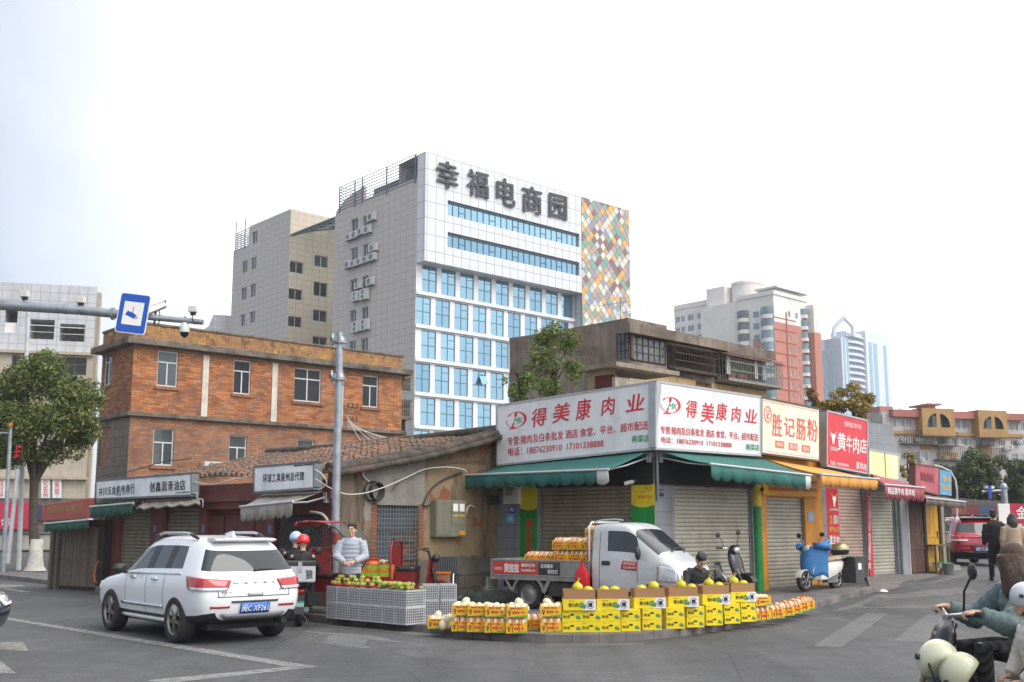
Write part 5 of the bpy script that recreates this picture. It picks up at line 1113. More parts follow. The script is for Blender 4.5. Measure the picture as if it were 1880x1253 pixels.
# separate left wing of the same estate
CF_, CS_, csl, cfl = frames(1319, RD+22, 1247, 1341)
c_ = fthing('residential_tower', 'white residential block with many windows and a dark light shaft, left of the orange tower', 'apartment tower', CF_); MC = sub_in(CS_, c_, CF_)
zt2_ = CS_.uv(1319,546)[1]; cw = []
for k in range(10):
    z = zt2_-2.2-fl*(k+1)
    for j,(a,b_) in enumerate(((.03,.15),(.18,.28),(.36,.52),(.62,.84))): cw.append((csl*a,csl*b_,z+.2,z+1.9))
put(MB().wall(0,csl,zt2_-34,zt2_,cw,.3).build('side_wall', RW1, c_), MC); 
for w in cw[:26]: window(c_, *w, .15, WFR, FG, 3, 0, .1, T=MC)
cw = [(cfl*.22,cfl*.86,zt2_-2.2-fl*(k+1)+.2,zt2_-2.2-fl*(k+1)+2) for k in range(9)]
MB().wall(0,cfl,zt2_-34,zt2_,cw,.3).build('front_wall', RW1, c_)
for w in cw[:6]: window(c_, *w, .15, WFR, FG, 3, 0, .1)
mb = MB(); mb.hull([(.35,.35),(cfl,.35),(cfl,csl),(.35,csl)],0,zt2_-.02); mb.hull([(-.15,-.15),(cfl+.15,-.15),(cfl+.15,0),(0,0),(0,csl),(-.15,csl)],zt2_-1.4,zt2_-1.1); mb.build('core', RW1, c_)
MB().box(cfl+.02,cfl+7,2.5,12,0,zt2_-3).build('light_shaft', MAT('shaft_dark','45484d',.8,var=.3,scale=.6), c_)
MB().hull([(.02,-.05),(cfl-.02,-.05),(cfl-.02,-.004),(.02,-.004)],zt2_-30,zt2_-9.5).build('orange_panel', RO1, c_)
# blue and white tower with arched crown
DF_, DS_, dsl, dfl = frames(1562, 540.0, 1521, 1650)
d_ = fthing('glass_tower', 'distant blue and white high rise with stacked curved balconies and a pointed crown', 'apartment tower', DF_); MD = sub_in(DS_, d_, DF_)
TW = MAT('pale_tower_wall','cbd3de',.5,var=.03); TB = MAT('pale_blue_glass_strip','7fa9bf',.25,var=.12,scale=.3)
ztd = DS_.uv(1562,617)[1]; zr2 = DF_.uv(1640,619)[1]; put(MB().box(0,dsl,0,.5,-.2,ztd).build('side_wall', TW, d_), MD)
mb = MB(); mb.box(0,dfl*.14,.02,10,-.2,ztd); mb.box(dfl*.50,dfl,.0,10,-.2,zr2); mb.box(dfl*.14,dfl*.5,2.0,10,-.2,zr2-2); mb.hull([(0.5,dsl*.3),(dfl,9),(dfl,dsl),(.5,dsl)],0,ztd-2); mb.build('front_wall', TW, d_)
for a,b_ in ((.06,.26),(.50,.66)): put(MB().box(dsl*a,dsl*b_,-.15,-.01,0,ztd-6).build('glass_strip', TB, d_), MD)
for a,b_ in ((.03,.07),(.10,.13),(.56,.62),(.66,.73),(.88,.93)): MB().box(dfl*a,dfl*b_,-.2,-.01,0,zr2-6).build('glass_strip', TB, d_)
k = 0; z = zr2-5
while z > 60:
    mb = MB(); a = [(dfl*.14+dfl*.36*i/6, 1.2-1.8*math.sin(PI*i/6)) for i in range(7)]
    for (xa,ya),(xb,yb) in zip(a,a[1:]): mb.quad((xa,ya,z),(xb,yb,z),(xb,yb,z+1.3),(xa,ya,z+1.3)); mb.quad((xa,ya,z),(xa,2.5,z),(xb,2.5,z),(xb,yb,z))
    mb.build('balcony', TW, d_); z -= 3.3
MB().box(dfl*.15,dfl*.49,1.7,1.99,60,zr2-3).build('balcony_glazing', MAT('far_dark_glazing','8b98a3',.4,var=.2,scale=.4), d_)
ap_ = AT(1549,583,545)-DF_.o; l1 = AT(1531,618,545)-DF_.o; l2 = AT(1566,618,545)-DF_.o; lm1 = AT(1531,603,545)-DF_.o; lm2 = AT(1566,601,545)-DF_.o; loc = lambda p: (p.dot(DF_.u),-p.dot(DF_.n),p.z)
mb = MB(); mb.tube([loc(l1),loc(lm1),loc(ap_)],1.2,6); mb.tube([loc(l2),loc(lm2),loc(ap_)],1.2,6); a_ = loc(ap_); mb.cyl(a_,(a_[0],a_[1],a_[2]+5),.4,.1,6); mb.build('crown', TW, d_)
b0 = loc(AT(1549,618,552)); MB().box(b0[0]-4,b0[0]+4,b0[1]-2,b0[1]+4,b0[2]-4,b0[2]+5).build('roof_room', TW, d_)
# ---------------- low apartment block on the right
PF = Fr(AT(1632,1000,118.0).xy, R(16)); pE = PF.uv(1905,800)[0]
p_ = fthing('apartment_block', 'long low apartment block with tan arched bays, pink roof bands and caged windows, far right', 'apartment house', PF)
PW = MAT('block_pale_wall','b3aca8',.8,var=.08,scale=.5,dirt='857f79',dirt_amt=.6,dscale=.4,streak=.3); PT = MAT('block_tan_render','a5814f',.8,var=.10,scale=.5,dirt='7f6037',dirt_amt=.4,streak=.25); PP = MAT('block_pink_band','a4655b',.8,var=.12,scale=.6,streak=.2)
px_ = lambda x,y: PF.uv(x,y)[0]; pz_ = lambda x,y: PF.uv(x,y)[1]
zA = pz_(1700,757); zB = pz_(1700,782); zC = pz_(1700,800); fl3 = (pz_(1700,805)-pz_(1700,832))
wins = []
for i,px in enumerate((1636,1652,1664,1744,1753,1762,1770,1838,1850,1860,1872)): wins.append((px_(px,775),px_(px+8,775),pz_(1700,786),pz_(1700,770)))
for r,(ya,yb) in enumerate(((804,816),(830,846))):
    for px in (1654,1676,1690,1714,1728,1745,1764,1772,1792,1806,1834,1856,1872): wins.append((px_(px,810),px_(px+11,810),pz_(1700,yb),pz_(1700,ya)))
mb = MB(); mb.wall(0,pE,-.2,zA,wins,.3); mb.build('front_wall', PW, p_); MB().box(.02,pE,.32,12,-.2,zA-.02).build('core', PW, p_)
for w in wins[:60]: window(p_, *w, .15, WFR, FG if w[0]%2 < 1.2 else GDARK, 3, 0, .07)
MB().box(-9,-.02,2,12,-.2,zA-.6).build('side_wing', MAT('side_wing_grey','aaa9a8',.8,var=.08,streak=.25), p_)
for (a,b_) in ((1681,1740),(1784,1836)):
    u0,u1 = px_(a,780),px_(b_,780); z0,z1 = pz_(1700,801),pz_(1700,752); mb = MB(); m = (u0+u1)/2; rr = (u1-u0)*.36; zb2 = z0+(z1-z0)*.30
    n = 10
    for s_ in (-1,1):                              # half arches either side of the centre mullion, cut from the bay front
        prev = None
        for i in range(n+1):
            t = i/n; u = m+s_*(.25+(rr-.25)*t); zz = zb2+rr*1.0*math.sqrt(max(0,1-t*t))
            if prev: mb.add([(prev[0],-1.2,prev[1]),(u,-1.2,zz),(u,-1.2,z1),(prev[0],-1.2,z1)],[(0,1,2,3) if s_>0 else (3,2,1,0)])
            prev = (u,zz)
        e = m+s_*rr; ee = u1 if s_>0 else u0; mb.quad((min(e,ee),-1.2,zb2),(max(e,ee),-1.2,zb2),(max(e,ee),-1.2,z1),(min(e,ee),-1.2,z1))
    mb.quad((u0,-1.2,z0),(u1,-1.2,z0),(u1,-1.2,zb2),(u0,-1.2,zb2)); mb.quad((m-.25,-1.2,zb2),(m+.25,-1.2,zb2),(m+.25,-1.2,z1),(m-.25,-1.2,z1))
    mb.box(u0,u1,-1.15,-.02,z0-.1,z0); mb.box(u0,u1,-1.15,1.5,z1-.3,z1); mb.quad((u0,-1.2,z0),(u0,-1.2,z1),(u0,0,z1),(u0,0,z0)); mb.quad((u1,-1.2,z0),(u1,0,z0),(u1,0,z1),(u1,-1.2,z1))
    mb.build('arched_bay', PT, p_)
    MB().quad((u0+.1,-.5,z0),(u1-.1,-.5,z0),(u1-.1,-.5,z1-.3),(u0+.1,-.5,z1-.3)).build('bay_glazing', GMID, p_)
for a,b_ in ((1632,1681),(1740,1784),(1836,1875)):
    u0,u1 = px_(a,760),px_(b_,760); MB().box(u0+.01,u1-.01,-.7,-.003,pz_(1700,768),zA+.1).build('roof_band', PP, p_); MB().box(u0+.01,u1-.01,-.35,-.004,zC+.05,zB-.7).build('spandrel', PT, p_)
for a,b_,ya,yb in ((1690,1726,812,826),(1722,1757,830,846),(1790,1820,816,834)): MB().box(px_(a,820),px_(b_,820),-.05,-.003,pz_(1700,yb),pz_(1700,ya)).build('spandrel', PT, p_)
for i,(a,b_,y0,y1) in enumerate(((1652,1712,816,822),(1714,1750,818,823),(1712,1760,844,850),(1790,1830,846,853),(1792,1815,816,821))):
    u0,u1 = px_(a,820),px_(b_,820); z = pz_(1700,y0); mb = MB(); mb.box(u0,u1,-.9,-.01,z-.12,z); n = 14
    for k in range(n+1): u = u0+(u1-u0)*k/n; mb.box(u-.02,u+.02,-.92,-.88,z,z+1.5)
    mb.box(u0,u1,-.93,-.87,z+1.45,z+1.5); mb.build('window_cage', IRON, p_)
mb = MB(); mb.box(px_(1745,750),px_(1760,750),4,6,zA,zA+1.3); mb.box(px_(1740,750),px_(1766,750),3.4,7,zA+1.3,zA+1.5); mb.build('roof_room', PP, p_); MB().box(px_(1655,750),px_(1680,750),4,7,zA,zA+1.0).build('roof_room', PP, p_)
ACP = [(1656,807),(1683,808),(1714,815),(1735,808),(1735,841),(1754,844),(1806,813),(1845,824),(1853,822),(1796,846),(1870,812),(1666,836),(1690,844)]
for i,(x,y) in enumerate(ACP):
    ac_unit('small air conditioner on the low apartment block at the far right', PF, x,x+7,y-3.5,y+2.5,.5,'air conditioners on the low apartment block')
# ---------------- white building at the far left
WF_ = Fr(AT(-30,1000,72.0).xy, R(14)); wu = lambda x,y: WF_.uv(x,y)[0]; wz = lambda x,y: WF_.uv(x,y)[1]
w_ = fthing('white_tiled_building', 'pale tiled building with dark loggias behind the tree at the far left', 'apartment house', WF_)
WTL = BRICK('white_tile_wall','c3c5c8','bdbfc3','93969b',.62,.62,.02,0,.5,.1,'9b9a98',.3,.5,.3,.05); BEI = MAT('beige_painted_wall','b3a896',.8,var=.08,scale=.7,dirt='8a7f6e',dirt_amt=.5,dscale=.6,streak=.3)
eR = wu(177,560); zt1 = wz(60,521); zt0 = wz(60,645); zg = wz(60,915)
ops = [(wu(a,600),wu(b_,600),wz(100,d),wz(100,c)) for a,b_,c,d in ((8,31,572,614),(55,100,588,624),(110,156,594,626),(-30,-8,572,614))]
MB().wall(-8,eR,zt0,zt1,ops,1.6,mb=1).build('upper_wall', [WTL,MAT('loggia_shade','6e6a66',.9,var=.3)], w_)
ops2 = [(wu(a,820),wu(b_,820),wz(100,d),wz(100,c)) for a,b_,c,d in ((82,117,808,842),(10,40,808,842),(-20,0,808,842),(60,150,655,688),(124,150,716,760),(10,50,655,690))]
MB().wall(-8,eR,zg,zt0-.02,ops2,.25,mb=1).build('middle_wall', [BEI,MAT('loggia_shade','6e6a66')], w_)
for o_ in ops2: window(w_, *o_, .12, MAT('dark_window_frame','4d5154',.5), GDARK, 4, .6, .06)
for o_ in ops[1:3]:
    mb = MB(); mb.box(o_[0],o_[1],.05,.1,o_[2]+.95,o_[2]+1.02); mb.box(o_[0],o_[1],.05,.1,o_[2]+.5,o_[2]+.54); mb.build('railing', ALU, w_)
o_ = ops[0]; MB().box(o_[0],o_[1],.2,.3,o_[2],o_[3]-.9).build('door_panel', WHITE, w_)
mb = MB(); mb.box(-8,eR,1.7,2.6,zg,zt1-.03); mb.build('core', BEI, w_); 
for z in (wz(60,645),wz(60,770),wz(60,875)): MB().box(-8,eR+.1,-.35,-.003,z-.2,z).build('belt_course', BEI, w_)
MB().box(-8,wu(150,540),1.7,4,zt1,wz(60,512)).build('roof_room', WTL, w_)
# shops on its ground floor
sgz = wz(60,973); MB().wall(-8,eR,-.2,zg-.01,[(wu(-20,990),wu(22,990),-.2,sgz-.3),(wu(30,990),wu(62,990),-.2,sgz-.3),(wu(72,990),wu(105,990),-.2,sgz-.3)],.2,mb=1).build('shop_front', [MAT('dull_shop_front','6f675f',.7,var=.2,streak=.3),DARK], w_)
for a,b_ in ((-20,22),(30,62),(72,105)): shutter('roller_shutter', w_, wu(a,990)+.05, wu(b_,990)-.05, .1, sgz-.35, .12, SH1, .14)
CRM = MAT('sign_crimson','b01e3c',.45,var=.1)
o_ = sign_box('shop_sign','crimson shop sign with white characters behind the left poles', WF_, WF_.quad(-20,62,921,923,972,972,w=.25), .25, mat=CRM, frame=False)
mb = MB(); lett(mb, WF_, 2,26,(951,951,965,965),'金达',.257,off=.02); mb.build_split('lettering', WHT, o_)
o_ = sign_box('shop_sign','navy blue shop sign right of the crimson one, behind the tree trunk', WF_, WF_.quad(63,103,927,928,955,955,w=.25), .25, mat=MAT('sign_navy','27355c',.5), frame=False)
for i,(a,b_,tx,l) in enumerate(((75,92,'化\n妆\n品','white window board with red cosmetics characters left of its twin'),(96,113,'美\n甲','white window board with red nail salon characters right of its twin'),(-4,10,'用\n品','white window board with red characters at the left picture edge'))):
    o_ = sign_box('window_sign', l, WF_, WF_.quad(a,b_,877,877,915,915,w=.2), .2, .08, mat=SIGNW, frame=False, group='white window boards'); mb = MB(); lett(mb, WF_, a+4,b_-4,(882,882,912,912), tx, .206, off=.01); mb.build_split('lettering', RED_T, o_)
WG = Fr(AT(374,1000,150).xy, R(20)); o_ = fthing('white_tiled_block','small white tiled block beside the grey annex, above the orange building','apartment house',WG); z9 = WG.uv(395,578)[1]
MB().box(0,4.2,0,9,-.2,z9).build('wall', WTL, o_); MB().prism([(-2.6,z9-3.2),(0,z9-1.2),(0,0),(-2.6,0)],.5,9).build('side_wing', WTL, o_)
# ---------------- trees
def leaf_mat(name, a, b_, sc=1.2):
    m, t, b = _base(name); v = _vec(t); oi = _n(t,'ShaderNodeNewGeometry')
    c = _mix(t, oi.outputs['Random Per Island'], a, b_); t.links.new(c, b.inputs['Base Color']); b.inputs['Roughness'].default_value = .55
    b.inputs['Subsurface Weight'].default_value = 0; tr = _n(t,'ShaderNodeBsdfTranslucent'); t.links.new(c, tr.inputs[0]); ms = _n(t,'ShaderNodeMixShader'); ms.inputs[0].default_value = .25
    t.links.new(b.outputs[0], ms.inputs[1]); t.links.new(tr.outputs[0], ms.inputs[2]); t.links.new(ms.outputs[0], t.nodes['Material Output'].inputs[0]); return m
LEAF1 = leaf_mat('banyan_leaves',(.03,.055,.012),(.21,.245,.05)); LEAF2 = leaf_mat('shrub_leaves',(.05,.09,.018),(.22,.27,.06)); LEAF3 = leaf_mat('yellowing_leaves',(.15,.14,.03),(.42,.27,.045)); LEAF4 = leaf_mat('street_tree_leaves',(.03,.045,.02),(.12,.145,.05)); BARK = MAT('grey_bark','4c443c',.95,var=.3,scale=3,dirt='3a342e',dirt_amt=.6,dscale=2,bump=.8,bscale=12)
def leaves(mb, blobs, n, size, seed=1, m=0):
    rs = random.Random(seed); tot = sum(r[0]*r[1]*r[2] for c,r in blobs)
    for c,r in blobs:
        for k in range(int(n*r[0]*r[1]*r[2]/tot)+1):
            while True:
                q = Vector((rs.uniform(-1,1),rs.uniform(-1,1),rs.uniform(-1,1)))
                if .25 < q.length < 1: break
            q = q*(.65+.35*rs.random()) if rs.random() < .3 else q.normalized()*rs.uniform(.72,1.12)
            p = Vector(c)+Vector((q.x*r[0],q.y*r[1],q.z*r[2])); nv = (q+Vector((rs.gauss(0,.7),rs.gauss(0,.7),rs.gauss(.5,.7)))).normalized()
            a = nv.orthogonal().normalized(); a.rotate(Matrix.Rotation(rs.uniform(0,2*PI),3,nv)); b_ = nv.cross(a); s_ = size*rs.uniform(.6,1.3)
            mb.add([p-a*s_,p-b_*s_*.42,p+a*s_,p+b_*s_*.42],[(0,1,2,3)],m)
def crown(root, center, R_, nb, n, size, mat, seed, flat=.8, lo=-.6):
    rs = random.Random(seed); bl_ = []
    for k in range(nb):
        while True:
            q = Vector((rs.uniform(-1,1),rs.uniform(-1,1),rs.uniform(lo,1)))
            if q.length < 1: break
        q = q.normalized()*(.35+.6*q.length); s_ = rs.uniform(.17,.34)
        bl_.append((Vector(center)+Vector((q.x*R_[0],q.y*R_[1],q.z*R_[2])),(s_*R_[0],s_*R_[1],s_*R_[2]*flat)))
    mb = MB(); leaves(mb, bl_, n, size, seed); mb.build('crown', mat, root); return bl_
def limbs(root, base, bl_, r0, fork, mats, seed=3, nlim=7, name='trunk', skirt=None):
    rs = random.Random(seed); mb = MB(); f = Vector(fork); b_ = Vector(base); m1 = b_.lerp(f,.5)+Vector((rs.uniform(-.1,.1),rs.uniform(-.1,.1),0))
    mb.tube([b_-Vector((0,0,.1)),b_+Vector((0,0,.12)),b_.lerp(f,.25),m1,f],[r0*1.7,r0*1.25,r0,r0*.9,r0*.85],12)
    for c,_ in rs.sample(bl_,min(nlim,len(bl_))):
        c = Vector(c); k = f.lerp(c,.45)+Vector((rs.uniform(-.3,.3),rs.uniform(-.3,.3),rs.uniform(-.1,.5))); mb.tube([f-Vector((0,0,.15)),f.lerp(k,.5)+Vector((0,0,.15)),k,c],[r0*.55,r0*.42,r0*.3,r0*.1],7)
    return mb.build(name, mats, root)
tp = G(64,1046,.1); tr_ = thing('street_tree','broad dark green street tree with whitewashed trunk base at the left','tree',tp)
dT = tp.y; sc = dT/FPX; bx = lambda x: (x-64)*sc
bl_ = crown(tr_, (bx(56),0,(965-760)*sc+CH-.2), (98*sc,80*sc,112*sc), 80, 34000, .085, LEAF1, 4, lo=-.75)
mt = limbs(tr_, (0,0,0), bl_, .19, (bx(52),0,(965-890)*sc+CH), BARK, nlim=12)
MB().lathe([(.42,-.05),(.31,.15),(.255,.5),(.235,1.15),(.21,1.16)],14).build('whitewash', MAT('whitewash','b9b6ae',.9,var=.12,scale=4,dirt='6c6760',dirt_amt=.6,dscale=3), tr_)
def shrub(label, px, py, depth, w, h, n, size, mat, seed, z=None, nb=22, name='roof_shrub', cat='shrub'):
    p = AT(px,py,depth); o_ = thing(name,label,cat,p); s_ = depth/FPX
    b_ = crown(o_,(0,0,h*s_*.55),(w*s_*.5,w*s_*.42,h*s_*.5),nb,n,size,mat,seed,lo=-.9); limbs(o_,(0,0,0),b_,.045,(0,0,h*s_*.3),BARK,seed,9); return o_
shrub('bushy bright green shrub growing on the roof behind the long white sign',1018,738,28.8,108,138,3900,.055,LEAF2,8,nb=34)
shrub('small straggly green shrub at the left end of the corner shop roof',958,752,27.5,72,84,1300,.05,LEAF2,9,nb=16)
shrub('large yellowing roof bush behind the red beef sign',1567,778,40,84,70,3200,.07,LEAF3,12,nb=30)
shrub('small yellowing bush on the roof, left of the large one',1522,772,40,66,40,1100,.07,LEAF3,13,nb=16)
shrub('sparse yellow green sprig at the left of the roof bushes',1495,752,40,24,42,360,.06,LEAF3,14,nb=10)
shrub('pale dry bush on the roof behind the faded pink sign',1668,880,46,40,46,600,.07,LEAF3,15,nb=10)
for i,(px,pb,dp,w,h,l) in enumerate([(1792,985,64,96,128,'dense grey green street tree behind the red car'),(1850,985,70,84,122,'tall grey green street tree at the far right behind the signal pole'),(1752,1000,74,70,120,'grey green street tree beyond the end of the shop row'),(1890,990,66,60,110,'grey green street tree at the right picture edge')]):
    s_ = dp/FPX; o_ = thing('street_tree',l,'tree',(AT(px,pb,dp).x,dp,.2),0,'trees along the far side street')
    z0 = AT(px,965-10,dp).z; zt9 = AT(px,(862,858,880,866)[i],dp).z
    b_ = crown(o_,(0,0,(z0+zt9)/2+.6),(w*s_*.55,w*s_*.5,(zt9-z0)*.55),44,9000,.12,LEAF4,20+i,lo=-.8); limbs(o_,(0,0,0),b_,.2,(.2,0,z0*.75),BARK,30+i,9)
# ================================================================ vehicles
from mathutils.bvhtree import BVHTree
def ev(o): return bpy.data.meshes.new_from_object(o.evaluated_get(bpy.context.evaluated_depsgraph_get()))
def split_by_mat(me, names, mats, root):       # one part per material slot, sharing the smooth shading
    r = {}
    for i,(nm,mt) in enumerate(zip(names,mats)):
        q = MB(); ix = {}
        for p in me.polygons:
            if p.material_index == i:
                q.f.append([ix.setdefault(v,len(ix)) for v in p.vertices]); q.m.append(0); q.s.append(True)
        if not q.f: continue
        q.v = [me.vertices[v].co.copy() for v in ix]; r[nm] = q.build(nm, mt, root)
    return r
PAINTW = MAT('white_car_paint','dfe1e4',.25,var=.02,coat=.6); CGL = GLASS('car_window_glass',(.035,.042,.045),.0,.03,.25,.8,.0); CGL.node_tree.nodes['Principled BSDF'].inputs['Specular IOR Level'].default_value = .7
LAMPR = MAT('tail_lamp_red','a8101c',.12,var=.12,scale=9,coat=1.0); LAMPC = MAT('clear_lamp','c9cdd0',.08,.5,var=.2,scale=14,coat=1.0); PLB = MAT('number_plate_blue','1f62b8',.4,var=.04); PLT = MAT('number_plate_white','eef0f2',.4)
RIM = MAT('alloy_rim','8b8782',.3,.8,var=.1); RIMS = MAT('steel_rim','8f8d88',.45,.6,var=.15,dirt='4c4640',dirt_amt=.5,dscale=6)
def wheel(root, c, r, w, style='alloy', side=1, name='wheel'):
    """tyre (part) with its rim (sub-part); axle along y, outer face towards side*y"""
    T = Matrix.Translation(c) @ Matrix.Rotation(-PI/2*side,4,'X')
    mb = MB(); mb.lathe([(r*.62,-w/2),(r*.93,-w/2),(r*.985,-w*.38),(r,-w*.2),(r,w*.2),(r*.985,w*.38),(r*.93,w/2),(r*.66,w/2),(r*.62,w*.36),(r*.62,-w/2)],36,T=T)
    o = mb.build(name, RUBBER, root); m = MB()
    m.lathe([(r*.655,w*.50),(r*.64,w*.36),(r*.58,w*.30),(r*.56,-w*.1),(0,-w*.1)],32,T=T,m=1); m.lathe([(r*.665,w*.49),(r*.64,w*.52),(r*.60,w*.42),(r*.59,w*.30)],32,T=T)
    if style == 'alloy':
        for k in range(5):
            a = 2*PI*k/5+.3; c_, s_ = math.cos(a), math.sin(a)
            vs = []
            for (rr,hw,z) in ((r*.08,r*.085,w*.44),(r*.36,r*.065,w*.45),(r*.61,r*.11,w*.40)):
                vs += [(rr*c_-hw*s_, rr*s_+hw*c_, z),(rr*c_+hw*s_, rr*s_-hw*c_, z)]
            vs += [(x,y,z-w*.12) for x,y,z in vs]
            m.add([T @ Vector(p) for p in vs],[(0,1,3,2),(2,3,5,4),(0,2,8,6),(2,4,10,8),(1,7,9,3),(3,9,11,5),(4,5,11,10)])
        m.lathe([(0,w*.47),(r*.12,w*.46),(r*.15,w*.36)],16,T=T)
    else:
        m.lathe([(r*.60,w*.32),(r*.45,w*.26),(r*.40,w*.30),(r*.24,w*.34),(r*.2,w*.42),(r*.12,w*.44),(0,w*.44)],28,T=T)
        for k in range(10): a = 2*PI*k/10; m.cyl(T @ Vector((r*.49*math.cos(a),r*.49*math.sin(a),w*.20)),T @ Vector((r*.49*math.cos(a),r*.49*math.sin(a),w*.285)),r*.04,n=8,m=1)
    m.build('rim', [RIM if style == 'alloy' else RIMS, MAT('rim_shadow','191919',.6)], o); return o
def car_body(root, rings, sidewin, screens, arches, paint, trim=BLACK, sub=2, rear=None, pillars=()):
    """half rings of 9 points from underside to roof centre; mirrored, capped front and back, smoothed, wheel arches cut out"""
    N = 9; vs = []; fs = []; ms = []; full = []
    for r in rings:
        ids = []
        for x,y,z in r: vs.append((x,y,z)); ids.append(len(vs)-1)
        mi = []
        for k,(x,y,z) in enumerate(r):
            if k in (0,8): mi.append(ids[k])
            else: vs.append((x,-y,z)); mi.append(len(vs)-1)
        full.append((ids,mi))
    for i in range(len(rings)-1):
        for k in range(8):
            mt = 1 if (k == 5 and i in sidewin) or (k in (6,7) and i in screens) or (k==5 and i in screens and False) else (2 if k in (0,1) or (k == 5 and i in pillars) else 0)
            for s_ in (0,1):
                a,b_ = full[i][s_],full[i+1][s_]; q = (a[k],b_[k],b_[k+1],a[k+1]); fs.append(q if s_ == 0 else q[::-1]); ms.append(mt)
    for i,fl_ in ((0,1),(len(rings)-1,0)):        # caps with a centre column
        l,r_ = full[i]; cen = []
        bul = (-.05 if i == 0 else .06)
        for k in range(9):
            if k in (0,8): cen.append(l[k])
            else: x,y,z = rings[i][k]; vs.append((x+bul,0,z)); cen.append(len(vs)-1)
        for k in range(8):
            mt = 1 if (i == 0 and rear and k in rear) else (2 if k == 0 else 0)
            for A,B_ in ((l,cen),(cen,r_)):
                q = [A[k],A[k+1],B_[k+1],B_[k]]; q = [v for j,v in enumerate(q) if v not in q[:j]]
                if len(q) > 2: fs.append(q if fl_ else q[::-1]); ms.append(mt)
    mb = MB(); mb.v = [Vector(v) for v in vs]; mb.f = [list(f) for f in fs]; mb.m = ms; mb.s = [True]*len(fs)
    o = mb.build('body_shell', [paint,CGL,trim]); m = o.modifiers.new('s','SUBSURF'); m.levels = m.render_levels = sub
    cut = MB()
    for (x,z,r,y0,y1) in arches:
        for s_ in (1,-1): cut.cyl((x,s_*y0,z),(x,s_*y1,z),r,n=40,m=2)
    c = cut.build('cutter',[paint,CGL,trim]); bm_ = o.modifiers.new('b','BOOLEAN'); bm_.operation = 'DIFFERENCE'; bm_.object = c; bm_.solver = 'EXACT'
    me = ev(o); bpy.data.objects.remove(o); bpy.data.objects.remove(c)
    bvh = BVHTree.FromPolygons([v.co for v in me.vertices],[tuple(p.vertices) for p in me.polygons])
    parts = split_by_mat(me, ['body','window_glass','underbody_trim'], [paint,CGL,trim], root)
    return parts, bvh
def decal(root, name, bvh, poly, d, mat, off=.006, n=(10,6), thick=.008, origin=6.0):
    """patch that follows the body: poly = 4 corners (points), cast along direction d"""
    d = Vector(d).normalized(); P = [Vector(p) for p in poly]; g = []
    for j in range(n[1]+1):
        row = []
        for i in range(n[0]+1):
            s_,t = i/n[0],j/n[1]; p = P[3].lerp(P[2],s_).lerp(P[0].lerp(P[1],s_),t); h = bvh.ray_cast(p-d*origin,d)
            row.append((h[0]-d*off) if h[0] is not None else None)
        g.append(row)
    mb = MB(); ix = {}
    for j in range(n[1]+1):
        for i in range(n[0]+1):
            if g[j][i] is not None: ix[(i,j)] = len(mb.v); mb.v.append(g[j][i])
    for j in range(n[1]):
        for i in range(n[0]):
            q = [(i,j),(i+1,j),(i+1,j+1),(i,j+1)]
            if all(c in ix for c in q): mb.f.append([ix[c] for c in q]); mb.m.append(0); mb.s.append(True)
    o = mb.build(name, mat, root)
    if thick: m = o.modifiers.new('t','SOLIDIFY'); m.thickness = thick; m.offset = 0
    return o
def decal_text(root, name, bvh, s_, P, d, mat, off=.01, bold=.0, sp=1.0):
    d = Vector(d).normalized(); P = [Vector(p) for p in P]
    def fn(a,b_):
        p = P[3].lerp(P[2],a).lerp(P[0].lerp(P[1],a),b_); h = bvh.ray_cast(p-d*6,d); return (h[0]-d*off) if h[0] is not None else p
    mb = MB(); mb.text(s_, fn, 0, bold, 2, sp, nrm=-d*.001); return mb.build(name, mat, root)
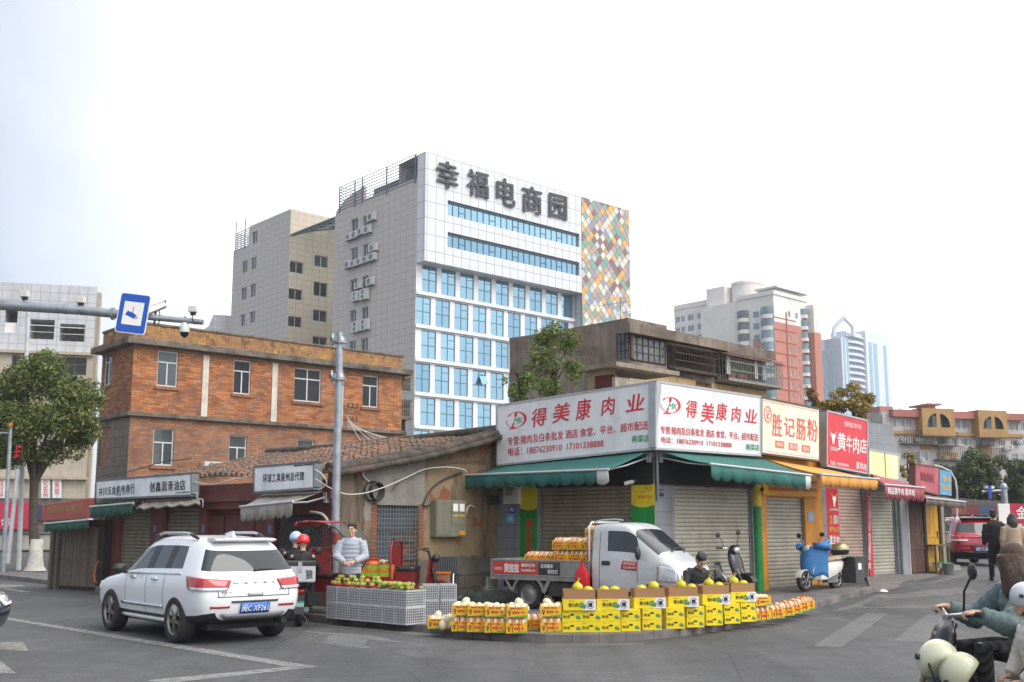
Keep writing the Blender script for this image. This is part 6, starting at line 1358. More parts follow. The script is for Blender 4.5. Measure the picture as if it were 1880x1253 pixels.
def suv(label, loc, rz, paint, plate, sc=1, letters=False, lamp='suv', wide=False, group=None, head=False):
    t = thing('parked_car' if not letters else 'car', label, 'car', loc, rz, group, sc)
    def rg(x, zb, wb, w, zbelt, wr, zr, xs=None, zm=.75):
        p = [(0,zb),(wb,zb),(w-.03,zb+.13),(w,zm),(w-.025,zbelt-.07),(w-.06,zbelt),(wr+.045,max(zbelt+.02,zr-.095)),(wr-.05,max(zbelt+.03,zr-.02)),(0,zr)]
        return [((xs[k] if xs else x),y,z) for k,(y,z) in enumerate(p)]
    rings = [rg(0,.36,.60,.79,1.05,.52,1.585,[-.72,-.80,-.88,-.93,-.86,-.82,-.53,-.40,-.38],.72),
             rg(0,.30,.70,.89,1.08,.565,1.615,[-.66,-.68,-.71,-.76,-.73,-.70,-.42,-.32,-.32],.74),
             rg(-.40,.27,.76,.918,1.09,.59,1.645,[-.4,-.4,-.4,-.42,-.42,-.44,-.18,-.12,-.12],.76),
             rg(-.1,.25,.78,.925,1.085,.605,1.66,[-.1,-.1,-.1,-.1,-.1,-.18,.06,.10,.10],.78),
             rg(.42,.24,.78,.92,1.065,.62,1.675), rg(.50,.24,.78,.92,1.065,.62,1.675), rg(1.12,.24,.78,.915,1.045,.62,1.67), rg(1.22,.24,.78,.915,1.045,.62,1.67),
             rg(1.85,.24,.78,.912,1.02,.595,1.60,[1.95,1.95,1.95,1.95,1.95,1.95,1.82,1.75,1.75]),
             rg(2.52,.25,.77,.905,.99,.62,1.06,[2.35,2.35,2.35,2.35,2.35,2.36,2.45,2.52,2.60]),
             rg(3.0,.26,.76,.895,.94,.62,.99), rg(3.42,.28,.70,.85,.85,.58,.89,None,.66), rg(3.64,.34,.56,.70,.74,.46,.78,[3.5,3.54,3.62,3.66,3.62,3.58,3.56,3.54,3.54],.58)]
    arch = [(0,.37,.43,.58,1.2),(2.66,.37,.43,.58,1.2)]
    parts, bvh = car_body(t, rings, (0,3,5,7,8), (8,), arch, paint, rear=(5,), pillars=(4,6))
    for x in (0,2.66):
        for s_ in (1,-1): wheel(t,(x,s_*.80,.365),.365,.235,'alloy',s_)
    bk = (1,0,0)
    for s_ in (1,-1):
        L_ = lambda pts: [(x,s_*y,z) for x,y,z in pts]
        # tail lamps wrap the rear corner: cast diagonally
        dd = (.72,-s_*.69,0)
        decal(t,'tail_lamp',bvh,L_([(-.95,.46,.985),(-.40,.93,1.05),(-.48,.93,.85),(-.95,.49,.845)]),dd,LAMPR,.012,(14,6),.02)
        decal(t,'lamp_chrome',bvh,L_([(-.95,.49,.872),(-.52,.93,.885),(-.54,.93,.835),(-.95,.50,.83)]),dd,LAMPC,.018,(14,3),.02)
        decal(t,'bumper_reflector',bvh,L_([(-1,.42,.60),(-1,.72,.60),(-1,.72,.565),(-1,.42,.565)]),bk,LAMPR,.006,(6,2))
        if s_: 
            for xa in (.72,1.62): decal(t,'door_handle',bvh,L_([(xa,1,.985),(xa+.2,1,.98),(xa+.2,1,.945),(xa,1,.95)]),(0,-s_,0),CHROME,.022,(5,2),.035)
            decal(t,'side_moulding',bvh,L_([(.48,1,.56),(2.15,1,.56),(2.15,1,.51),(.48,1,.51)]),(0,-s_,0),CHROME if letters else BLACK,.012,(16,2),.02)
            decal(t,'side_skirt',bvh,L_([(.40,1,.345),(2.2,1,.345),(2.2,1,.26),(.40,1,.26)]),(0,-s_,0),paint,.03,(14,2),.04)
            gap = MAT('panel_gap',(.05,.05,.052),.7)
            for xa,za_ in ((.46,1.04),(1.17,1.04),(2.02,1.0)): decal(t,'door_gap',bvh,L_([(xa-.006,1,za_),(xa+.006,1,za_),(xa+.006,1,.40),(xa-.006,1,.40)]),(0,-s_,0),gap,.0025,(1,12),0)
            decal(t,'window_trim',bvh,L_([(-.13,1,1.085),(2.2,1,1.035),(2.2,1,1.01),(-.13,1,1.06)]),(0,-s_,0),CHROME if letters else BLACK,.006,(22,1),.01)
        mm = MB(); mm.ell((2.02,s_*1.02,1.10),(.085,.12,.085),14); mm.cyl((2.05,s_*.88,1.03),(2.03,s_*.98,1.06),.03,n=8); mm.build('wing_mirror', BLACK if letters else paint, t)
        mm = MB(); mm.tube([(.02,s_*.59,1.63),(.12,s_*.60,1.68),(.35,s_*.605,1.705),(1.2,s_*.605,1.70),(1.45,s_*.60,1.66),(1.54,s_*.59,1.61)],[.016,.022,.022,.022,.02,.016],8); mm.build('roof_rail', ALU if letters else BLACK, t)
        mm = MB(); mm.tube([(-.06,s_*.58,1.62),(.05,s_*.595,1.655),(.16,s_*.60,1.685)],[.024,.03,.025],8); mm.tube([(1.36,s_*.60,1.675),(1.5,s_*.595,1.64),(1.6,s_*.58,1.59)],[.025,.03,.02],8); mm.build('rail_foot', BLACK, t)
        decal(t,'headlight',bvh,L_([(3.3,.88,.84),(3.75,.45,.78),(3.75,.48,.66),(3.3,.9,.70)]),(-.75,-s_*.66,0),LAMPC,.012,(10,5),.02)
        if head: decal(t,'daytime_lamp',bvh,L_([(3.35,.88,.73),(3.75,.50,.70),(3.75,.50,.67),(3.35,.9,.70)]),(-.75,-s_*.66,0),MAT('lamp_lit_white','f2f0ff',.2),.022,(10,2),.02)
    mm = MB(); mm.loft([[(x,y,z) for x,z in ((-.24,1.635),(-.50,1.62),(-.60,1.60),(-.52,1.57),(-.30,1.59))] for y in (-.53,-.50,0,.50,.53)], 0); mm.build('spoiler', paint if not wide else BLACK, t, bevel=.012)
    decal(t,'number_plate',bvh,[(-1,.25,.635),(-1,-.25,.635),(-1,-.25,.475),(-1,.25,.475)],bk,PLB,.022,(6,2),.012)
    decal_text(t,'lettering',bvh,plate,[(-1,.225,.61),(-1,-.225,.61),(-1,-.225,.50),(-1,.225,.50)],bk,PLT,.031,.02)
    decal(t,'plate_recess_bar',bvh,[(-1,.40,.672),(-1,-.40,.672),(-1,-.40,.645),(-1,.40,.645)],bk,gap if not wide else BLACK,.01,(10,1),.012)
    decal(t,'tailgate_gap',bvh,[(-1,.62,.742),(-1,-.62,.742),(-1,-.62,.728),(-1,.62,.728)],bk,gap,.003,(14,1),0)
    for s_ in (1,-1): decal(t,'tailgate_gap',bvh,[(-1,s_*.63,1.04),(-1,s_*.617,1.04),(-1,s_*.60,.73),(-1,s_*.613,.73)],bk,gap,.003,(1,8),0)
    decal(t,'skid_plate',bvh,[(-1,.55,.47),(-1,-.55,.47),(-1,-.48,.39),(-1,.48,.39)],bk,GREYM if not wide else BLACK,.02,(12,2),.03)
    mm = MB(); mm.tube([(-.83,-.02,1.13),(-.82,-.12,1.145),(-.77,-.42,1.14)],[.022,.02,.008],6); mm.build('rear_wiper', BLACK, t)
    mm = MB(); mm.cyl((-.7,-.5,.34),(-.92,-.52,.33),.05,n=14); mm.build('exhaust_pipe', MAT('exhaust_dark','3c3b3a',.4,.6), t)
    mm = MB(); mm.box(-.6,3.2,-.62,.62,.22,.34); mm.cyl((0,-.7,.36),(0,.7,.36),.06,n=8); mm.cyl((2.66,-.7,.36),(2.66,.7,.36),.06,n=8); mm.build('chassis', DARK, t)
    mm = MB(); mm.add([(-.15,-.03,1.64),(-.15,.03,1.64),(.17,.015,1.66),(.17,-.015,1.66),(-.11,0,1.745)],[(0,1,4),(1,2,4),(2,3,4),(3,0,4)]); mm.build('roof_antenna', paint, t)
    if letters:
        decal_text(t,'lettering',bvh,'H A V A L',[(-1,.36,.955),(-1,-.36,.955),(-1,-.36,.925),(-1,.36,.925)],bk,gap,.008,.03,1.6)
        decal_text(t,'lettering',bvh,'哈弗 H6\n1.5T',[(-1,.56,.82),(-1,.40,.82),(-1,.40,.755),(-1,.56,.755)],bk,gap,.008)
        decal_text(t,'lettering',bvh,'SPORT',[(-1,-.42,.835),(-1,-.54,.835),(-1,-.54,.815),(-1,-.42,.815)],bk,gap,.008,.03)
        decal(t,'tailgate_handle',bvh,[(-1,.14,.79),(-1,-.14,.79),(-1,-.12,.74),(-1,.12,.74)],bk,MAT('handle_recess','a9abad',.4),.008,(6,2),.012)
    if wide:
        decal(t,'tail_lamp_bar',bvh,[(-1,.66,1.0),(-1,-.66,1.0),(-1,-.66,.94),(-1,.66,.94)],bk,LAMPR,.014,(14,2),.02)
        decal(t,'lower_bumper',bvh,[(-1,.70,.50),(-1,-.70,.50),(-1,-.66,.36),(-1,.66,.36)],bk,BLACK,.012,(14,3),.02)
        mm = MB(); mm.cyl((-.955,0,1.02),(-.93,0,1.02),.06,n=20); mm.build('badge', CHROME, t)
    return t
rl = G(322,1181); fl_ = G(201,1157.5); hd = fl_-rl; wb_ = math.hypot(hd.x,hd.y); hr = math.atan2(hd.y,hd.x); s_ = wb_/2.66*.975
ctr = rl+Vector((math.sin(hr),-math.cos(hr),0))*(.86*s_); ctr.z = 0
suv('white SUV with blue number plate driving away on the road at left', ctr, hr, PAINTW, '闽C·XF261', s_, True)
REDC = MAT('red_car_paint','94122a',.25,.2,var=.05,coat=.8)
rc = G(1797,1040); suv('red crossover car with blue number plate at the far end of the side street', rc+Vector((.3,1.0,0)), R(84), REDC, '闽C·X5364', 1.1, False, wide=True)
NAVY = MAT('dark_blue_car_paint','23283a',.25,.3,var=.05,coat=.8)
lc = G(-30,1216); hx = R(-4); suv('dark blue car whose headlight corner enters the picture at the left edge', (lc.x-3.86,lc.y+.75,0), hx, NAVY, '闽C·D8L31', 1.0, False, head=True)
# ---------------- small flatbed truck
def truck():
    a = G(905,1112,KH); z = KH
    # heading from the top edge of the cargo side: two pixels at equal height
    def at_h(px,py,h): d = ray(px,py); t = (h-CH)/d.z; return CO+d*t
    p0 = at_h(900,1024.5,1.0+KH); p1 = at_h(1083,1028.5,1.0+KH); hv = p1-p0; hr = math.atan2(hv.y,hv.x)
    return p0, hr, math.hypot(hv.x,hv.y)
tp0, thr, tlen = truck()
SILV = MAT('silver_truck_paint','bfc2c3',.35,.2,var=.06,scale=1.5,dirt='7d7a74',dirt_amt=.35,dscale=1.2,coat=.3); TGREY = MAT('cargo_side_grey','8a8a86',.55,.2,var=.12,scale=3,dirt='55524c',dirt_amt=.5,dscale=2,streak=.3); TDK = MAT('truck_chassis','2f2d2b',.8,.2,var=.3,scale=4,dirt='5c544a',dirt_amt=.4)
def build_truck():
    sc = tlen/2.45
    t = thing('flatbed_truck','small silver flatbed truck loaded with yellow melon boxes, parked before the corner shop','truck',(tp0.x,tp0.y,KH),thr,None,sc)
    # local: x forward from the bed's rear end, y to the left (away from the camera), near side at y=0
    Wd = 1.50
    def side(y,nm): mb = MB(); mb.box(0,2.42,y-.02,y+.02,.66,1.0); mb.box(0,2.42,y-.03,y+.03,.97,1.0); mb.box(0,2.42,y-.032,y+.032,.66,.69); return mb.build(nm, TGREY, t, bevel=.006)
    s0 = side(.03,'cargo_side'); side(Wd-.03,'cargo_side'); mb = MB(); mb.box(-.02,.02,.05,Wd-.05,.66,1.0); mb.build('tailgate', TGREY, t); mb = MB(); mb.box(0,2.42,.05,Wd-.05,.62,.66); mb.build('cargo_floor', TDK, t)
    mb = MB()
    for x in (.25,.62,1.5,1.95,2.35): mb.box(x-.02,x+.02,-.015,.01,.58,.68)
    mb.box(0,2.42,-.0,.05,.585,.655); mb.build('bed_rail', TGREY, t)
    RS = MAT('red_sticker','b8392f',.5,var=.08,dirt='8a4a42',dirt_amt=.4,dscale=4); KS = MAT('dark_sticker','2c2b2c',.5,var=.1,dirt='5b5654',dirt_amt=.4,dscale=4)
    for (x0,x1,mt,tx,nm) in ((.06,1.20,RS,'货拉拉','side_sticker'),(1.22,1.74,KS,'拉货搬家\n就找货拉拉','side_sticker')):
        st_ = MB().box(x0,x1,.002,.0085,.70,.95).build(nm, mt, t); mb = MB()
        if mt is RS:
            mb.text('货拉拉', lambda a,b_: (.36+.38*a,-.002,.735+.18*b_), 0, .06); mb.text('搬家拉货', lambda a,b_: (.80+.34*a,-.002,.85+.07*b_), 0, .03); mb.text('huolala.cn', lambda a,b_: (.80+.34*a,-.002,.76+.06*b_), 0, .02); mb.text('与你同行', lambda a,b_: (.10+.22*a,-.002,.77+.07*b_), 0, 0)
        else: mb.text('拉货搬家', lambda a,b_: (1.28+.30*a,-.002,.84+.08*b_), 0, .03); mb.text('就找它', lambda a,b_: (1.45+.24*a,-.002,.73+.08*b_), 0, .03)
        mb.build_split('lettering', WHT, st_)
    # chassis, mudguards, tank
    mb = MB(); mb.box(.1,3.6,.35,.47,.42,.56); mb.box(.1,3.6,1.03,1.15,.42,.56); mb.box(.3,2.3,.1,1.4,.56,.62); mb.cyl((.95,.1,.31),(.95,1.4,.31),.06,n=10); mb.box(1.45,2.3,.05,.35,.28,.55); mb.build('chassis', TDK, t)
    mb = MB(); n = 12
    for i in range(n):
        a0,a1 = R(8)+R(164)*i/n, R(8)+R(164)*(i+1)/n; r_ = .40
        mb.quad((.95-r_*math.cos(a0),.0,.30+r_*math.sin(a0)),(.95-r_*math.cos(a1),.0,.30+r_*math.sin(a1)),(.95-r_*math.cos(a1),.30,.30+r_*math.sin(a1)),(.95-r_*math.cos(a0),.30,.30+r_*math.sin(a0)))
        for rr in (r_-.04,): mb.quad((.95-r_*math.cos(a0),-.002,.30+r_*math.sin(a0)),(.95-rr*math.cos(a0),-.002,.30+rr*math.sin(a0)),(.95-rr*math.cos(a1),-.002,.30+rr*math.sin(a1)),(.95-r_*math.cos(a1),-.002,.30+r_*math.sin(a1)))
    mb.add([(.53,.0,.36),(.60,.0,.36),(.42,.0,.60),(.36,.0,.60)],[(0,1,2,3)]); mb.add([(1.30,.0,.36),(1.37,.0,.32),(1.52,.0,.60),(1.44,.0,.60)],[(0,1,2,3)]); m_ = mb.build('mudguard', TGREY, t); k = m_.modifiers.new('t','SOLIDIFY'); k.thickness = .012
    mb = MB(); mb.box(-.14,-.125,.05,.30,.34,.62); mb.build('mud_flap', MAT('mud_flap_grey','8f9294',.7), t)
    for y,s_ in ((.13,-1),(Wd-.13,1)): wheel(t,(.95,y,.30),.30,.17,'steel',s_)
    for y,s_ in ((.17,-1),(Wd-.17,1)): wheel(t,(3.30,y,.29),.29,.17,'steel',s_)
    # cab: rings about the centre line, then shifted to y = Wd/2
    def rg(xs, zb, wb, w, zbelt, wr, zr, zm=.62):
        p = [(0,zb),(wb,zb),(w-.02,zb+.10),(w,zm),(w-.01,zbelt-.05),(w-.035,zbelt),(wr+.03,max(zbelt+.02,zr-.09)),(wr-.05,max(zbelt+.03,zr-.018)),(0,zr)]
        return [((xs[k] if isinstance(xs,list) else xs),y,z) for k,(y,z) in enumerate(p)]
    rings = [rg(2.44,.34,.66,.735,1.12,.62,1.70), rg(2.50,.32,.70,.745,1.12,.635,1.735), rg(2.62,.32,.70,.75,1.12,.64,1.755), rg(2.78,.32,.70,.75,1.12,.64,1.765), rg([3.3]*6+[3.22,3.15,3.15],.32,.70,.75,1.10,.62,1.765),
             rg([3.55]*5+[3.56,3.36,3.26,3.26],.32,.70,.75,1.07,.61,1.73), rg([3.90,3.90,3.90,3.90,3.90,3.92,3.98,4.0,4.02],.33,.68,.745,1.03,.61,1.13), rg([4.24]*5+[4.24,4.25,4.26,4.28],.27,.67,.74,.95,.60,1.02,.56), rg([4.34,4.40,4.45,4.45,4.41,4.38,4.37,4.37,4.38],.27,.64,.71,.86,.55,.91,.52)]
    holder = bpy.data.objects.new('cab', None); bpy.data.objects.remove(holder)
    parts, bvh = car_body(t, rings, (3,4), (5,), [(3.30,.29,.35,.5,1.0)], SILV, sub=2)
    for o_ in parts.values():
        for v in o_.data.vertices: v.co.y += Wd/2
    bvh2 = BVHTree.FromPolygons([v.co for o_ in parts.values() for v in o_.data.vertices], [], all_triangles=False) if False else None
    vs,fs = [],[]
    for o_ in parts.values():
        b0 = len(vs); vs += [v.co.copy() for v in o_.data.vertices]; fs += [tuple(b0+i for i in p.vertices) for p in o_.data.polygons]
    bv = BVHTree.FromPolygons(vs,fs); sd = (0,1,0); F = lambda pts: [(x,-1,z) for x,z in pts]
    gap = MAT('panel_gap',(.05,.05,.052),.7)
    for xa,z0,z1 in ((2.66,1.66,.40),(3.50,1.10,.62)): decal(t,'door_gap',bv,F([(xa-.006,z0),(xa+.006,z0),(xa+.006,z1),(xa-.006,z1)]),sd,gap,.003,(1,10),0)
    decal(t,'door_gap',bv,F([(2.66,.41),(3.0,.41),(3.0,.40),(2.66,.40)]),sd,gap,.003,(6,1),0)
    decal(t,'door_handle',bv,F([(2.72,1.01),(2.90,1.01),(2.90,.93),(2.72,.93)]),sd,BLACK,.012,(4,3),.015)
    dp = decal(t,'door_sticker',bv,F([(3.18,1.02),(3.50,1.0),(3.48,.83),(3.14,.86)][0:4]),sd,RS,.006,(6,3),.004)
    P = F([(3.27,1.0),(3.48,.99),(3.48,.935),(3.27,.945)]); 
    for tx,z in (('货拉拉',.94),('扫码上预约下单',.865)):
        Pq = F([(3.20,z+.05),(3.46,z+.045),(3.46,z),(3.20,z+.005)]); decal_text(t,'lettering',bv,tx,Pq,sd,WHT,.012,.02)
    for (A,B_) in (((2.74,1.60),(3.10,1.12)),):
        pass
    mb = MB(); mb.ell((3.58,-.10,1.17),(.05,.09,.13),12); mb.cyl((3.55,.03,1.08),(3.58,-.08,1.12),.018,n=6); mb.build('wing_mirror', BLACK, t); mb = MB(); mb.ell((3.58,Wd+.12,1.17),(.05,.09,.13),12); mb.cyl((3.55,Wd-.03,1.08),(3.58,Wd+.10,1.12),.018,n=6); mb.build('wing_mirror', BLACK, t)
    for s_ in (1,-1):
        yy = lambda v: Wd/2+s_*v
        decal(t,'headlight',bv,[(3.95,yy(.76),.94),(4.5,yy(.54),.85),(4.5,yy(.48),.62),(3.92,yy(.76),.64)],(-.62,-s_*.78,0),LAMPC,.012,(10,8),.02)
    decal(t,'front_bumper',bv,[(4.6,.02,.56),(4.6,Wd-.02,.56),(4.6,Wd-.06,.36),(4.6,.06,.36)],(-1,0,0),MAT('bumper_grey','4a4c50',.6,var=.1),.02,(14,5),.05)
    for y0,s_ in ((-1,1),(Wd+1,-1)): decal(t,'bumper_corner',bv,[(3.72,y0,.60),(4.34,y0,.56),(4.34,y0,.36),(3.70,y0,.36)],(0,s_,0),MAT('bumper_grey','4a4c50',.6,var=.1),.016,(10,4),.03)
    for (xa,ya,xb,yb) in ((3.97,.55,3.86,1.2),(4.0,1.05,3.84,1.35)): 
        h0 = bv.ray_cast(Vector((xa,ya,3)),Vector((0,0,-1)))[0]; h1 = bv.ray_cast(Vector((xb,yb,3)),Vector((0,0,-1)))[0]; MB().tube([h0+Vector((0,0,.02)),h0.lerp(h1,.5)+Vector((.01,0,.05)),h1+Vector((.01,0,.03))],.011,5).build('windscreen_wiper', BLACK, t)
    mb = MB(); mb.tube([(2.38,.10,.70),(2.38,.10,1.66),(2.38,.20,1.76),(2.38,Wd-.20,1.76),(2.38,Wd-.10,1.66),(2.38,Wd-.10,.70)],.022,8); mb.tube([(2.46,.18,1.765),(2.6,.2,1.80),(2.9,.2,1.82),(3.1,.2,1.80)],.016,6); mb.build('headboard_frame', SILV, t)
    MB().cyl((3.1,.45,1.76),(3.02,.45,1.86),.012,.004,6).build('antenna', BLACK, t)
    MB().box(2.45,2.47,.12,Wd-.12,1.18,1.6).build('rear_window', CGL, t)
    return t
TRK = build_truck()
TM = Matrix.Translation(TRK.location) @ Matrix.Rotation(thr,4,'Z') @ Matrix.Scale(TRK.scale.x,4)
# ---------------- scooters
SCB = MAT('black_scooter_plastic','17171a',.3,var=.2,coat=.4); SCW = MAT('cream_scooter_plastic','c9c7be',.35,var=.06,coat=.3,dirt='8f8b80',dirt_amt=.3); BLU = MAT('blue_rain_cover','2f6ea6',.6,var=.12,scale=4)
def scooter(label, loc, rz, col, seatc, box=None, cover=None, lean=0, bars=False, sc=1.0, group='motor scooters', box_col=None, rear_plate=None, cowl=True):
    t = thing('motor_scooter', label, 'scooter', loc, rz, group, sc); t.rotation_euler = (lean,0,rz)
    for x,nm in ((.62,'front_wheel'),(-.62,'rear_wheel')): wheel(t,(x,0,.245),.245,.115,'alloy',1,nm)
    mb = MB(); prof = [(.50,.30,.13),(.46,.50,.19),(.40,.72,.21),(.34,.90,.17),(.30,.98,.11)]   # leg shield: x, z, half width
    rings = [[(x-.03-.06*(1-abs(s_)),s_*w,z) if False else (x+.05*(1-s_*s_),s_*w,z) for s_ in (-1,-.5,0,.5,1)] for x,z,w in prof]
    mb.loft(rings, closed=False, caps=False); o = mb.build('leg_shield', col, t); m = o.modifiers.new('t','SOLIDIFY'); m.thickness = .05
    mb = MB(); mb.loft([[(x,y*w,z+h*q) for y,q in ((-1,.0),(-1,.6),(-.7,1),(.7,1),(1,.6),(1,0))] for x,w,z,h in ((.40,.12,.26,.10),(.1,.15,.24,.09),(-.08,.16,.25,.14),(-.14,.17,.27,.38),(-.45,.19,.36,.34),(-.75,.15,.48,.22),(-.92,.07,.58,.10))]); mb.build('rear_body', col, t, bevel=.01)
    mb = MB(); mb.loft([[(x,y*w,z+h*q) for y,q in ((-1,0),(-.95,.7),(-.6,1),(.6,1),(.95,.7),(1,0))] for x,w,z,h in ((-.12,.10,.64,.06),(-.2,.15,.66,.10),(-.5,.16,.68,.11),(-.78,.14,.70,.12),(-.86,.08,.71,.06))]); mb.build('seat', seatc, t, smooth=True)
    mb = MB(); n = 8
    for x,r,w in ((.62,.27,.075),):
        for i in range(n): a0,a1 = R(20)+R(130)*i/n,R(20)+R(130)*(i+1)/n; mb.quad((x+r*math.cos(a0),-w,.235+r*math.sin(a0)),(x+r*math.cos(a0),w,.235+r*math.sin(a0)),(x+r*math.cos(a1),w,.235+r*math.sin(a1)),(x+r*math.cos(a1),-w,.235+r*math.sin(a1)))
    o = mb.build('front_fender', col, t); m = o.modifiers.new('t','SOLIDIFY'); m.thickness = .02
    mb = MB()
    for s_ in (1,-1): mb.cyl((.62,s_*.08,.235),(.44,s_*.06,.62),.024,n=8)
    mb.cyl((.44,0,.55),(.30,0,1.0),.03,n=8); mb.build('fork', GREYM, t)
    mb = MB(); mb.tube([(.20,.34,1.04),(.26,.22,1.03),(.30,0,1.0),(.26,-.22,1.03),(.20,-.34,1.04)],.014,8); hb = mb.build('handlebar', CHROME, t)
    for s_ in (1,-1): MB().cyl((.255,s_*.23,1.03),(.195,s_*.36,1.04),.019,n=8).build('grip', BLACK, hb)
    for s_ in ((1,-1) if cowl else (1,)):
        mb = MB(); mb.tube([(.26,s_*.2,1.04),(.27,s_*.26,1.18),(.24,s_*.31,1.27)],.008,6); mb.ell((.235,s_*.33,1.31),(.02,.075,.055),12); mb.build('mirror', BLACK, t)
    if cowl: mb = MB(); mb.ell((.36,0,.98),(.10,.13,.10),14); mb.build('headlight_cowl', col, t)
    else: mb = MB(); mb.loft([[(x,y*w,z) for x,y in ((.36,-1),(.40,0),(.36,1),(.33,0))] for z,w in ((.66,.10),(.80,.12),(.90,.08))]); mb.build('front_panel', SCW, t, bevel=.01)
    mb = MB(); mb.ell((.43,0,.97) if cowl else (.44,0,.62),(.05,.085,.07) if cowl else (.03,.07,.05),14); mb.build('headlight', LAMPC, t)
    mb = MB(); mb.ell((-.90,0,.63),(.05,.10,.06),12); mb.build('tail_light', LAMPR, t)
    mb = MB(); mb.box(-.62,-.2,-.08,.08,.17,.36); mb.cyl((-.75,-.13,.30),(-.30,-.13,.26),.05,n=10); mb.cyl((.0,-.03,.25),(-.1,-.16,.02),.012,n=6); mb.build('engine', GREYM, t)
    if bars:
        mb = MB()
        for s_ in (1,-1): mb.tube([(-.05,s_*.17,.62),(.12,s_*.25,.58),(.30,s_*.24,.38),(.28,s_*.18,.22)],.014,6); mb.tube([(-.5,s_*.2,.72),(-.85,s_*.19,.76),(-1.0,s_*.1,.78)],.014,6)
        mb.build('crash_bar', CHROME, t)
    if box == 'round':
        mb = MB(); mb.lathe([(0,0),(.17,0),(.215,.05),(.225,.12)],20,T=Matrix.Translation((-.92,0,.82))); b_ = mb.build('top_box', BLACK, t); mb = MB(); mb.lathe([(.228,.12),(.225,.17),(.19,.25),(.10,.29),(0,.30)],20,T=Matrix.Translation((-.92,0,.82))); mb.build('box_lid', box_col or BLACK, b_)
    if box == 'case':
        mb = MB(); mb.box(-1.18,-.78,-.27,.27,.80,1.12); b_ = mb.build('top_box', ALU, t, bevel=.02); mb = MB(); mb.box(-1.19,-.77,-.28,.28,1.08,1.17); mb.build('box_lid', BLACK, b_, bevel=.02)
        mb = MB(); mb.box(-1.20,-1.185,-.035,.035,.98,1.16); mb.build('latch', CHROME, b_); mb = MB(); mb.text('极速', lambda a,c: (-1.184,.24-.14*a,.86+.16*c), 0, .03, nrm=(-.001,0,0)); mb.text('狼', lambda a,c: (-1.184,-.10-.12*a,.86+.16*c), 0, .04, nrm=(-.001,0,0)); mb.build_split('lettering', DKTXT, b_)
    if cover:
        mb = MB(); g = []
        for j in range(9):
            z = 1.10-.72*j/8; row = []
            for i in range(13):
                s_ = -1+2*i/12; w = .37-.05*j/8; x = .42+.14*math.sin(PI*min(1,j/5)*.5)-.46*abs(s_)**2.2+.012*math.sin(i*2.1+j*.15)
                q_ = 1-j/8; row.append((x+.02*math.sin(i*2.6)*(1-q_),s_*w,z+q_*(.12*abs(s_)**3-.10*(1-abs(s_))**1.5)-.06*abs(s_)*(j/8)+.045*math.sin(i*1.9)*(1-q_)))
            g.append(row)
        for j in range(8):
            for i in range(12): mb.add([g[j][i],g[j][i+1],g[j+1][i+1],g[j+1][i]],[(0,1,2,3)],0,True)
        for s_ in (1,-1): mb.tube([(.40,s_*.24,1.06),(.28,s_*.32,1.05),(.16,s_*.38,1.03),(.06,s_*.40,.98)],[.05,.07,.07,.055],10)
        o = mb.build('wind_cover', cover, t, weld=True); m = o.modifiers.new('t','SOLIDIFY'); m.thickness = .012
    if rear_plate:
        mb = MB(); mb.box(-.955,-.945,-.09,.09,.34,.46); o = mb.build('number_plate', rear_plate, t); mb = MB(); mb.text('泉州68372', lambda a,c: (-.958,.08-.16*a,.365+.07*c), 0, .02, nrm=(-.001,0,0)); mb.build('lettering', PLT, o)
        mb = MB(); mb.add([(-.90,-.09,.62),(-.90,.09,.62),(-.98,.08,.24),(-.98,-.08,.24)],[(0,1,2,3)]); o = mb.build('rear_mudguard', BLACK, t); m = o.modifiers.new('t','SOLIDIFY'); m.thickness = .015
    return t
pa = G(1482,1087,KH); pb = G(1538,1080,KH); v = pa-pb; sr = math.atan2(v.y,v.x)
scooter('white scooter with blue rain cover over its front and a gold top box', (pa+pb)/2+Vector((0,.15,0)), R(219), SCW, MAT('tan_seat','a08f78',.7), 'round', BLU, R(3), True, 1.04, box_col=MAT('gold_box_lid','a89a6c',.25,.5,coat=.5))
pa = G(1362,1097,KH); scooter('black scooter with round top box parked behind the seated man', (pa.x-.30,pa.y+.55,KH), R(-52), SCB, BLACK, 'round', None, R(4), True, 1.12)
